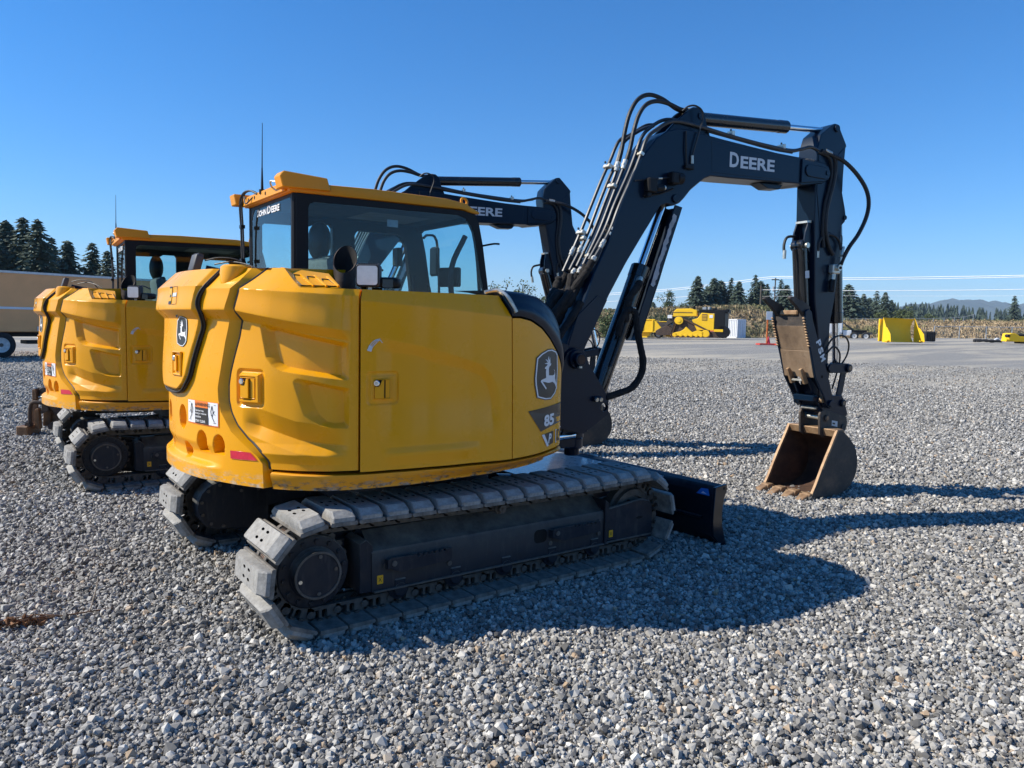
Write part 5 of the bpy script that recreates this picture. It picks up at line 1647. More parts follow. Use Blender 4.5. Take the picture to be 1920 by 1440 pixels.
ARM_OUT = [(4.25, 3.600), (4.304, 3.600), (4.435, 3.430), (4.445, 3.405), (4.430, 3.395), (4.421, 3.251), (4.412, 2.974), (4.470, 2.82), (4.492, 2.74), (4.480, 2.69), (4.429, 2.649), (4.425, 2.28), (4.385, 1.942), (4.335, 1.70), (4.335, 1.30), (4.355, 0.95), (4.345, 0.83), (4.295, 0.795), (4.24, 0.83), (4.225, 0.95), (4.155, 1.62), (4.085, 1.93), (4.025, 2.662), (4.012, 2.999), (4.016, 3.347), (4.06, 3.472), (4.199, 3.570)]
def build_arm(mb):
    m = 'boom_paint'
    prism(mb, [p for p in ARM_OUT], -0.108, 0.108, m, 0.008)
    # web stiffener plates
    for s in (-1, 1):
        a, b = s * 0.108, s * 0.113
        prism(mb, [(4.03, 3.30), (4.30, 3.30), (4.40, 3.39), (4.405, 2.98), (4.33, 2.55), (4.10, 2.60), (4.03, 2.95)], min(a, b), max(a, b), m, 0.002)
        cyl(mb, (4.275, s * 0.108, 3.555), (4.275, s * 0.125, 3.555), 0.034, m, 16, bev=0.003)
        cyl(mb, (4.465, s * 0.108, 2.73), (4.465, s * 0.12, 2.73), 0.022, m, 14)
    # plate bracket folded at the back with a bright scraped edge
    prism(mb, [(3.99, 2.66), (4.02, 2.66), (4.03, 2.36), (3.93, 2.44), (3.95, 2.56)], -0.075, -0.055, m, 0.003)
    prism(mb, [(3.99, 2.66), (4.02, 2.66), (4.03, 2.36), (3.93, 2.44), (3.95, 2.56)], 0.055, 0.075, m, 0.003)
    boxm(mb, (3.985, -0.08, 2.645), (4.018, 0.08, 2.668), 'zinc', 0.003)
    cyl(mb, (3.965, -0.095, 2.43), (3.965, 0.095, 2.43), 0.026, 'zinc', 14)
def arm_hose_0(mb):
    # corrugated hose swinging out past the arm
    pts = [(4.05, -0.115, 3.305), (4.16, -0.15, 3.285), (4.30, -0.19, 3.235), (4.46, -0.22, 3.13), (4.585, -0.24, 3.00), (4.64, -0.24, 2.87), (4.625, -0.23, 2.73), (4.55, -0.21, 2.57), (4.45, -0.19, 2.44), (4.395, -0.17, 2.33), (4.375, -0.16, 2.265)]
    c = catmull(pts, 14)
    vs, fs = [], []
    n = 8; u = None
    for i, p in enumerate(c):
        d = (c[min(i + 1, len(c) - 1)] - c[max(i - 1, 0)]).normalized()
        if u is None: u, w = frame_of(d)
        u = (u - d * u.dot(d)).normalized(); w = d.cross(u)
        q = 0.0215 if i % 2 else 0.0175
        vs += [p + u * math.cos(2 * PI * j / n) * q + w * math.sin(2 * PI * j / n) * q for j in range(n)]
    for i in range(len(c) - 1):
        for j in range(n):
            a, b = i * n + j, i * n + (j + 1) % n
            fs.append((a, b, b + n, a + n))
    mb.add(vs, fs, 'hose')
def arm_hose_1(mb):
    tube(mb, [(4.06, -0.12, 3.315), (4.18, -0.145, 3.29), (4.235, -0.15, 3.20), (4.225, -0.145, 3.05), (4.185, -0.14, 2.90), (4.155, -0.135, 2.75), (4.165, -0.13, 2.58), (4.22, -0.13, 2.44), (4.29, -0.13, 2.36)], 0.020, 'hose', 8, 6)
def arm_hose_2(mb):
    tube(mb, [(4.02, -0.11, 3.30), (4.14, -0.13, 3.27), (4.20, -0.135, 3.17), (4.185, -0.13, 3.0), (4.14, -0.125, 2.83), (4.13, -0.12, 2.6), (4.16, -0.12, 2.42)], 0.015, 'hose', 8, 6)
    cyl(mb, (4.10, -0.125, 3.318), (4.165, -0.145, 3.295), 0.024, 'zinc', 10)
def arm_hose_3(mb):
    tube(mb, [(4.10, -0.10, 2.335), (4.10, -0.11, 2.46), (4.16, -0.12, 2.535), (4.27, -0.13, 2.545), (4.36, -0.135, 2.50), (4.395, -0.14, 2.41)], 0.013, 'hose', 8, 6)
    cyl(mb, (4.10, -0.10, 2.32), (4.10, -0.10, 2.385), 0.017, 'zinc', 10)
def arm_hose_4(mb):
    tube(mb, [(3.93, 0.03, 2.52), (3.83, 0.04, 2.505), (3.79, 0.04, 2.43), (3.79, 0.03, 2.33)], 0.013, 'hose', 8, 6)
    cyl(mb, (3.79, 0.03, 2.30), (3.79, 0.03, 2.38), 0.016, 'zinc', 10)
def arm_valve(mb):
    boxm(mb, (4.25, -0.175, 2.175), (4.36, -0.115, 2.265), 'zinc', 0.01)
    cyl(mb, (4.31, -0.175, 2.23), (4.31, -0.205, 2.23), 0.030, 'zinc', 14)
    cyl(mb, (4.31, -0.205, 2.23), (4.31, -0.212, 2.23), 0.014, 'soot_and_hole_shade', 12)
    cyl(mb, (4.38, -0.155, 2.265), (4.385, -0.155, 2.34), 0.020, 'zinc', 10)
    cyl(mb, (4.29, -0.145, 2.175), (4.285, -0.145, 2.12), 0.022, 'zinc', 10)
    cyl(mb, (4.285, -0.145, 2.12), (4.275, -0.145, 2.0), 0.030, 'black_plastic', 12, bev=0.006)
    cyl(mb, (4.375, -0.165, 2.36), (4.40, -0.165, 2.44), 0.012, 'zinc', 8)
def arm_rod(mb):
    tube(mb, [(4.45, -0.06, 2.56), (4.50, -0.06, 2.555), (4.505, -0.06, 2.45), (4.50, -0.06, 2.34)], 0.011, 'black_plastic', 6, 3)
def arm_hose_5(mb):
    tube(mb, [(4.26, -0.13, 1.44), (4.32, -0.14, 1.535), (4.42, -0.145, 1.575), (4.53, -0.145, 1.565), (4.595, -0.14, 1.49), (4.585, -0.13, 1.38), (4.50, -0.12, 1.27)], 0.009, 'hose', 6, 5)
def arm_hose_6(mb):
    tube(mb, [(4.27, -0.13, 1.40), (4.36, -0.14, 1.47), (4.45, -0.14, 1.42), (4.48, -0.13, 1.33), (4.45, -0.12, 1.18), (4.40, -0.12, 1.05)], 0.009, 'hose', 6, 5)
def build_links(mb):
    m = 'boom_paint'
    for s in (-1, 1):
        a, b = s * 0.118, s * 0.142
        y0, y1 = min(a, b), max(a, b)
        prism(mb, [(4.33, 1.21), (4.60, 1.205), (4.645, 1.22), (4.662, 1.255), (4.645, 1.29), (4.60, 1.303), (4.33, 1.30), (4.30, 1.255)], y0, y1, m, 0.004)
        cyl(mb, (4.605, s * 0.142, 1.255), (4.605, s * 0.165, 1.255), 0.040, m, 18, bev=0.004)
        cyl(mb, (4.605, s * 0.165, 1.255), (4.605, s * 0.168, 1.255), 0.022, 'rust_edge', 14)
        prism(mb, [(4.565, 1.25), (4.645, 1.25), (4.60, 1.02), (4.545, 0.90), (4.48, 0.89), (4.50, 0.98)], y0 * 0.72, y1 * 0.72, m, 0.004)
    cyl(mb, (4.605, -0.16, 1.255), (4.605, 0.16, 1.255), 0.028, m, 14)
def build_thumb_cyl_label(mb):
    put2d(mb, shape2d([rrect(0.24, 0.31, -0.03, 0.03, 0.004)]), lambda x, z: (x, -0.0735, z), 'decal_grey')
def build_thumb(mb):
    m = 'boom_paint'
    side = [(3.855, 1.80), (3.90, 1.825), (3.945, 1.80), (3.97, 1.715), (4.074, 1.496), (4.178, 1.304), (4.27, 1.108), (4.315, 0.985), (4.325, 0.90), (4.285, 0.86), (4.24, 0.90), (4.19, 0.985), (4.055, 1.165), (3.97, 1.40), (3.865, 1.675)]
    for s in (-1, 1):
        a, b = s * 0.170, s * 0.192
        prism(mb, side, min(a, b), max(a, b), m, 0.004)
        cyl(mb, (4.285, s * 0.192, 0.915), (4.285, s * 0.215, 0.915), 0.036, m, 16, bev=0.004)
        # grip serrations along the front edge
        for k in range(11):
            t_ = k / 10
            x = 3.842 + (3.935 - 3.842) * t_; z = 1.735 + (1.475 - 1.735) * t_
            box(mb, (x, s * 0.181, z), (0.020, 0.024, 0.013), 'rust_edge', 0.003, Matrix.Rotation(R(70) * -1 + PI / 2, 4, 'Y'))
        # claws
        claw = [(3.655, 1.918), (3.675, 1.934), (3.72, 1.932), (3.80, 1.905), (3.905, 1.875), (3.95, 1.842), (3.95, 1.74), (3.885, 1.74), (3.82, 1.80), (3.75, 1.852), (3.70, 1.885)]
        prism(mb, claw, min(s * 0.168, s * 0.128), max(s * 0.168, s * 0.128), 'bucket_steel', 0.006)
    # face plate in two folds, and the crest bar
    def plate(p, q, th, mat, y=0.170):
        d = Vector((q[0] - p[0], 0, q[1] - p[1])).normalized(); nn = Vector((-d.z, 0, d.x)) * th
        if nn.x < 0: nn = -nn
        prism(mb, [p, q, (q[0] + nn.x, q[1] + nn.z), (p[0] + nn.x, p[1] + nn.z)], -y, y, mat, 0.003)
    plate((3.868, 1.79), (3.880, 1.66), 0.02, 'bucket_steel')
    plate((3.878, 1.665), (3.965, 1.43), 0.02, 'thumb_face')
    plate((3.963, 1.428), (4.045, 1.170), 0.02, 'thumb_face')
    boxm(mb, (3.845, -0.10, 1.765), (3.91, 0.10, 1.812), 'rust_edge', 0.01)
    # stop hooks low on the face
    for y in (-0.075, 0.075):
        prism(mb, [(3.985, 1.26), (3.955, 1.245), (3.975, 1.20), (4.03, 1.10), (4.08, 1.11), (4.05, 1.19)], y - 0.015, y + 0.015, 'rust_edge', 0.004)
    boxm(mb, (4.015, -0.06, 1.13), (4.04, 0.06, 1.15), 'zinc', 0.003)
    # hub and pivot tube
    cyl(mb, (4.285, -0.168, 0.915), (4.285, 0.168, 0.915), 0.048, m, 18)
    prism(mb, [(4.05, 1.165), (4.10, 1.165), (4.30, 0.96), (4.24, 0.93), (4.14, 1.02)], -0.10, -0.075, m, 0.004)
    prism(mb, [(4.05, 1.165), (4.10, 1.165), (4.30, 0.96), (4.24, 0.93), (4.14, 1.02)], 0.075, 0.10, m, 0.004)
    boxm(mb, (4.12, -0.12, 0.93), (4.20, 0.12, 0.99), m, 0.008)
    cyl(mb, (4.155, -0.0, 1.36), (4.155, 0.0001, 1.36), 0.01, m, 6)
    put2d(mb, shape2d([circ(4.14, 1.18, 0.015, 10)]), lambda x, z: (x, -0.1928, z), 'soot_and_hole_shade')
def build_thumb_text(mb):
    for i, ch in enumerate('PSM'):
        vs, fs = text2d(ch, 0.035)
        w = max(v[0] for v in vs)
        # letters stacked along the plate edge, reading downward
        d = Vector((0.40, 0, -0.80)).normalized(); e = Vector((d.z * -1, 0, d.x)) * 1
        e = Vector((0.89, 0, 0.45))
        o = Vector((4.022, -0.1932, 1.515)) + d * (0.078 * i)
        put2d(mb, (vs, fs), lambda x, y: o + d * (x / w * 0.062) + e * (y * 0.068), 'decal_white')
def build_coupler(mb):
    m = 'boom_paint'
    for s in (-1, 1):
        a, b = s * 0.100, s * 0.126
        prism(mb, [(4.165, 0.995), (4.22, 0.97), (4.30, 0.955), (4.42, 0.985), (4.55, 0.985), (4.585, 0.95), (4.655, 0.80), (4.645, 0.765), (4.50, 0.79), (4.36, 0.80), (4.27, 0.835), (4.19, 0.92)], min(a, b), max(a, b), m, 0.005)
        cyl(mb, (4.56, s * 0.126, 0.905), (4.56, s * 0.150, 0.905), 0.036, m, 16, bev=0.004)
        cyl(mb, (4.56, s * 0.150, 0.905), (4.56, s * 0.153, 0.905), 0.020, 'rust_edge', 12)
        cyl(mb, (4.22, s * 0.126, 0.95), (4.22, s * 0.16, 0.95), 0.030, 'rust_edge', 14)
    boxm(mb, (4.27, -0.10, 0.79), (4.55, 0.10, 0.84), m, 0.01)
    cyl(mb, (4.56, -0.12, 0.905), (4.56, 0.12, 0.905), 0.026, m, 12)
    boxm(mb, (4.20, -0.085, 0.845), (4.30, 0.085, 0.875), 'zinc', 0.01)
def bshell():
    return [(3.958, 0.030), (4.05, 0.022), (4.20, 0.022), (4.343, 0.030), (4.44, 0.056), (4.524, 0.100), (4.578, 0.160), (4.608, 0.225), (4.618, 0.30), (4.614, 0.370), (4.585, 0.452), (4.53, 0.525), (4.448, 0.598), (4.36, 0.650), (4.30, 0.655)]
def build_bucket(mb):
    S = bshell()
    th = 0.014
    inn = []
    for i, p in enumerate(S):
        a, b = S[max(i - 1, 0)], S[min(i + 1, len(S) - 1)]
        d = Vector((b[0] - a[0], b[1] - a[1])).normalized()
        inn.append((p[0] - d.y * th, p[1] + d.x * th))
    for pts, mat, fl in ((S, 'bucket_steel', False), (inn, 'rust_inside', True)):
        A = [(x, -0.276, z) for x, z in pts]; B = [(x, 0.276, z) for x, z in pts]
        if fl: A, B = B, A
        quadstrip(mb, A, B, mat)
    # side plates: outside steel, inside rust
    edge = [(3.958, 0.030), (3.952, 0.062), (4.005, 0.150), (4.081, 0.300), (4.15, 0.425), (4.215, 0.535), (4.285, 0.665)]
    out = [(p[0], p[1]) for p in S] + edge[::-1][:-1]
    for s in (-1, 1):
        yo, yi = s * 0.290, s * 0.272
        prism(mb, out, min(yo, s * 0.2765), max(yo, s * 0.2765), 'bucket_steel')
        q = shape2d([out])
        put2d(mb, q, lambda x, z: (x, yi, z), 'rust_inside')
        # thick worn front edge bar
        A = [(x - 0.004, s * 0.2925, z) for x, z in edge[1:]]; B = [(x - 0.004, s * 0.266, z) for x, z in edge[1:]]
        quadstrip(mb, A, B, 'rust_edge'); 
        quadstrip(mb, [(x + 0.022, y, z - 0.008) for x, y, z in B], B, 'rust_edge')
        quadstrip(mb, A, [(x + 0.022, y, z - 0.008) for x, y, z in A], 'rust_edge')
        # side cutter bolts and wear strip
        for x, z in ((4.03, 0.13), (4.055, 0.18), (4.10, 0.105)):
            cyl(mb, (x, s * 0.290, z), (x, s * 0.297, z), 0.009, 'bucket_steel', 8)
        prism(mb, [(3.955, 0.035), (4.005, 0.150), (4.081, 0.300), (4.13, 0.29), (4.10, 0.12), (4.12, 0.035)], min(s * 0.290, s * 0.2955), max(s * 0.290, s * 0.2955), 'bucket_steel', 0.001)
    # lip plate
    prism(mb, [(3.93, 0.022), (4.08, 0.018), (4.09, 0.042), (3.97, 0.052)], -0.272, 0.272, 'rust_edge', 0.003)
    # torque tube and top plate
    prism(mb, [(4.27, 0.665), (4.40, 0.668), (4.44, 0.61), (4.43, 0.575), (4.30, 0.59)], -0.276, 0.276, 'rust_edge', 0.006)
    for s in (-1, 1):
        a, b = s * 0.100, s * 0.128
        prism(mb, [(4.225, 0.80), (4.25, 0.838), (4.30, 0.845), (4.386, 0.830), (4.52, 0.80), (4.645, 0.760), (4.660, 0.70), (4.640, 0.63), (4.52, 0.53), (4.43, 0.575), (4.30, 0.57), (4.245, 0.60)], min(a, b), max(a, b), 'bucket_steel', 0.005)
        cyl(mb, (4.32, s * 0.128, 0.765), (4.32, s * 0.145, 0.765), 0.034, 'bucket_steel', 16, bev=0.004)
        cyl(mb, (4.32, s * 0.145, 0.765), (4.32, s * 0.148, 0.765), 0.020, 'rust_edge', 12)
        cyl(mb, (4.59, s * 0.128, 0.66), (4.59, s * 0.140, 0.66), 0.030, 'bucket_steel', 14, bev=0.003)
    cyl(mb, (4.32, -0.12, 0.765), (4.32, 0.12, 0.765), 0.026, 'zinc', 14)
    put2d(mb, shape2d([[(4.41, 0.685), (4.50, 0.667), (4.50, 0.722), (4.41, 0.738)]]), lambda x, z: (x, -0.1295, z), 'decal_grey')
    put2d(mb, shape2d([[(4.42, 0.700), (4.46, 0.692), (4.46, 0.708), (4.42, 0.716)]]), lambda x, z: (x, -0.131, z), 'decal_black')
def build_tooth(mb):
    # local: root at origin, tip toward -x
    prism(mb, [(0.06, 0.050), (0.06, 0.010), (-0.04, 0.000), (-0.165, -0.028), (-0.170, -0.018), (-0.10, 0.030), (-0.02, 0.056)], -0.040, 0.040, 'rust_edge', 0.006)
    prism(mb, [(0.06, 0.062), (0.06, -0.002), (-0.03, -0.006), (-0.05, 0.03), (-0.02, 0.064)], -0.046, 0.046, 'rust_edge', 0.006)
def rotp(p, a):
    return Matrix.Translation((p[0], 0, p[1])) @ Matrix.Rotation(-a, 4, 'Y') @ Matrix.Translation((-p[0], 0, -p[1]))
def r2d(v, c, a):
    dx, dz = v[0] - c[0], v[1] - c[1]
    return (c[0] + dx * math.cos(a) - dz * math.sin(a), c[1] + dx * math.sin(a) + dz * math.cos(a))

def phase(s, L):
    # the chain hangs with a little slack: shoes on the top run sit slightly further round
    a, b = 2 * WB, 2 * WB + PI * RP
    c_, e = b + 2 * WB, L
    w = np.interp(s, [-1, 0, a, b, c_, e, e + 1], [0, 0, 0, 1, 1, 0, 0])
    return s + 0.05 * float(w)
def build_excavator(label, loc, rz, upper, boom_yaw, beta, alpha, kappa, group):
    root = thing('excavator', label, 'excavator', loc, rz, group)
    # --- undercarriage
    for s in (-1, 1):
        mt = Matrix.Translation((0, s * 0.935, 0))
        flip = mt if s < 0 else mt @ Matrix.Rotation(PI, 4, 'Z')
        fr = part('track_frame', 'frame%d' % s, (lambda mb: build_frame(mb)) if s < 0 else (lambda mb: mirror_y(mb, build_frame)), root, mt)
        part('sprocket', 'spr%d' % s, build_sprocket if s < 0 else (lambda mb: mirror_y(mb, build_sprocket)), fr, Matrix.Translation((-WB, 0, ZC)))
        part('idler_wheel', 'idl', build_idler, fr, Matrix.Translation((WB + 0.03, 0, ZC - 0.022)))
        for x in (-0.66, -0.30, 0.06, 0.42, 0.78):
            part('track_roller', 'rol%d' % s, build_roller if s < 0 else (lambda mb: mirror_y(mb, build_roller)), fr, Matrix.Translation((x, 0, 0.155)))
        if s < 0:
            part('foot_step', 'step', build_step, fr, Matrix.Translation((-0.755, -0.105, 0.268)))
            part('foot_step', 'step', build_step, fr, Matrix.Translation((0.39, -0.105, 0.262)))
            part('warning_sticker', 'dot', build_decal_dot, fr, Matrix.Translation((-0.80, -0.1055, 0.205)))
            part('warning_sticker', 'dot', build_decal_dot, fr, Matrix.Translation((0.898, -0.1185, 0.206)))
        L = 4 * WB + 2 * PI * RP
        step = L / NSHOE
        for k in range(NSHOE):
            s0 = 0.055 + k * step
            (x0, z0), _ = track_pt(phase(s0 - step / 2, L))
            (x1, z1), _ = track_pt(phase(s0 + step / 2, L))
            a = math.atan2(z1 - z0, x1 - x0)
            # local x along travel, local z outward = right-hand side of travel
            m = Matrix.Translation(((x0 + x1) / 2, 0, (z0 + z1) / 2)) @ Matrix.Rotation(-a, 4, 'Y') @ Matrix.Rotation(PI, 4, 'X')
            part('track_shoe', 'shoe', build_shoe, fr, m)
            part('track_link', 'link', build_link, fr, m)
    xf = part('centre_frame', 'xframe', build_xframe, root)
    bl = part('dozer_blade', 'blade', build_blade, root)
    part('blade_sticker', 'bladedecal', build_blade_decal, bl)
    # --- upper body
    U = Matrix.Rotation(upper, 4, 'Z')
    P = lambda n, k, f, par=None, ang=35: part(n, k, f, par or root, None if par else U, ang)
    P('platform', 'under', build_underside)
    cw = P('counterweight', 'cw', build_counterweight, None, 30)
    P('warning_label', 'warn', build_warning, cw)
    P('reflector_sticker', 'refl', build_reflector, cw)
    P('lifting_boss', 'boss', build_boss, cw)
    P('lifting_boss', 'bossl', lambda mb: build_boss(mb, (-1,)), cw)
    P('rubber_seal', 'gask', build_gasket, cw)
    hd = P('engine_hood', 'hood', build_hood, None, 30)
    P('rubber_seal', 'hgask', build_hood_gasket, hd)
    P('emblem', 'remb', build_rear_emblem, hd)
    P('latch', 'hlat', build_hood_latch, hd)
    P('hood_sticker', 'hdec', build_hood_decals, hd)
    sc_ = P('side_cover', 'side', build_side_cover, None, 30)
    P('latch', 'slat', build_side_latch, sc_)
    P('vent_panel', 'vent', build_vent)
    dr = P('access_door', 'door', build_door, None, 30)
    P('latch', 'dlat', build_door_latch, dr)
    P('scuffed_sticker', 'dst', build_door_sticker, dr)
    fc = P('front_cover', 'fcov', build_front_cover, None, 30)
    P('emblem', 'semb', build_side_emblem, fc)
    P('model_decal', 'mdec', build_model_decal, fc)
    P('fender', 'fend', build_fender, None, 40)
    P('skirt', 'skirt', build_skirt, None, 40)
    P('top_deck', 'deck', build_deck)
    cb = P('cab', 'cab', build_cab)
    P('cab_roof', 'roof', build_cab_roof, cb)
    P('roof_lamp_box', 'rba', build_roof_box_a, cb, 15)
    P('roof_lamp_box', 'rbb', build_roof_box_b, cb, 15)
    P('side_window', 'gs', build_side_glass, cb)
    P('rear_window', 'gr', build_rear_glass, cb)
    P('door_window', 'gl', build_left_glass, cb)
    P('windscreen', 'gf', build_front_glass, cb)
    P('maker_name', 'ctext', build_cab_text, cb)
    P('seat', 'seat', build_seat, cb)
    P('mirror', 'fmir', build_front_mirror, cb)
    P('antenna', 'ant', build_antenna, cb)
    P('cab_cable', 'ccab', build_cab_cable, cb)
    P('exhaust_pipe', 'exh', build_exhaust)
    wlp = P('work_lamp', 'wl', build_work_light)
    P('lens', 'wll', build_lens, wlp)
    P('rear_camera', 'rcam', build_camera_unit)
    P('tail_lamp', 'llamp', build_left_lamp)
    # --- boom, arm and tools
    F = Matrix.Rotation(boom_yaw, 4, 'Z') @ Matrix.Translation((0, -0.008, 0))
    BM = F @ rotp(FOOT, beta)
    AM = BM @ rotp(NOSE, alpha)
    KM = AM @ rotp(SPIN, kappa)
    inb = lambda p: r2d(p, FOOT, beta)
    ina = lambda p: inb(r2d(p, NOSE, alpha))
    ink = lambda p: ina(r2d(p, SPIN, kappa))
    sp = part('swing_post', 'post', build_swing_post, root, F)
    part('hose_sleeve', 'cylha', build_cyl_hose_a, sp)
    part('hose_sleeve', 'cylhb', build_cyl_hose_b, sp)
    part('hydraulic_tube', 'cylhc', build_cyl_pipe, sp)
    bo = part('boom', 'boom', build_boom, root, BM, 30)
    part('maker_name', 'btext', build_boom_text, bo)
    part('control_valve', 'valve', build_valve, bo)
    for i in range(len(TUBES)):
        part('hydraulic_tube', 'tube%d' % i, build_boom_tube(i), bo)
    part('harness', 'hara', build_harness_a, bo)
    part('harness', 'harb', build_harness_b, bo)
    for i in range(2):
        part('hydraulic_hose', 'ehose%d' % i, build_elbow_hose(i), bo)
    for i in range(len(FITS)):
        part('hose_fitting', 'fit%d' % i, build_fitting(i), bo)
    for i in range(len(CLAMPS)):
        part('hose_clamp', 'clamp%d' % i, build_clamp(i), bo)
    for i in range(len(SLEEVES)):
        part('hose_sleeve', 'sleeve%d' % i, build_sleeve(i), bo)
    cylinder_parts(root, F, 'bcyl', (1.53, 0.965), inb((2.235, 2.685)), 1.24, 0.078, 0.035, 'boom_cylinder', extra=boom_guard)
    cylinder_parts(root, F, 'acyl', inb((2.525, 3.405)), ina((4.275, 3.555)), 1.16, 0.056, 0.027, 'arm_cylinder')
    ar = part('arm', 'arm', build_arm, root, AM, 30)
    for i, f in enumerate((arm_hose_0, arm_hose_1, arm_hose_2, arm_hose_3, arm_hose_4, arm_hose_5, arm_hose_6)):
        part('hydraulic_hose', 'ahose%d' % i, f, ar)
    part('valve_block', 'avalve', arm_valve, ar)
    part('guard_rod', 'arod', arm_rod, ar)
    cylinder_parts(root, F, 'kcyl', ina((4.465, 2.73)), ina((4.605, 1.255)), 1.02, 0.068, 0.036, 'bucket_cylinder')
    tc = cylinder_parts(root, F, 'tcyl', ina((3.965, 2.43)), ina((4.10, 1.42)), 0.72, 0.072, 0.036, 'thumb_cylinder')
    part('label', 'tclab', build_thumb_cyl_label, tc)
    part('bucket_link', 'links', build_links, root, AM)
    th = part('thumb', 'thumb', build_thumb, root, AM, 30)
    part('maker_name', 'ttext', build_thumb_text, th)
    part('quick_coupler', 'coup', build_coupler, root, KM)
    bk = part('bucket', 'bucket', build_bucket, root, KM, 30)
    for y in (-0.245, -0.082, 0.082, 0.245):
        part('tooth', 'tooth', build_tooth, bk, Matrix.Translation((3.945, y, 0.012)))
    return root
def mirror_y(mb, fn):
    t_ = MB(); fn(t_)
    for i in range(len(t_.f)):
        t_.f[i] = t_.f[i][::-1]
    t_.v = [(x, -y, z) for x, y, z in t_.v]
    b = len(mb.v)
    for m_ in t_.mats: mb.slot(m_)
    mb.v += t_.v; mb.f += [tuple(b + i for i in f) for f in t_.f]
    mb.mi += [mb.slot(t_.mats[i]) for i in t_.mi]

near = build_excavator('nearest yellow excavator, shown whole, with 85 on its side', (0, 0, 0), 0.0, 0.0, R(-5.5), 0, 0, 0, 'yellow excavators with dark booms parked in a row')
far_ = build_excavator('second yellow excavator, parked behind the nearest one and half hidden by it', (-0.355, 4.111, -0.006), R(-2.0), R(-1.4), R(-10.9), R(-1.4), R(10.95), R(-7.05), 'yellow excavators with dark booms parked in a row')

# ------------------------------------------------------------------ ground
fh = Vector((math.cos(YAW), math.sin(YAW), 0)); rh = Vector((math.sin(YAW), -math.cos(YAW), 0))
def ground_h(x, y):
    x = np.asarray(x, float); y = np.asarray(y, float)
    D = (x - CAM_LOC.x) * fh.x + (y - CAM_LOC.y) * fh.y
    L = (x - CAM_LOC.x) * rh.x + (y - CAM_LOC.y) * rh.y
    return 0.019 * np.clip(L, 0, 60) * sst((D - 18) / 45)
def at(lat, dep, z=None):
    """place by metres to the right of and ahead of the view point"""
    p = Vector((CAM_LOC.x, CAM_LOC.y, 0)) + rh * lat + fh * dep
    p.z = float(ground_h(p.x, p.y)) if z is None else z
    return p
def build_ground(mb):
    rs = np.concatenate([np.linspace(0.0, 12, 25), np.geomspace(13, 7500, 46)])
    az = np.linspace(0, 2 * PI, 97)[:-1]
    vs = []
    for r_ in rs:
        x = CAM_LOC.x + r_ * np.cos(az); y = CAM_LOC.y + r_ * np.sin(az)
        z = ground_h(x, y)
        vs += list(zip(x, y, z))
    n = len(az)
    fs = [(k * n + i, (k + 1) * n + i, (k + 1) * n + (i + 1) % n, k * n + (i + 1) % n) for k in range(1, len(rs) - 1) for i in range(n)]
    fs += [(0, n + i, n + (i + 1) % n) for i in range(n)]
    mb.add(vs, fs, 'gravel_ground')
g = part('gravel_ground', None, build_ground, None, None, 60)
g['kind'] = 'structure'

# loose stones near the camera: vertices carry size and rotation, geometry nodes set a crushed stone on each
def scatter(n, r0, r1, half):
    r_ = np.sqrt(rng.uniform(r0 * r0, r1 * r1, n)); a = YAW + rng.uniform(-half, half, n)
    x = CAM_LOC.x + r_ * np.cos(a); y = CAM_LOC.y + r_ * np.sin(a)
    return x, y, r_
xs_, ys_, ss_ = [], [], []
for n, r0, r1, half, s in ((150000, 2.0, 5.2, R(44), 0.0080), (170000, 5.2, 9.0, R(41), 0.0098), (100000, 9.0, 15.0, R(40), 0.0145), (60000, 15.0, 26.0, R(39), 0.019), (26000, 24.0, 40.0, R(39), 0.024)):
    x, y, r_ = scatter(n, r0, r1, half)
    xs_.append(x); ys_.append(y); ss_.append(np.full(n, s) * np.exp(rng.normal(0, 0.38, n)))
X = np.concatenate(xs_); Y = np.concatenate(ys_); S = np.clip(np.concatenate(ss_), 0.0040, 0.026)
Zs = ground_h(X, Y) + S * 0.15 + rng.uniform(0, 0.015, len(X)) * np.minimum(S / 0.011, 1.5)
me = bpy.data.meshes.new('gravel_stones')
me.vertices.add(len(X))
me.vertices.foreach_set('co', np.stack([X, Y, Zs], 1).astype(np.float32).ravel())
at_s = me.attributes.new('stone_size', 'FLOAT_VECTOR', 'POINT')
sc3 = np.stack([S * rng.uniform(0.8, 1.35, len(S)), S * rng.uniform(0.7, 1.1, len(S)), S * rng.uniform(0.6, 1.1, len(S))], 1)
at_s.data.foreach_set('vector', sc3.astype(np.float32).ravel())
at_r = me.attributes.new('stone_turn', 'FLOAT_VECTOR', 'POINT')
rot3 = np.stack([rng.uniform(-1.0, 1.0, len(S)), rng.uniform(-1.0, 1.0, len(S)), rng.uniform(0, 6.28, len(S))], 1)
at_r.data.foreach_set('vector', rot3.astype(np.float32).ravel())
at_i = me.attributes.new('stone_kind', 'INT', 'POINT')
at_i.data.foreach_set('value', rng.integers(0, 6, len(S)).astype(np.int32))
gs = bpy.data.objects.new('gravel_stones', me)
COL.objects.link(gs)
gs['kind'] = 'stuff'
ng = bpy.data.node_groups.new('stones', 'GeometryNodeTree')
ng.interface.new_socket('Geometry', in_out='INPUT', socket_type='NodeSocketGeometry')
ng.interface.new_socket('Geometry', in_out='OUTPUT', socket_type='NodeSocketGeometry')
N, Lk = ng.nodes, ng.links
gi, go = N.new('NodeGroupInput'), N.new('NodeGroupOutput')
jn = N.new('GeometryNodeJoinGeometry')
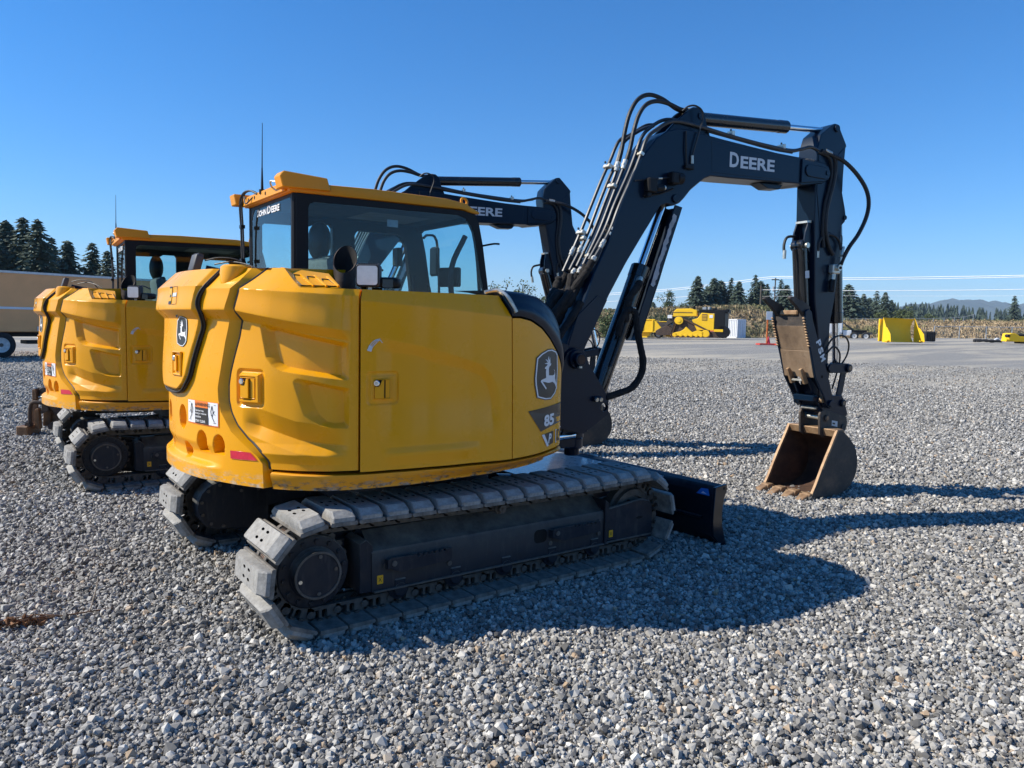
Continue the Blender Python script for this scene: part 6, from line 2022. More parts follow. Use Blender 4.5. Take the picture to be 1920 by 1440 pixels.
for k in range(6):
    ico = N.new('GeometryNodeMeshIcoSphere'); ico.inputs['Radius'].default_value = 1.0; ico.inputs['Subdivisions'].default_value = 1
    sp_ = N.new('GeometryNodeSetPosition')
    rv = N.new('FunctionNodeRandomValue'); rv.data_type = 'FLOAT_VECTOR'
    rv.inputs[0].default_value = (-0.36, -0.36, -0.30); rv.inputs[1].default_value = (0.36, 0.36, 0.30)
    rv.inputs['Seed'].default_value = 17 + k * 13
    Lk.new(ico.outputs['Mesh'], sp_.inputs['Geometry']); Lk.new(rv.outputs[0], sp_.inputs['Offset'])
    ss = N.new('GeometryNodeSetShadeSmooth'); ss.inputs['Shade Smooth'].default_value = False
    Lk.new(sp_.outputs[0], ss.inputs[0])
    sm = N.new('GeometryNodeSetMaterial'); sm.inputs['Material'].default_value = M['gravel_stone']
    Lk.new(ss.outputs[0], sm.inputs['Geometry'])
    g2i = N.new('GeometryNodeGeometryToInstance'); Lk.new(sm.outputs[0], g2i.inputs[0])
    Lk.new(g2i.outputs[0], jn.inputs[0])
iop = N.new('GeometryNodeInstanceOnPoints')
def attr(name, t_):
    a = N.new('GeometryNodeInputNamedAttribute'); a.data_type = t_; a.inputs['Name'].default_value = name
    return a.outputs['Attribute']
Lk.new(gi.outputs[0], iop.inputs['Points']); Lk.new(jn.outputs[0], iop.inputs['Instance'])
iop.inputs['Pick Instance'].default_value = True
Lk.new(attr('stone_kind', 'INT'), iop.inputs['Instance Index'])
Lk.new(attr('stone_size', 'FLOAT_VECTOR'), iop.inputs['Scale'])
e2r = N.new('FunctionNodeEulerToRotation'); Lk.new(attr('stone_turn', 'FLOAT_VECTOR'), e2r.inputs[0])
Lk.new(e2r.outputs[0], iop.inputs['Rotation'])
Lk.new(iop.outputs[0], go.inputs[0])
md = gs.modifiers.new('stones', 'NODES'); md.node_group = ng
me.materials.append(M['gravel_stone'])

# ------------------------------------------------------------------ trees
def conifer_mesh(h, r, seed, leaf, tiers=30, nb=9, sparse=0.0, lean=0.0):
    rs = random.Random(seed)
    mbt, mbl = MB(), MB()
    cyl(mbt, (0, 0, -0.3), (lean, 0, h * 0.97), h * 0.017 + 0.05, 'bark', 7, 0.03)
    vs, fs = [], []
    for i in range(tiers):
        t_ = (i + rs.uniform(-0.3, 0.3)) / tiers
        t_ = min(max(t_, 0), 0.99)
        z = h * (0.05 + 0.95 * t_)
        rr = r * (1 - t_) ** 0.66 * (0.80 + 0.4 * rs.random()) + 0.12
        n = max(4, int(nb * (0.5 + 0.7 * (1 - t_))))
        a0 = rs.uniform(0, 6.28)
        for k in range(n):
            if rs.random() < sparse: continue
            a = a0 + 2 * PI * k / n + rs.uniform(-0.35, 0.35)
            L = rr * rs.uniform(0.55, 1.12)
            dx, dy = math.cos(a), math.sin(a)
            m = 4 + int(3 * (1 - t_))
            for j in range(m):
                q = (j + 0.5) / m
                cx, cy = dx * L * q + lean * t_, dy * L * q
                cz = z - L * 0.30 * q ** 1.5 + 0.06 * h * 0.3 * (1 - q) + rs.uniform(-.05, .05) * h * 0.1
                s = (0.20 + 0.10 * (1 - q)) * r * rs.uniform(0.6, 1.3) * (0.45 + 0.6 * (1 - t_))
                b = a + rs.uniform(-1.0, 1.0)
                ux, uy = math.cos(b), math.sin(b)
                d1 = rs.uniform(-0.9, -0.1) * s
                k0 = len(vs)
                vs += [(cx - ux * s * .35, cy - uy * s * .35, cz + s * .18), (cx + ux * s, cy + uy * s, cz + d1 * 0.6), (cx - uy * s * .55, cy + ux * s * .55, cz + d1 * 0.5 - s * .1), (cx + uy * s * .5 + ux * s * .2, cy - ux * s * .5 + uy * s * .2, cz - s * 0.25 + d1 * .3)]
                fs += [(k0, k0 + 1, k0 + 2), (k0, k0 + 3, k0 + 1)]
    mbl.add(vs, fs, leaf)
    return mbt.mesh('trunk', 40), mbl.mesh('crown', 0)
def broad_mesh(h, r, seed, leaf, clumps=16, per=90, leafsize=0.3, zlow=0.18):
    rs = random.Random(seed)
    mbt, mbl = MB(), MB()
    cyl(mbt, (0, 0, -0.3), (0, 0, h * 0.55), h * 0.025 + 0.04, 'bark', 7, h * 0.012)
    vs, fs = [], []
    for c in range(clumps):
        a = rs.uniform(0, 6.28); q = rs.random() ** 0.6
        zz = rs.uniform(zlow, 0.92)
        wid = math.sin(min(max((zz - zlow + 0.1) / (1.05 - zlow + 0.1), 0.05), 1) * PI) ** 0.7
        cx, cy, cz = r * 0.75 * q * wid * math.cos(a), r * 0.75 * q * wid * math.sin(a), zz * h
        tube(mbt, [(0, 0, max(0.1, cz * 0.55)), (cx * 0.5, cy * 0.5, cz * 0.8), (cx, cy, cz)], h * 0.006 + 0.01, 'bark', 5, 3)
        cr = r * rs.uniform(0.22, 0.42)
        for _ in range(per):
            d = Vector((rs.gauss(0, 1), rs.gauss(0, 1), rs.gauss(0, 0.8)))
            d = d.normalized() * cr * rs.random() ** 0.4
            p = Vector((cx, cy, cz)) + d
            s = leafsize * rs.uniform(0.5, 1.2)
            u = Vector((rs.uniform(-1, 1), rs.uniform(-1, 1), rs.uniform(-1, .5))).normalized() * s
            w = u.cross(Vector((rs.uniform(-1, 1), rs.uniform(-1, 1), rs.uniform(-1, 1)))).normalized() * s * 0.55
            k0 = len(vs)
            vs += [p - u * .5, p + w * .5, p + u * .5, p - w * .5]
            fs.append((k0, k0 + 1, k0 + 2, k0 + 3))
    mbl.add(vs, fs, leaf)
    return mbt.mesh('trunk', 40), mbl.mesh('crown', 0)
TREEMESH = {}
def tree(kind, lat, dep, h, label, group=None, z=None, rz=None):
    """kinds: unit-height meshes shared and scaled"""
    nm = {'conifer': 'conifer_tree', 'far': 'conifer_tree', 'sparse': 'conifer_tree', 'broad': 'leafy_tree', 'pale': 'leafy_tree', 'bush': 'bush'}[kind.split('_')[0]]
    if kind not in TREEMESH:
        k, i = kind.split('_'); sd = 31 * int(i) + len(k)
        i = int(i)
        if k == 'conifer': TREEMESH[kind] = conifer_mesh(10, 2.7 + 0.4 * (i % 3), sd, 'conifer_leaf', 40, 12, 0.08, 0.2 * ((i % 3) - 1))
        if k == 'sparse': TREEMESH[kind] = conifer_mesh(10, 2.9, sd, 'conifer_leaf_far', 34, 11, 0.2)
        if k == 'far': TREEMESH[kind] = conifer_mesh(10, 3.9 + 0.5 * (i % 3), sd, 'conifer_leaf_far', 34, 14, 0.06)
        if k == 'broad': TREEMESH[kind] = broad_mesh(10, 3.8, sd, 'broad_leaf', 22, 90, 0.55)
        if k == 'pale': TREEMESH[kind] = broad_mesh(10, 2.8, sd, 'pale_leaf', 26, 45, 0.40)
        if k == 'bush': TREEMESH[kind] = broad_mesh(10, 6.5, sd, 'broad_leaf', 20, 70, 0.95, 0.1)
    p = at(lat, dep, z)
    t_ = thing(nm, label, 'bush' if nm == 'bush' else 'tree', p, random.uniform(0, 6.28) if rz is None else rz, group)
    s = h / 10.0
    t_.scale = (s, s, s)
    for me, n in zip(TREEMESH[kind], ('trunk', 'crown')):
        o = bpy.data.objects.new(n, me); COL.objects.link(o); o.parent = t_
    return t_
HC = CAM_LOC.z
def px(x, dep):
    return (x - 962) / 1402 * dep
def hz(x):
    return 590.5 + (x - 10) * 0.02005
def zat(x, y, dep):
    """height of an object point seen at photo position (x, y) when it stands dep metres ahead"""
    return HC + (hz(x) - y) / 1402 * dep

random.seed(21)
grpL = 'conifers beyond the tan truck'
for i, (x, top, dep, kd, lab) in enumerate((
        (-70, 395, 84, 'conifer_0', 'dark conifer cut off by the left edge behind the tan truck'),
        (-12, 412, 88, 'conifer_1', 'first dark conifer inside the left edge, above the tan truck'),
        (22, 416, 96, 'conifer_2', 'second dark conifer from the left above the tan truck'),
        (46, 408, 90, 'conifer_3', 'tallest slim conifer in the clump above the tan truck'),
        (78, 414, 86, 'conifer_4', 'wide conifer with drooping right side above the tan truck'),
        (104, 446, 98, 'conifer_0', 'lower conifer tucked behind the wide one above the tan truck'),
        (131, 453, 92, 'conifer_2', 'small pointed conifer just right of the tall clump'),
        (178, 457, 94, 'conifer_1', 'conifer standing clear beside the far excavator cab'),
        (203, 470, 90, 'conifer_3', 'conifer partly behind the far excavator antenna'))):
    tree(kd, px(x, dep), dep, zat(x, top, dep) - 0.0, lab, grpL, 0.0)
# trees seen between cab and boom, and beside the boom cylinder
for x, top, dep, kd, lab in ((938, 520, 62, 'pale_0', 'thin pale tree just right of the near cab'),
                             (978, 521, 60, 'pale_1', 'rounded pale tree between cab and boom'),
                             (1016, 548, 64, 'pale_2', 'short pale tree behind the hose bundle'),
                             (905, 548, 66, 'pale_2', 'pale tree seen through the near cab glass'),
                             (1136, 585, 70, 'bush_1', 'dark green bush seen through the gap under the boom')):
    tree(kd, px(x, dep), dep, zat(x, top, dep) - 0.3, lab, None, 0.3)
grpR = 'conifers on the skyline behind the grass bank'
for x, top, dep, kd, lab in ((1222, 566, 150, 'far_2', 'low conifer left end of the skyline row above the grass bank'),
                             (1245, 546, 146, 'broad_0', 'leafy tree with uneven top above the yellow dump body'),
                             (1272, 570, 158, 'bush_0', 'low scrubby bush between the leafy tree and the first tall conifer'),
                             (1304, 518, 150, 'far_0', 'broad first tall conifer right of the leafy tree'),
                             (1322, 536, 160, 'far_1', 'narrow conifer squeezed between two tall ones above the bulldozer'),
                             (1334, 521, 152, 'far_1', 'left conifer of the twin-topped pair above the container'),
                             (1347, 526, 154, 'far_2', 'right conifer of the twin-topped pair above the container'),
                             (1366, 521, 153, 'sparse_0', 'thin-topped conifer above the container'),
                             (1381, 528, 150, 'far_0', 'bushy conifer above the right end of the container'),
                             (1411, 515, 152, 'sparse_1', 'tall spindly conifer left of the shorter pole'),
                             (1421, 527, 158, 'far_2', 'conifer directly behind the shorter pole'),
                             (1434, 532, 156, 'sparse_2', 'thin conifer between the two utility poles'),
                             (1459, 524, 152, 'sparse_0', 'thin conifer just right of the taller utility pole'),
                             (1470, 534, 150, 'far_1', 'conifer left of the raised thumb claw'),
                             (1500, 540, 160, 'far_0', 'conifer hidden behind the near excavator arm'),
                             (1585, 533, 190, 'far_2', 'conifer peeking out right of the near excavator arm')):
    tree(kd, px(x, dep), dep, zat(x, top, dep) - 3.2, lab, grpR if kd[0] in 'fs' else None, 3.2)
for x, top, dep, kd, lab in ((1603, 556, 240, 'far_1', 'leftmost conifer of the clump above the white semi'),
                             (1614, 551, 245, 'far_0', 'second conifer of the clump above the white semi'),
                             (1625, 558, 250, 'far_2', 'short conifer in the middle of the clump left of the big blade'),
                             (1638, 545, 240, 'sparse_1', 'tallest thin conifer above the big yellow blade'),
                             (1654, 548, 238, 'far_0', 'fat conifer above the big yellow blade'),
                             (1666, 562, 245, 'far_1', 'right conifer of the clump above the blade'),
                             (1895, 554, 330, 'sparse_2', 'lone tall conifer near the right edge')):
    tree(kd, px(x, dep), dep, zat(x, top, dep) - 3.6, lab, 'conifers beyond the field' , 3.6)
for x, top, dep, kd, lab in ((1650, 583, 165, 'bush_0', 'olive bush left of the blade top'),
                             (1690, 577, 170, 'bush_1', 'tall brownish bush above the blade'),
                             (1705, 583, 160, 'bush_2', 'green round bush above the right half of the blade'),
                             (1740, 590, 168, 'bush_0', 'low bush right of the blade')):
    tree(kd, px(x, dep), dep, zat(x, top, dep) - 2.6, lab, None, 2.6)
# conifers standing behind the photographer (they show in the glass and paint)
for la, de, h, kd, lab in ((13.5, -11, 11.5, 'conifer_2', 'conifer behind the viewpoint mirrored in the near cab glass'),
                           (22, -16, 14, 'conifer_4', 'tall conifer behind the viewpoint, right of the mirrored one'),
                           (6, -24, 13, 'conifer_1', 'conifer behind the viewpoint, farthest back')):
    tree(kd, la, de, h, lab, None, 0.0)
# far treeline: one mass
def far_forest(mb):
    rs = random.Random(4)
    vs, fs = [], []
    for i in range(620):
        x = rs.uniform(1480, 2300) if i < 430 else rs.uniform(-1500, 1480)
        dep = rs.uniform(520, 900)
        la = px(x, dep)
        top = 578 + rs.uniform(-5, 9) + 5 * math.sin(x * 0.021) + (0 if x > 1680 else -2)
        h = max(zat(x, top, dep) - 4, 6) if x > 1100 else rs.uniform(12, 17)
        p = at(la, dep, 3.5)
        r = h * rs.uniform(0.16, 0.26)
        for k in range(9):
            t_ = k / 9
            for j in range(4):
                a = rs.uniform(0, 6.28); q = r * (1 - t_) ** 0.8
                c = (p.x + q * .5 * math.cos(a), p.y + q * .5 * math.sin(a), p.z + h * (t_ + 0.02))
                k0 = len(vs)
                vs += [(c[0], c[1], c[2] + h * 0.16), (c[0] + q * math.cos(a + 1.3), c[1] + q * math.sin(a + 1.3), c[2] - h * .03), (c[0] - q * math.cos(a + 1.0), c[1] - q * math.sin(a + 1.0), c[2] - h * .03)]
                fs.append((k0, k0 + 1, k0 + 2))
    mb.add(vs, fs, 'conifer_leaf_far')
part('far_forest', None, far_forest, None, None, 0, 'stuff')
def nursery(mb):
    rs = random.Random(9)
    vs, fs = [], []
    for i in range(900):
        x = rs.uniform(1380, 2100); dep = rs.uniform(195, 330)
        p = at(px(x, dep), dep, 3.0 + (dep - 195) * 0.008)
        h = rs.uniform(1.6, 3.4)
        for k in range(6):
            a = rs.uniform(0, 6.28); q = h * 0.42 * rs.uniform(.5, 1)
            zc = p.z + h * rs.uniform(0.0, 0.6)
            k0 = len(vs)
            vs += [(p.x, p.y, zc + h * .45), (p.x + q * math.cos(a), p.y + q * math.sin(a), zc - h * .1), (p.x + q * math.cos(a + 1.6), p.y + q * math.sin(a + 1.6), zc - h * .1)]
            fs.append((k0, k0 + 1, k0 + 2))
    mb.add(vs, fs, 'broad_leaf')
part('young_tree_rows', None, nursery, None, None, 0, 'stuff')

# ------------------------------------------------------------------ grass bank, field, hills
def bank_z(la, dep):
    x = la / dep * 1402 + 962
    crest = np.interp(x, [300, 800, 1000, 1190, 1245, 1330, 1400, 1440, 1475, 1520, 1600, 1700, 2000, 2600], [600, 590, 585, 583, 580, 577, 575, 579, 588, 597, 602, 604, 603, 603])
    d0 = np.interp(x, [300, 1000, 1190, 1480, 1700, 2000, 2600], [100, 98, 99, 101, 100, 99, 99])
    d1 = np.interp(x, [300, 1450, 1550, 2600], [112, 113, 135, 140])
    zc = HC + (hz(x) - crest) / 1402 * d1
    t_ = np.clip((dep - d0) / (d1 - d0), 0, 1)
    base = 0.019 * np.clip(la, 0, 60)
    s = np.sin(t_ * PI / 2) ** 1.0
    z = base - 0.35 * (1 - np.clip((dep - d0 + 3) / 3, 0, 1)) + (zc - base) * s
    return z + np.where(dep > d1, (3.2 - zc) * np.clip((dep - d1) / 14, 0, 1), 0)
def build_field(mb):
    xs = np.linspace(250, 2700, 260)
    ds = np.concatenate([np.linspace(95, 116, 26), np.linspace(118, 160, 18), np.geomspace(175, 4200, 14)])
    rs = np.random.default_rng(3)
    vs = []
    for d in ds:
        la = (xs - 962) / 1402 * d
        z = bank_z(la, np.full_like(la, d)) + np.where((d > 100) & (d < 170), rs.normal(0, 0.10, len(xs)), 0)
        for l, q in zip(la, z):
            p = at(float(l), float(d), 0.0)
            vs.append((p.x, p.y, float(q)))
    W = len(xs)
    fs = [(j * W + i, j * W + i + 1, (j + 1) * W + i + 1, (j + 1) * W + i) for j in range(len(ds) - 1) for i in range(W - 1)]
    mb.add(vs, fs, 'dry_grass')
o = part('grass_field', None, build_field, None, None, 60)
o['kind'] = 'structure'
def build_tufts(mb):
    rs = random.Random(12)
    vs, fs = [], []
    for i in range(34000):
        x = rs.uniform(1020, 1960); dep = rs.uniform(97.5, 128) if rs.random() < .8 else rs.uniform(128, 150)
        la = px(x, dep)
        z = float(bank_z(np.array([la]), np.array([dep]))[0])
        p = at(la, dep, z - 0.05)
        h = rs.uniform(0.15, 0.45) * (1.5 if rs.random() < 0.1 else 1)
        for k in range(3):
            a = rs.uniform(0, 6.28); w = h * rs.uniform(0.35, 0.8)
            dx, dy = math.cos(a), math.sin(a)
            o1 = rs.uniform(-.3, .3)
            k0 = len(vs)
            vs += [(p.x - dx * w * .5, p.y - dy * w * .5, p.z), (p.x + dx * w * .5, p.y + dy * w * .5, p.z), (p.x + dx * w * (.5 + o1), p.y + dy * w * .3, p.z + h), (p.x - dx * w * .4 + o1 * .3, p.y - dy * w * .5, p.z + h * .8)]
            fs.append((k0, k0 + 1, k0 + 2, k0 + 3))
    mb.add(vs, fs, 'dry_tuft')
part('dry_grass_tufts', None, build_tufts, None, None, 0, 'stuff')
def build_hills(mb):
    rs = np.random.default_rng(8)
    prof_ = [(-3000, 606), (400, 604), (1200, 598), (1560, 590), (1640, 578), (1690, 574), (1702, 570), (1722, 569), (1738, 570), (1752, 566), (1775, 560.5), (1788, 561.5), (1800, 562), (1828, 562.5), (1845, 566.5), (1862, 564), (1876, 567), (1898, 573), (1906, 570.5), (1920, 568.5), (1960, 565), (2050, 572), (2300, 580), (3000, 590)]
    D = 5000
    xs = np.concatenate([np.linspace(-3000, 1500, 60), np.linspace(1510, 2100, 240), np.linspace(2120, 3000, 30)])
    tz = np.array([HC + (hz(x) - np.interp(x, [p[0] for p in prof_], [p[1] for p in prof_])) / 1402 * D for x in xs])
    tz += np.convolve(rs.normal(0, 4, len(xs)), [.25, .5, .25], 'same')
    rows = []
    for k, (dd, f) in enumerate(((-900, 0.0), (-520, 0.35), (-230, 0.75), (0, 1.0), (400, 0.7), (900, 0.0))):
        row = []
        for x, z in zip(xs, tz):
            p = at((x - 962) / 1402 * D, D + dd, 0)
            row.append((p.x, p.y, max(z * f + (rs.normal(0, 7) if 0 < f < 1 else 0), -1)))
        rows.append(row)
    W = len(xs)
    mb.add([v for r_ in rows for v in r_], [(j * W + i, j * W + i + 1, (j + 1) * W + i + 1, (j + 1) * W + i) for j in range(len(rows) - 1) for i in range(W - 1)], 'hill_forest')
o = part('hills', None, build_hills, None, None, 60)
o['kind'] = 'structure'

# ------------------------------------------------------------------ yard objects
def yaw_of(v):
    return math.atan2(v.y, v.x)
RZ = math.atan2(rh.y, rh.x)      # objects laid parallel to the picture: local +x to the right, local -y toward the viewer

# box truck on the left
T = thing('box_truck', 'long tan box truck parked behind the yellow excavators at the left edge', 'truck', (-1.45, 29.2, 0), R(16))
part('cargo_box', None, lambda mb: (boxm(mb, (-9.5, 0.05, 0.98), (9.5, 2.5, 3.26), 'tan_box', 0.03)), T)
part('roof_rail', None, lambda mb: (boxm(mb, (-9.52, 0.02, 3.19), (9.52, 0.055, 3.275), 'alu', 0.005), boxm(mb, (-9.5, 0.03, 3.262), (9.5, 2.4, 3.28), 'alu')), T)
part('trim_strip', None, lambda mb: boxm(mb, (-9.5, 0.03, 1.84), (9.5, 0.052, 1.93), 'white_paint', 0.004), T)
part('side_panel', None, lambda mb: (boxm(mb, (1.2, 0.02, 1.02), (9.0, 0.051, 1.20), 'alu', 0.004), boxm(mb, (-9.0, 0.02, 1.02), (-1.4, 0.051, 1.20), 'alu', 0.004)), T)
part('chassis', None, lambda mb: (boxm(mb, (-9.3, 0.5, 0.80), (9.3, 0.62, 0.98), 'black_plastic'), boxm(mb, (-9.3, 1.8, 0.80), (9.3, 1.95, 0.98), 'black_plastic'), boxm(mb, (0.9, 0.25, 0.52), (4.6, 0.9, 0.66), 'black_plastic', 0.02), boxm(mb, (2.4, 0.3, 0.64), (3.3, 1.8, 0.82), 'black_plastic', 0.03), boxm(mb, (-1.0, 0.08, 0.93), (1.15, 0.6, 1.08), 'black_plastic', 0.05)), T)
part('rear_bumper', None, lambda mb: (boxm(mb, (4.2, 0.1, 0.40), (4.5, 2.3, 0.52), 'bolt_steel', 0.01), boxm(mb, (4.3, 0.4, 0.5), (4.4, 0.6, 0.9), 'bolt_steel')), T)
def build_wheel(mb, r_=0.49):
    lathe(mb, [(0.0, 0.13), (0.28 * r_ / .49, 0.12), (0.28 * r_ / .49, 0.0), (0.30 * r_ / .49, -0.01), (0.42 * r_ / .49, -0.02), (r_ - 0.03, 0.0), (r_, 0.05), (r_, 0.22), (r_ - 0.05, 0.27), (0.0, 0.27)], (0, 0, 0), (0, 1, 0), 'tyre', 36)
def build_rim(mb, r_=0.49):
    k = r_ / .49
    lathe(mb, [(0.0, 0.06), (0.10 * k, 0.055), (0.12 * k, 0.09), (0.20 * k, 0.10), (0.24 * k, 0.02), (0.285 * k, 0.005), (0.29 * k, 0.03)], (0, 0, 0), (0, 1, 0), 'rim_white', 28)
    lathe(mb, [(0.0, 0.02), (0.07 * k, 0.025), (0.085 * k, 0.06), (0.085 * k, 0.09)], (0, 0, 0), (0, 1, 0), 'bolt_steel', 16)
    for i in range(8):
        a = 2 * PI * i / 8
        cyl(mb, (0.145 * k * math.cos(a), 0.06, 0.145 * k * math.sin(a)), (0.145 * k * math.cos(a), 0.095, 0.145 * k * math.sin(a)), 0.016, 'bolt_steel', 6)
def wheel(parent, x, y, z, key='w49', r_=0.49):
    w = part('wheel', key, lambda mb: build_wheel(mb, r_), parent, Matrix.Translation((x, y, z)))
    part('rim', key + 'rim', lambda mb: build_rim(mb, r_), w)
wheel(T, 0.0, 0.06, 0.49); wheel(T, 0.0, 2.2, 0.49); wheel(T, -7.6, 0.06, 0.49); wheel(T, 1.25 * 0 - 1.3, 0.06, 0.49)

# old brown attachment on the ground by the far excavator
A = thing('old_attachment', 'rusty brown steel attachment lying on the gravel left of the far excavator', 'attachment', at(-6.45, 10.0, 0.0), RZ)
part('foot_block', None, lambda mb: (box(mb, (-0.055, 0.0, 0.075), (0.155, 0.30, 0.14), 'brown_old', 0.012), box(mb, (-0.13, 0.02, 0.065), (0.04, 0.26, 0.12), 'brown_old', 0.004)), A)
def att_plate(mb):
    out = [(-0.09, 0.14), (-0.075, 0.25), (-0.055, 0.38), (-0.03, 0.50), (0.00, 0.54)]
    zig = []
    for i in range(12):
        t_ = i / 11
        zig.append((-0.095 + 0.075 * t_ - (0.012 if i % 2 else 0), 0.14 + 0.40 * t_))
    prism(mb, zig + [(0.03, 0.55), (0.03, 0.14)], 0.06, 0.09, 'brown_old', 0.002)
    prism(mb, [(0.0, 0.48), (0.0, 0.62), (0.05, 0.64), (0.06, 0.50)], 0.0, 0.12, 'brown_old', 0.004)
    prism(mb, [(0.05, 0.50), (0.06, 0.62), (0.10, 0.65), (0.14, 0.645), (0.15, 0.55), (0.17, 0.50)], 0.05, 0.10, 'brown_dark', 0.006)
    prism(mb, [(0.07, 0.12), (0.09, 0.47), (0.16, 0.47), (0.20, 0.40), (0.17, 0.12)], 0.10, 0.16, 'brown_old', 0.006)
    prism(mb, [(0.17, 0.16), (0.19, 0.42), (0.26, 0.45), (0.36, 0.25), (0.38, 0.16)], 0.13, 0.20, 'brown_old', 0.006)
part('side_plate', None, att_plate, A)
part('bent_bar', None, lambda mb: (tube(mb, [(0.0, -0.06, 0.15), (0.005, -0.06, 0.30), (0.02, -0.06, 0.42), (0.06, -0.06, 0.462), (0.14, -0.05, 0.455), (0.22, -0.03, 0.44)], 0.026, 'brown_dark', 10, 5), cyl(mb, (-0.01, -0.10, 0.155), (-0.01, -0.02, 0.155), 0.035, 'brown_dark', 14)), A)
part('link_arm', None, lambda mb: (tube(mb, [(0.20, 0.02, 0.50), (0.24, 0.02, 0.47), (0.30, 0.03, 0.36), (0.38, 0.04, 0.24)], 0.045, 'brown_dark', 10, 4), prism(mb, [(0.24, 0.11), (0.26, 0.19), (0.38, 0.25), (0.52, 0.28), (0.56, 0.20), (0.44, 0.12), (0.30, 0.085)], -0.04, 0.03, 'brown_old', 0.008), cyl(mb, (0.28, -0.06, 0.14), (0.28, 0.03, 0.14), 0.045, 'brown_dark', 14), cyl(mb, (0.20, -0.02, 0.50), (0.20, 0.06, 0.50), 0.04, 'brown_old', 14), tube(mb, [(0.10, 0.02, 0.56), (0.20, 0.0, 0.555), (0.27, -0.02, 0.59)], 0.010, 'brown_old', 6, 3), tube(mb, [(0.08, 0.02, 0.52), (0.14, 0.01, 0.535), (0.19, 0.0, 0.52)], 0.012, 'zinc', 6, 3)), A)
part('bracket_plate', None, lambda mb: (prism(mb, [(0.12, 0.30), (0.14, 0.43), (0.22, 0.42), (0.23, 0.35)], -0.02, 0.02, 'brown_dark', 0.004), prism(mb, [(0.04, 0.10), (0.05, 0.36), (0.10, 0.38), (0.11, 0.10)], -0.03, 0.03, 'brown_old', 0.004)), A)

# dry branch in the foreground
BR = thing('dry_branch', 'dry brown branch with withered leaves on the gravel at lower left', 'branch', at(-2.43, 3.80, 0.0), RZ)
part('stem', None, lambda mb: (tube(mb, [(-0.20, -0.08, 0.025), (-0.05, 0.0, 0.028), (0.06, 0.055, 0.03), (0.16, 0.12, 0.028), (0.26, 0.20, 0.022)], 0.0042, 'twig', 6, 4), tube(mb, [(-0.22, -0.05, 0.03), (-0.08, 0.035, 0.04), (0.05, 0.05, 0.035)], 0.003, 'twig', 6, 4), tube(mb, [(-0.15, -0.09, 0.04), (-0.02, -0.02, 0.05), (0.05, 0.05, 0.035)], 0.003, 'twig', 6, 4)), BR)
part('pale_twig', None, lambda mb: tube(mb, [(0.170, 0.13, 0.02), (0.178, 0.16, 0.09), (0.186, 0.18, 0.15), (0.190, 0.19, 0.20)], 0.0036, 'pale_twig', 6, 3), BR)
def build_dleaves(mb):
    rs = random.Random(2)
    for i in range(70):
        t_ = rs.random()
        c = Vector((-0.24 + 0.25 * t_ + rs.uniform(-.02, .02), -0.13 + 0.13 * t_ + rs.uniform(-.045, .045), 0.02 + rs.uniform(0, 0.055) * (1 - t_ * 0.6)))
        s = rs.uniform(0.014, 0.034)
        u = Vector((rs.uniform(-1, 1), rs.uniform(-1, 1), rs.uniform(-.6, .6))).normalized() * s
        w = u.cross(Vector((rs.uniform(-1, 1), rs.uniform(-1, 1), rs.uniform(-1, 1)))).normalized() * s * 0.45
        n = u.cross(w).normalized() * s * 0.3
        mb.add([c - u, c + w - n, c + u + n, c - w - n, c + n * .5], [(0, 1, 4), (1, 2, 4), (2, 3, 4), (3, 0, 4)], 'dry_leaf')
part('withered_leaves', None, build_dleaves, BR, None, 0, 'stuff')

# yellow dump body
D_ = thing('dump_body', 'yellow ribbed dump body with a sloping chute left of the bulldozer', 'dump body', at(px(1198, 90), 90, 0.42), RZ - R(26))
D_.scale = (1.08, 1.0, 0.95)
def dump(mb):
    # body seen side-on: 4.7 m long, chute end on the right
    prism(mb, [(-3.2, 0.75), (2.9, 0.75), (1.75, 2.25), (-3.2, 2.30)], 0.0, 2.4, 'old_yellow', 0.03)
    boxm(mb, (-3.2, -0.06, 2.22), (1.75, 0.02, 2.36), 'old_yellow', 0.02); boxm(mb, (-3.2, -0.06, 0.72), (2.7, 0.02, 0.86), 'old_yellow', 0.02)
    boxm(mb, (-3.2, 0.05, 2.30), (1.65, 2.3, 2.345), 'brown_old', 0.0)
part('hopper', None, dump, D_)
for x in (-2.4, -1.0, 0.35, 1.5):
    part('rib', 'dumprib', lambda mb: boxm(mb, (-0.07, -0.10, 0.86), (0.07, 0.0, 2.22), 'old_yellow', 0.01), D_, Matrix.Translation((x, 0, 0)))
part('chute', None, lambda mb: (prism(mb, [(1.9, 2.05), (3.0, 2.05), (4.3, 1.15), (4.2, 0.80), (3.0, 0.70), (2.85, 0.80)], 0.1, 2.2, 'bucket_steel', 0.02), boxm(mb, (2.2, 0.05, 2.03), (3.2, 2.2, 2.12), 'old_yellow', 0.02)), D_)
part('support_frame', None, lambda mb: (prism(mb, [(-1.9, 0.75), (-1.6, 0.22), (1.0, 0.22), (1.3, 0.75)], 0.3, 0.5, 'old_yellow', 0.02), boxm(mb, (-1.6, 0.1, 0.02), (0.9, 0.5, 0.22), 'old_yellow', 0.02), prism(mb, [(2.5, 0.8), (2.9, 0.75), (3.6, 0.45), (3.7, 0.2), (3.0, 0.25)], 0.2, 0.6, 'old_yellow', 0.02)), D_)
for x in (-2.3, 2.1):
    wheel(D_, x, 0.25, 0.52, 'w52', 0.52)

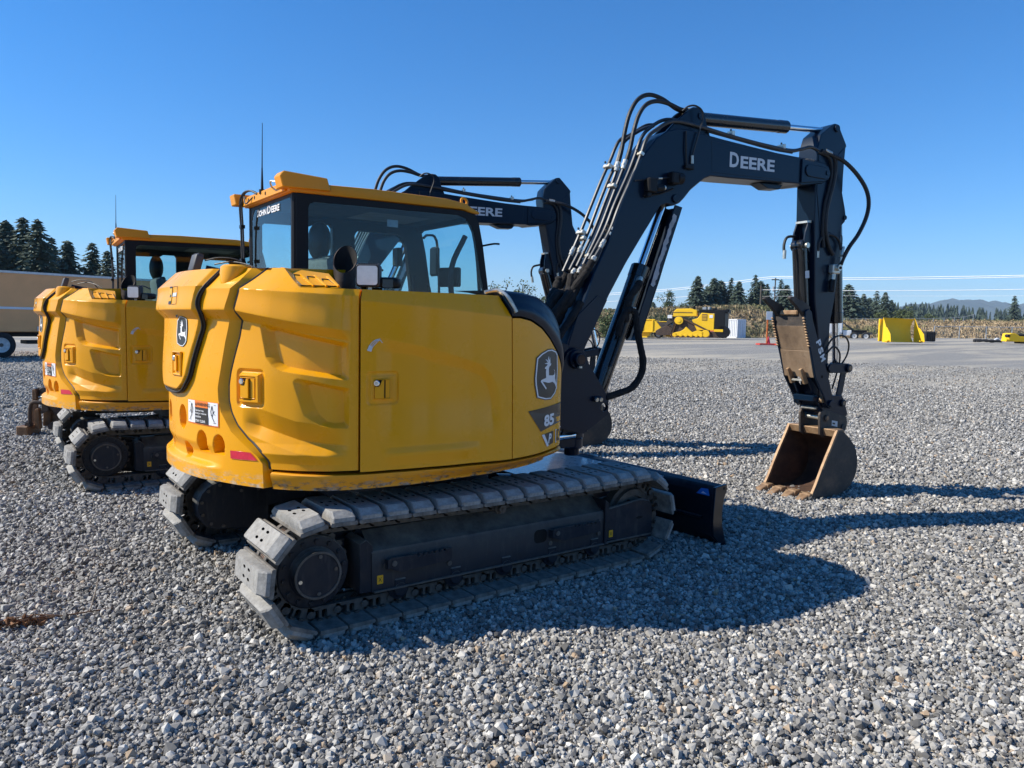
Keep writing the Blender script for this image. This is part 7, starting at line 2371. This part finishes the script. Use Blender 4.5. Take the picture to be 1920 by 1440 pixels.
# bulldozer
Bz = thing('bulldozer', 'big old yellow crawler bulldozer with high drive track beside the white container', 'bulldozer', at(px(1262, 87), 87, 0.50), RZ - R(26))
Bz.scale = (1.08, 1.0, 0.97)
def dz_track(mb):
    # triangular high-drive track, front idler to the right
    loop = [(-0.25, 0.22), (-0.35, 0.55)] + [(0.55 + 0.52 * math.cos(a), 2.10 + 0.52 * math.sin(a)) for a in np.linspace(PI * 1.08, PI * 0.35, 8)] + [(3.45 + 0.42 * math.cos(a), 0.62 + 0.45 * math.sin(a)) for a in np.linspace(PI * 0.32, -PI * 0.5, 9)] + [(0.05, 0.16)]
    inner = [(1.55 + (x - 1.55) * 0.86, 1.0 + (z - 1.0) * 0.84) for x, z in loop]
    prism(mb, loop, 0.0, 0.45, 'brown_old', 0.0, holes=[inner[::-1]])
    prism(mb, inner, 0.20, 0.40, 'brown_dark', 0.0)
    n = len(loop)
    for i in range(n):
        a, b = Vector(loop[i]), Vector(loop[(i + 1) % n])
        L = (b - a).length; m = max(1, int(L / 0.24))
        d = (b - a).normalized()
        for k in range(m):
            c = a + d * (k + .5) * L / m
            box(mb, (c.x, 0.22, c.y), (0.20, 0.62, 0.07), 'brown_old' if d.x < 0 else 'bucket_steel', 0.0, Matrix.Rotation(-math.atan2(d.y, d.x), 4, 'Y'))
part('track', None, dz_track, Bz)
part('drive_wheel', None, lambda mb: (cyl(mb, (0.55, -0.12, 2.10), (0.55, 0.0, 2.10), 0.47, 'old_yellow', 26, bev=0.04), cyl(mb, (0.55, -0.18, 2.10), (0.55, -0.10, 2.10), 0.24, 'old_yellow', 18, bev=0.02)), Bz)
part('idler_wheel', None, lambda mb: (cyl(mb, (3.42, -0.10, 0.62), (3.42, 0.0, 0.62), 0.42, 'old_yellow', 24, bev=0.03), cyl(mb, (0.15, -0.10, 0.42), (0.15, 0.0, 0.42), 0.25, 'old_yellow', 20, bev=0.02)), Bz)
part('roller_frame', None, lambda mb: (prism(mb, [(0.2, 0.30), (3.2, 0.30), (3.3, 0.80), (2.6, 1.0), (2.0, 0.75), (1.6, 1.15), (1.35, 1.4), (1.1, 1.05), (0.7, 0.80), (0.2, 0.7)], -0.10, 0.05, 'old_yellow', 0.04), [cyl(mb, (x, -0.14, 0.36), (x, 0.0, 0.36), 0.17, 'old_yellow', 14, bev=0.02) for x in (0.8, 1.35, 1.9, 2.45, 2.95)]), Bz)
part('engine_body', None, lambda mb: (prism(mb, [(-0.1, 2.55), (2.4, 2.65), (2.4, 3.35), (1.7, 3.55), (0.2, 3.50), (-0.15, 3.1)], 0.15, 1.6, 'old_yellow', 0.05), prism(mb, [(2.45, 1.0), (4.25, 1.0), (4.25, 2.95), (2.9, 3.05), (2.5, 2.4), (1.9, 2.2)], 0.05, 1.7, 'old_yellow', 0.04), boxm(mb, (-0.2, 0.10, 3.05), (1.9, 1.65, 3.12), 'brown_old', 0.01)), Bz)
part('side_grille', None, lambda mb: (boxm(mb, (2.95, 0.02, 2.15), (3.5, 0.07, 2.9), 'brown_old', 0.01), [boxm(mb, (2.98, 0.0, 2.22 + i * 0.16), (3.47, 0.05, 2.28 + i * 0.16), 'old_yellow', 0.0) for i in range(4)], boxm(mb, (3.75, 0.02, 2.45), (4.1, 0.06, 2.8), 'decal_white', 0.005)), Bz)
part('radiator_block', None, lambda mb: (boxm(mb, (4.3, 0.0, 0.75), (5.35, 2.4, 3.35), 'black_plastic', 0.05), boxm(mb, (2.6, 0.1, 3.05), (5.6, 2.2, 3.42), 'black_plastic', 0.04), boxm(mb, (4.26, -0.02, 0.85), (5.2, 0.02, 1.15), 'old_yellow', 0.01)), Bz)
part('top_equipment', None, lambda mb: (cyl(mb, (1.95, 0.7, 3.4), (1.95, 0.7, 3.8), 0.16, 'black_plastic', 12), boxm(mb, (2.9, 0.4, 3.42), (3.3, 0.9, 3.72), 'galv', 0.03), cyl(mb, (3.6, 0.6, 3.42), (3.6, 0.6, 3.75), 0.16, 'galv', 14, bev=0.03), boxm(mb, (3.95, 0.4, 3.42), (4.4, 0.9, 3.62), 'black_plastic', 0.03), boxm(mb, (5.3, 0.3, 3.2), (5.7, 0.8, 3.5), 'black_plastic', 0.04)), Bz)
part('ripper', None, lambda mb: (prism(mb, [(-1.9, 0.25), (-0.2, 0.35), (-0.2, 1.2), (-0.8, 1.5), (-1.5, 1.2), (-2.1, 0.8)], 0.3, 1.4, 'brown_dark', 0.05), prism(mb, [(-0.9, 1.4), (-0.2, 1.9), (0.0, 2.6), (-0.35, 2.7), (-0.9, 2.0)], 0.4, 0.9, 'bucket_steel', 0.04), boxm(mb, (-0.75, 0.2, 2.35), (-0.25, 1.0, 2.75), 'white_paint', 0.03)), Bz)
part('front_idler_guard', None, lambda mb: (cyl(mb, (5.15, 0.0, 0.85), (5.15, 0.6, 0.85), 0.72, 'black_plastic', 20, bev=0.05), boxm(mb, (3.9, 0.1, 0.15), (5.3, 1.9, 0.9), 'brown_dark', 0.05)), Bz)

# white container, seen on its near corner: long printed side to the left, door end to the right
Ct = thing('shipping_container', 'white corrugated shipping container with a printed machine on its side', 'container', at(px(1381, 96), 96, 0.54), RZ - R(54))
cL, cW, cH = 5.6, 1.75, 2.43
def cont(mb):
    boxm(mb, (-cL + 0.06, 0.07, 0.12), (-0.07, cW - 0.04, cH - 0.06), 'white_paint')
    for a, b in (((-cL, 0, 0), (0, 0.12, 0.16)), ((-cL, 0, cH - 0.12), (0, 0.12, cH)), ((-cL, 0, 0), (-cL + 0.12, 0.12, cH)), ((-0.12, 0, 0), (0, 0.12, cH)), ((-0.12, cW - 0.12, 0), (0, cW, cH)), ((-0.1, 0.1, 0), (0, cW, 0.15)), ((-0.1, 0.1, cH - 0.12), (0, cW, cH))):
        boxm(mb, a, b, 'white_paint', 0.01)
part('container_body', None, cont, Ct)
for i in range(20):
    part('corrugation', 'corr', lambda mb: boxm(mb, (-0.07, 0.0, 0.18), (0.07, 0.075, cH - 0.14), 'white_paint', 0.02), Ct, Matrix.Translation((-cL + 0.28 + i * 0.265, 0, 0)))
for i in range(2):
    part('door', 'cdoor', lambda mb: (boxm(mb, (-0.06, 0.02, 0.16), (-0.01, cW / 2 - 0.12, cH - 0.14), 'print_and_shade_white', 0.01), [cyl(mb, (0.0, y, 0.2), (0.0, y, cH - 0.2), 0.022, 'galv', 8) for y in (0.2, 0.5)]), Ct, Matrix.Translation((0, 0.12 + i * (cW / 2 - 0.12), 0)))  # door end in bluer white, its shade painted in
def print_(mb):
    k = 5.6 / 3.35
    S = lambda pts, mat, o=0.0: put2d(mb, shape2d([[(-5.6 + (x - 0.02) * k, z) for x, z in pts]]), lambda x, z: (x, -0.004 - o, z), mat)
    S([(0.72, 0.85), (1.75, 0.75), (1.90, 1.25), (1.80, 1.85), (1.62, 2.10), (1.42, 1.75), (1.25, 1.80), (1.18, 2.15), (0.98, 2.10), (0.95, 1.55), (0.78, 1.20)], 'decal_orange')
    S([(0.90, 1.00), (1.40, 0.98), (1.30, 1.22), (1.10, 1.30)], 'decal_black', 0.002)
    S([(1.35, 1.28), (1.62, 1.32), (1.58, 1.62), (1.42, 1.55)], 'decal_white', 0.002)
    S([(0.75, 0.66), (1.75, 0.60), (1.75, 0.76), (0.74, 0.82)], 'decal_red', 0.001)
    S([(1.85, 0.85), (2.35, 0.82), (2.40, 0.90), (1.90, 0.93)], 'decal_black', 0.001)
    S([(1.98, 0.95), (2.06, 0.95), (2.06, 1.55), (1.98, 1.55)], 'decal_black', 0.001); S([(2.2, 0.95), (2.26, 0.95), (2.26, 1.45), (2.2, 1.45)], 'decal_black', 0.001)
    S([(1.88, 1.50), (2.42, 1.45), (2.40, 1.56), (1.9, 1.6)], 'decal_grey', 0.001)
    for x0 in np.arange(0.85, 2.2, 0.16):
        S([(x0, 0.36), (x0 + 0.10, 0.34), (x0 + 0.12, 0.42), (x0 + 0.02, 0.44)], 'decal_black', 0.001)
    S([(0.80, 0.50), (0.84, 0.34), (0.88, 0.50)], 'decal_black', 0.001); S([(2.15, 0.60), (2.20, 0.34), (2.24, 0.60)], 'decal_black', 0.001)
part('printed_picture', None, print_, Ct)

# barricade sign
Sg = thing('barricade_sign', 'small white sign on an orange post with a red base frame', 'sign', at(px(1437, 60), 60, 0.44), RZ)
part('post', None, lambda mb: boxm(mb, (-0.05, -0.03, 0.1), (0.05, 0.03, 2.3), 'orange_paint', 0.01), Sg)
part('sign_board', None, lambda mb: boxm(mb, (-0.14, -0.06, 2.02), (0.34, -0.031, 2.68), 'white_paint', 0.005), Sg)
part('base_frame', None, lambda mb: (boxm(mb, (-0.72, -0.10, 0.0), (0.75, 0.10, 0.14), 'red_paint', 0.02), boxm(mb, (-0.72, -0.5, 0.0), (-0.60, 0.5, 0.12), 'red_paint', 0.01), boxm(mb, (0.60, -0.5, 0.0), (0.72, 0.5, 0.12), 'red_paint', 0.01)), Sg)
Cn = thing('traffic_cone', 'small faded pink traffic cone beside the orange sign post', 'cone', at(px(1441, 60), 60.1, 0.44) + Vector((0, 0, 0)), RZ)
part('cone_body', None, lambda mb: (lathe(mb, [(0.17, 0.03), (0.04, 0.62), (0.0, 0.62)], (0, 0, 0.05), (0, 0, 1), 'decal_red', 16), boxm(mb, (-0.2, -0.2, 0.0), (0.2, 0.2, 0.06), 'decal_red', 0.01)), Cn)

# white semi tractor
Sm = thing('semi_tractor', 'white semi tractor without trailer beyond the near excavator arm', 'truck', at(px(1546, 95), 95, 0.62), RZ - R(14))
part('truck_cab', None, lambda mb: (boxm(mb, (0.0, 0.0, 0.75), (2.0, 2.3, 3.3), 'white_paint', 0.12), boxm(mb, (-1.6, 0.15, 0.75), (0.1, 2.1, 1.9), 'white_paint', 0.12), prism(mb, [(0.0, 3.28), (2.0, 3.28), (2.0, 3.75), (0.9, 3.6)], 0.2, 2.1, 'white_paint', 0.05)), Sm)
part('side_window', None, lambda mb: boxm(mb, (0.35, -0.015, 2.1), (1.05, 0.01, 2.85), 'dark_glass', 0.0), Sm)
part('fuel_tank', None, lambda mb: cyl(mb, (0.5, 0.25, 0.75), (1.9, 0.25, 0.75), 0.33, 'alu', 18, bev=0.03), Sm)
part('chassis', None, lambda mb: (boxm(mb, (-1.2, 0.5, 0.72), (5.6, 0.7, 1.0), 'bolt_steel', 0.0), boxm(mb, (-1.2, 1.6, 0.72), (5.6, 1.8, 1.0), 'bolt_steel'), boxm(mb, (3.3, 0.3, 1.0), (4.9, 2.0, 1.25), 'black_plastic', 0.05), boxm(mb, (2.1, 0.2, 0.55), (3.1, 0.7, 1.2), 'white_paint', 0.05), prism(mb, [(1.95, 2.3), (2.1, 2.3), (3.6, 1.2), (3.4, 1.1)], 0.9, 1.1, 'bolt_steel')), Sm)
for x in (-0.6, 3.4, 4.75):
    wheel(Sm, x, 0.0, 0.50, 'w50', 0.50)

# big dozer blade standing on the lot
Bl = thing('dozer_blade_attachment', 'big detached yellow blade with bright triangular end plates standing on the far lot', 'blade', at(px(1684, 64), 64, 0.78), RZ + R(22))
part('mouldboard', None, lambda mb: quadstrip(mb, [(-1.85, 0.05 + q, z) for q, z in ((0.0, 0.05), (0.22, 0.4), (0.34, 0.9), (0.34, 1.4), (0.22, 1.8), (0.0, 2.10))], [(1.75, 0.05 + q, z) for q, z in ((0.0, 0.05), (0.22, 0.4), (0.34, 0.9), (0.34, 1.4), (0.22, 1.8), (0.0, 2.06))], 'old_yellow'), Bl)
part('mouldboard_back', None, lambda mb: boxm(mb, (-1.8, 0.42, 0.1), (1.7, 0.6, 2.0), 'old_yellow', 0.03), Bl)
for sx, key in ((-1, 'el'), (1, 'er')):
    def endp(mb, sx=sx):
        o = [(0.0, 2.14), (0.0, 0.05), (0.70, 0.02), (1.05, 0.12), (0.95, 0.75), (0.55, 1.25), (0.40, 1.32)]
        vs = []
        x0 = -1.86 if sx < 0 else 1.76
        a = R(10) if sx < 0 else R(-4)
        pts = [(x0 + (-1 if sx < 0 else 1) * y * math.sin(abs(a)), 0.06 - y * math.cos(a), z) for y, z in o]
        nrm = Vector((0.07, 0.03, 0))
        vs = [Vector(p) for p in pts] + [Vector(p) + nrm for p in pts]
        n = len(pts)
        fs = [tuple(range(n)), tuple(range(n, 2 * n))[::-1]] + [(i, n + i, n + (i + 1) % n, (i + 1) % n) for i in range(n)]
        mb.add(vs, fs, 'old_yellow')
        b = pts[2]
        box(mb, (b[0] + 0.15 * (1 if sx < 0 else -0.2), b[1], 0.16), (0.75 if sx < 0 else 0.5, 0.35, 0.14), 'old_yellow', 0.04)
    part('end_plate', None, endp, Bl)
Bk = thing('rubber_block', 'black ribbed rubber block standing right of the big yellow blade', 'block', at(px(1743, 72), 72, 0.85), RZ)
part('block_body', None, lambda mb: (boxm(mb, (-0.5, 0, 0.0), (0.5, 1.0, 0.98), 'tyre', 0.08)), Bk)
for i in range(6):
    part('rib', 'blkrib', lambda mb: boxm(mb, (-0.04, -0.04, 0.05), (0.04, 0.02, 0.92), 'tyre', 0.02), Bk, Matrix.Translation((-0.42 + i * 0.168, 0, 0)))
Bh = thing('black_bundle', 'low black bundle with a white bag lying on the gravel far right', 'bundle', at(px(1848, 70), 70, 0.92), RZ)
part('rolled_sheet', None, lambda mb: (tube(mb, [(-1.2, 0, 0.12), (-0.4, 0.05, 0.16), (0.4, 0.0, 0.12), (1.2, 0.05, 0.13)], 0.13, 'tyre', 8, 4, 0.25), tube(mb, [(-1.1, -0.25, 0.09), (0.0, -0.2, 0.12), (1.25, -0.22, 0.08)], 0.09, 'tyre', 8, 4, 0.25)), Bh)
part('white_bag', None, lambda mb: (tube(mb, [(0.65, -0.1, 0.20), (0.85, -0.1, 0.33), (1.05, -0.1, 0.30)], 0.10, 'white_paint', 8, 3, 0.25)), Bh)
Yl = thing('scissor_lift', 'low yellow machine frame at the right edge on the far lot', 'machine', at(px(1906, 66), 66, 0.90), RZ)
part('machine_frame', None, lambda mb: (prism(mb, [(-0.85, 0.15), (2.6, 0.15), (2.6, 0.62), (0.2, 0.62), (-0.1, 0.85), (-0.5, 0.92), (-0.75, 0.86), (-0.8, 0.45)], 0.0, 1.0, 'old_yellow', 0.04), cyl(mb, (-1.0, 0.1, 0.28), (-0.7, 0.1, 0.28), 0.14, 'old_yellow', 14)), Yl)
part('roller', None, lambda mb: (cyl(mb, (0.1, 0.2, 0.72), (2.6, 0.2, 0.72), 0.13, 'tyre', 12), cyl(mb, (-0.78, 0.0, 0.66), (-0.78, 0.4, 0.66), 0.14, 'tyre', 12), boxm(mb, (0.3, 0.1, 0.0), (1.0, 0.9, 0.16), 'tyre')), Yl)

# fences: posts and rails
def fence(name, label, pts, dep, ztop_, wires):
    fpts = [at(px(x, dep), dep, 0.0) for x in pts]
    f = thing(name, label, 'fence', (fpts[0].x, fpts[0].y, 0), 0)
    zb = 0.019 * 52
    zs = [float(zat(x, y, dep)) for x, y in zip(pts, ztop_)]
    for p, z in zip(fpts, zs):
        q = p - fpts[0]
        part('fence_post', None, lambda mb: cyl(mb, (q.x, q.y, zb - 0.5), (q.x, q.y, z + 0.08), 0.06, 'galv', 8), f)
    part('top_rail', None, lambda mb: tube(mb, [Vector((p.x - fpts[0].x, p.y - fpts[0].y, z)) for p, z in zip(fpts, zs)], 0.045, 'galv', 6, 0), f)
    def link(mb):
        vs, fs = [], []
        for (p, z), (p2, z2) in zip(zip(fpts, zs), zip(fpts[1:], zs[1:])):
            L = (p2 - p).length; n = int(L / 0.35)
            for i in range(n):
                for sg in (1, -1):
                    a, b = (i / n, min(1, (i + 4) / n)) if sg > 0 else (min(1, (i + 4) / n), i / n)
                    A = p.lerp(p2, a) - fpts[0]; B = p.lerp(p2, b) - fpts[0]
                    k0 = len(vs); w = 0.008
                    za, zb_ = zb, z + (z2 - z) * b
                    vs += [(A.x, A.y, za - w), (A.x, A.y, za + w), (B.x, B.y, zb_ + w), (B.x, B.y, zb_ - w)]
                    fs.append((k0, k0 + 1, k0 + 2, k0 + 3))
        mb.add(vs, fs, 'galv')
    part('chain_link', None, link, f, None, 0, 'stuff')
fence('chain_link_fence', 'nearer chain link fence along the right end of the lot', [1749, 1796, 1846, 1894, 1950, 2010], 92, [612, 612, 613, 613.5, 614, 615], 3)
fence('chain_link_fence', 'farther taller chain link fence behind the big yellow blade', [1580, 1620, 1665, 1700, 1746, 1766, 1785, 1802, 1820], 122, [598, 597.5, 597.5, 597.5, 597.5, 596.5, 595.5, 594.5, 590], 3)

# utility poles and power lines
for x, top, dep, lab, arm in ((1448, 522, 150, 'taller utility pole with a crossarm behind the raised thumb', True), (1422, 536, 130, 'shorter bare utility pole left of the crossarm pole', False)):
    zt = float(zat(x, top, dep)); p = at(px(x, dep), dep, 2.0)
    pl = thing('utility_pole', lab, 'utility pole', p, RZ)
    part('pole', None, lambda mb: cyl(mb, (0, 0, 0), (0, 0, zt - 2.0), 0.17, 'wood_pole', 10, 0.12), pl)
    if arm:
        part('crossarm', None, lambda mb: boxm(mb, (-0.75, -0.08, zt - 2.45), (0.75, 0.08, zt - 2.25), 'wood_pole', 0.01), pl)
        part('transformer', None, lambda mb: cyl(mb, (-0.32, -0.1, zt - 4.7), (-0.32, -0.1, zt - 3.7), 0.22, 'galv', 12, bev=0.03), pl)
def cable(label, pts, r_=0.05):
    P = [at(px(x, d), d, float(zat(x, y, d))) for x, y, d in pts]
    o = thing('power_line', label, 'power line', P[0], 0)
    part('cable', None, lambda mb: tube(mb, [p - P[0] for p in P], r_, 'wire', 5, 6), o)
cable('topmost pair of power lines sweeping over the crossarm pole, upper wire', [(1100, 553, 240), (1219, 545, 205), (1294, 538, 185), (1385, 527, 165), (1450, 519.5, 150), (1580, 522, 138), (1747, 520, 128), (1920, 517, 118), (2200, 508, 105)], 0.060)
cable('topmost pair of power lines, lower wire just under the upper one', [(1100, 556, 240), (1219, 548, 205), (1294, 541, 185), (1385, 530.5, 165), (1450, 522.5, 150), (1580, 525, 138), (1747, 523.5, 128), (1920, 520, 118), (2200, 512, 105)], 0.055)
cable('middle power line crossing behind the arm below the topmost pair', [(1100, 568, 240), (1260, 558, 195), (1360, 550.5, 168), (1425, 544, 151), (1580, 545.5, 138), (1747, 545, 128), (1920, 543, 118), (2200, 538, 105)], 0.045)
cable('faint lowest power line right of the near excavator arm', [(1425, 556, 150), (1580, 555, 140), (1747, 555.5, 130), (1920, 555, 120), (2200, 552, 108)], 0.018)

# ------------------------------------------------------------------ air: pale even haze that only shows over kilometres
hz_m = bpy.data.materials.new('haze')
hz_m.use_nodes = True
hn = hz_m.node_tree.nodes
hn.clear()
ho = hn.new('ShaderNodeOutputMaterial')
hv = hn.new('ShaderNodeVolumePrincipled')
hv.inputs['Color'].default_value = (0.62, 0.80, 1.0, 1)
hv.inputs['Density'].default_value = 0.00011
hz_m.node_tree.links.new(hv.outputs[0], ho.inputs['Volume'])
M['haze'] = hz_m
def build_haze(mb):
    boxm(mb, (-7800, -7800, -1.2), (7800, 7800, 420), 'haze')
part('haze', None, build_haze, None, None, 0, 'stuff')
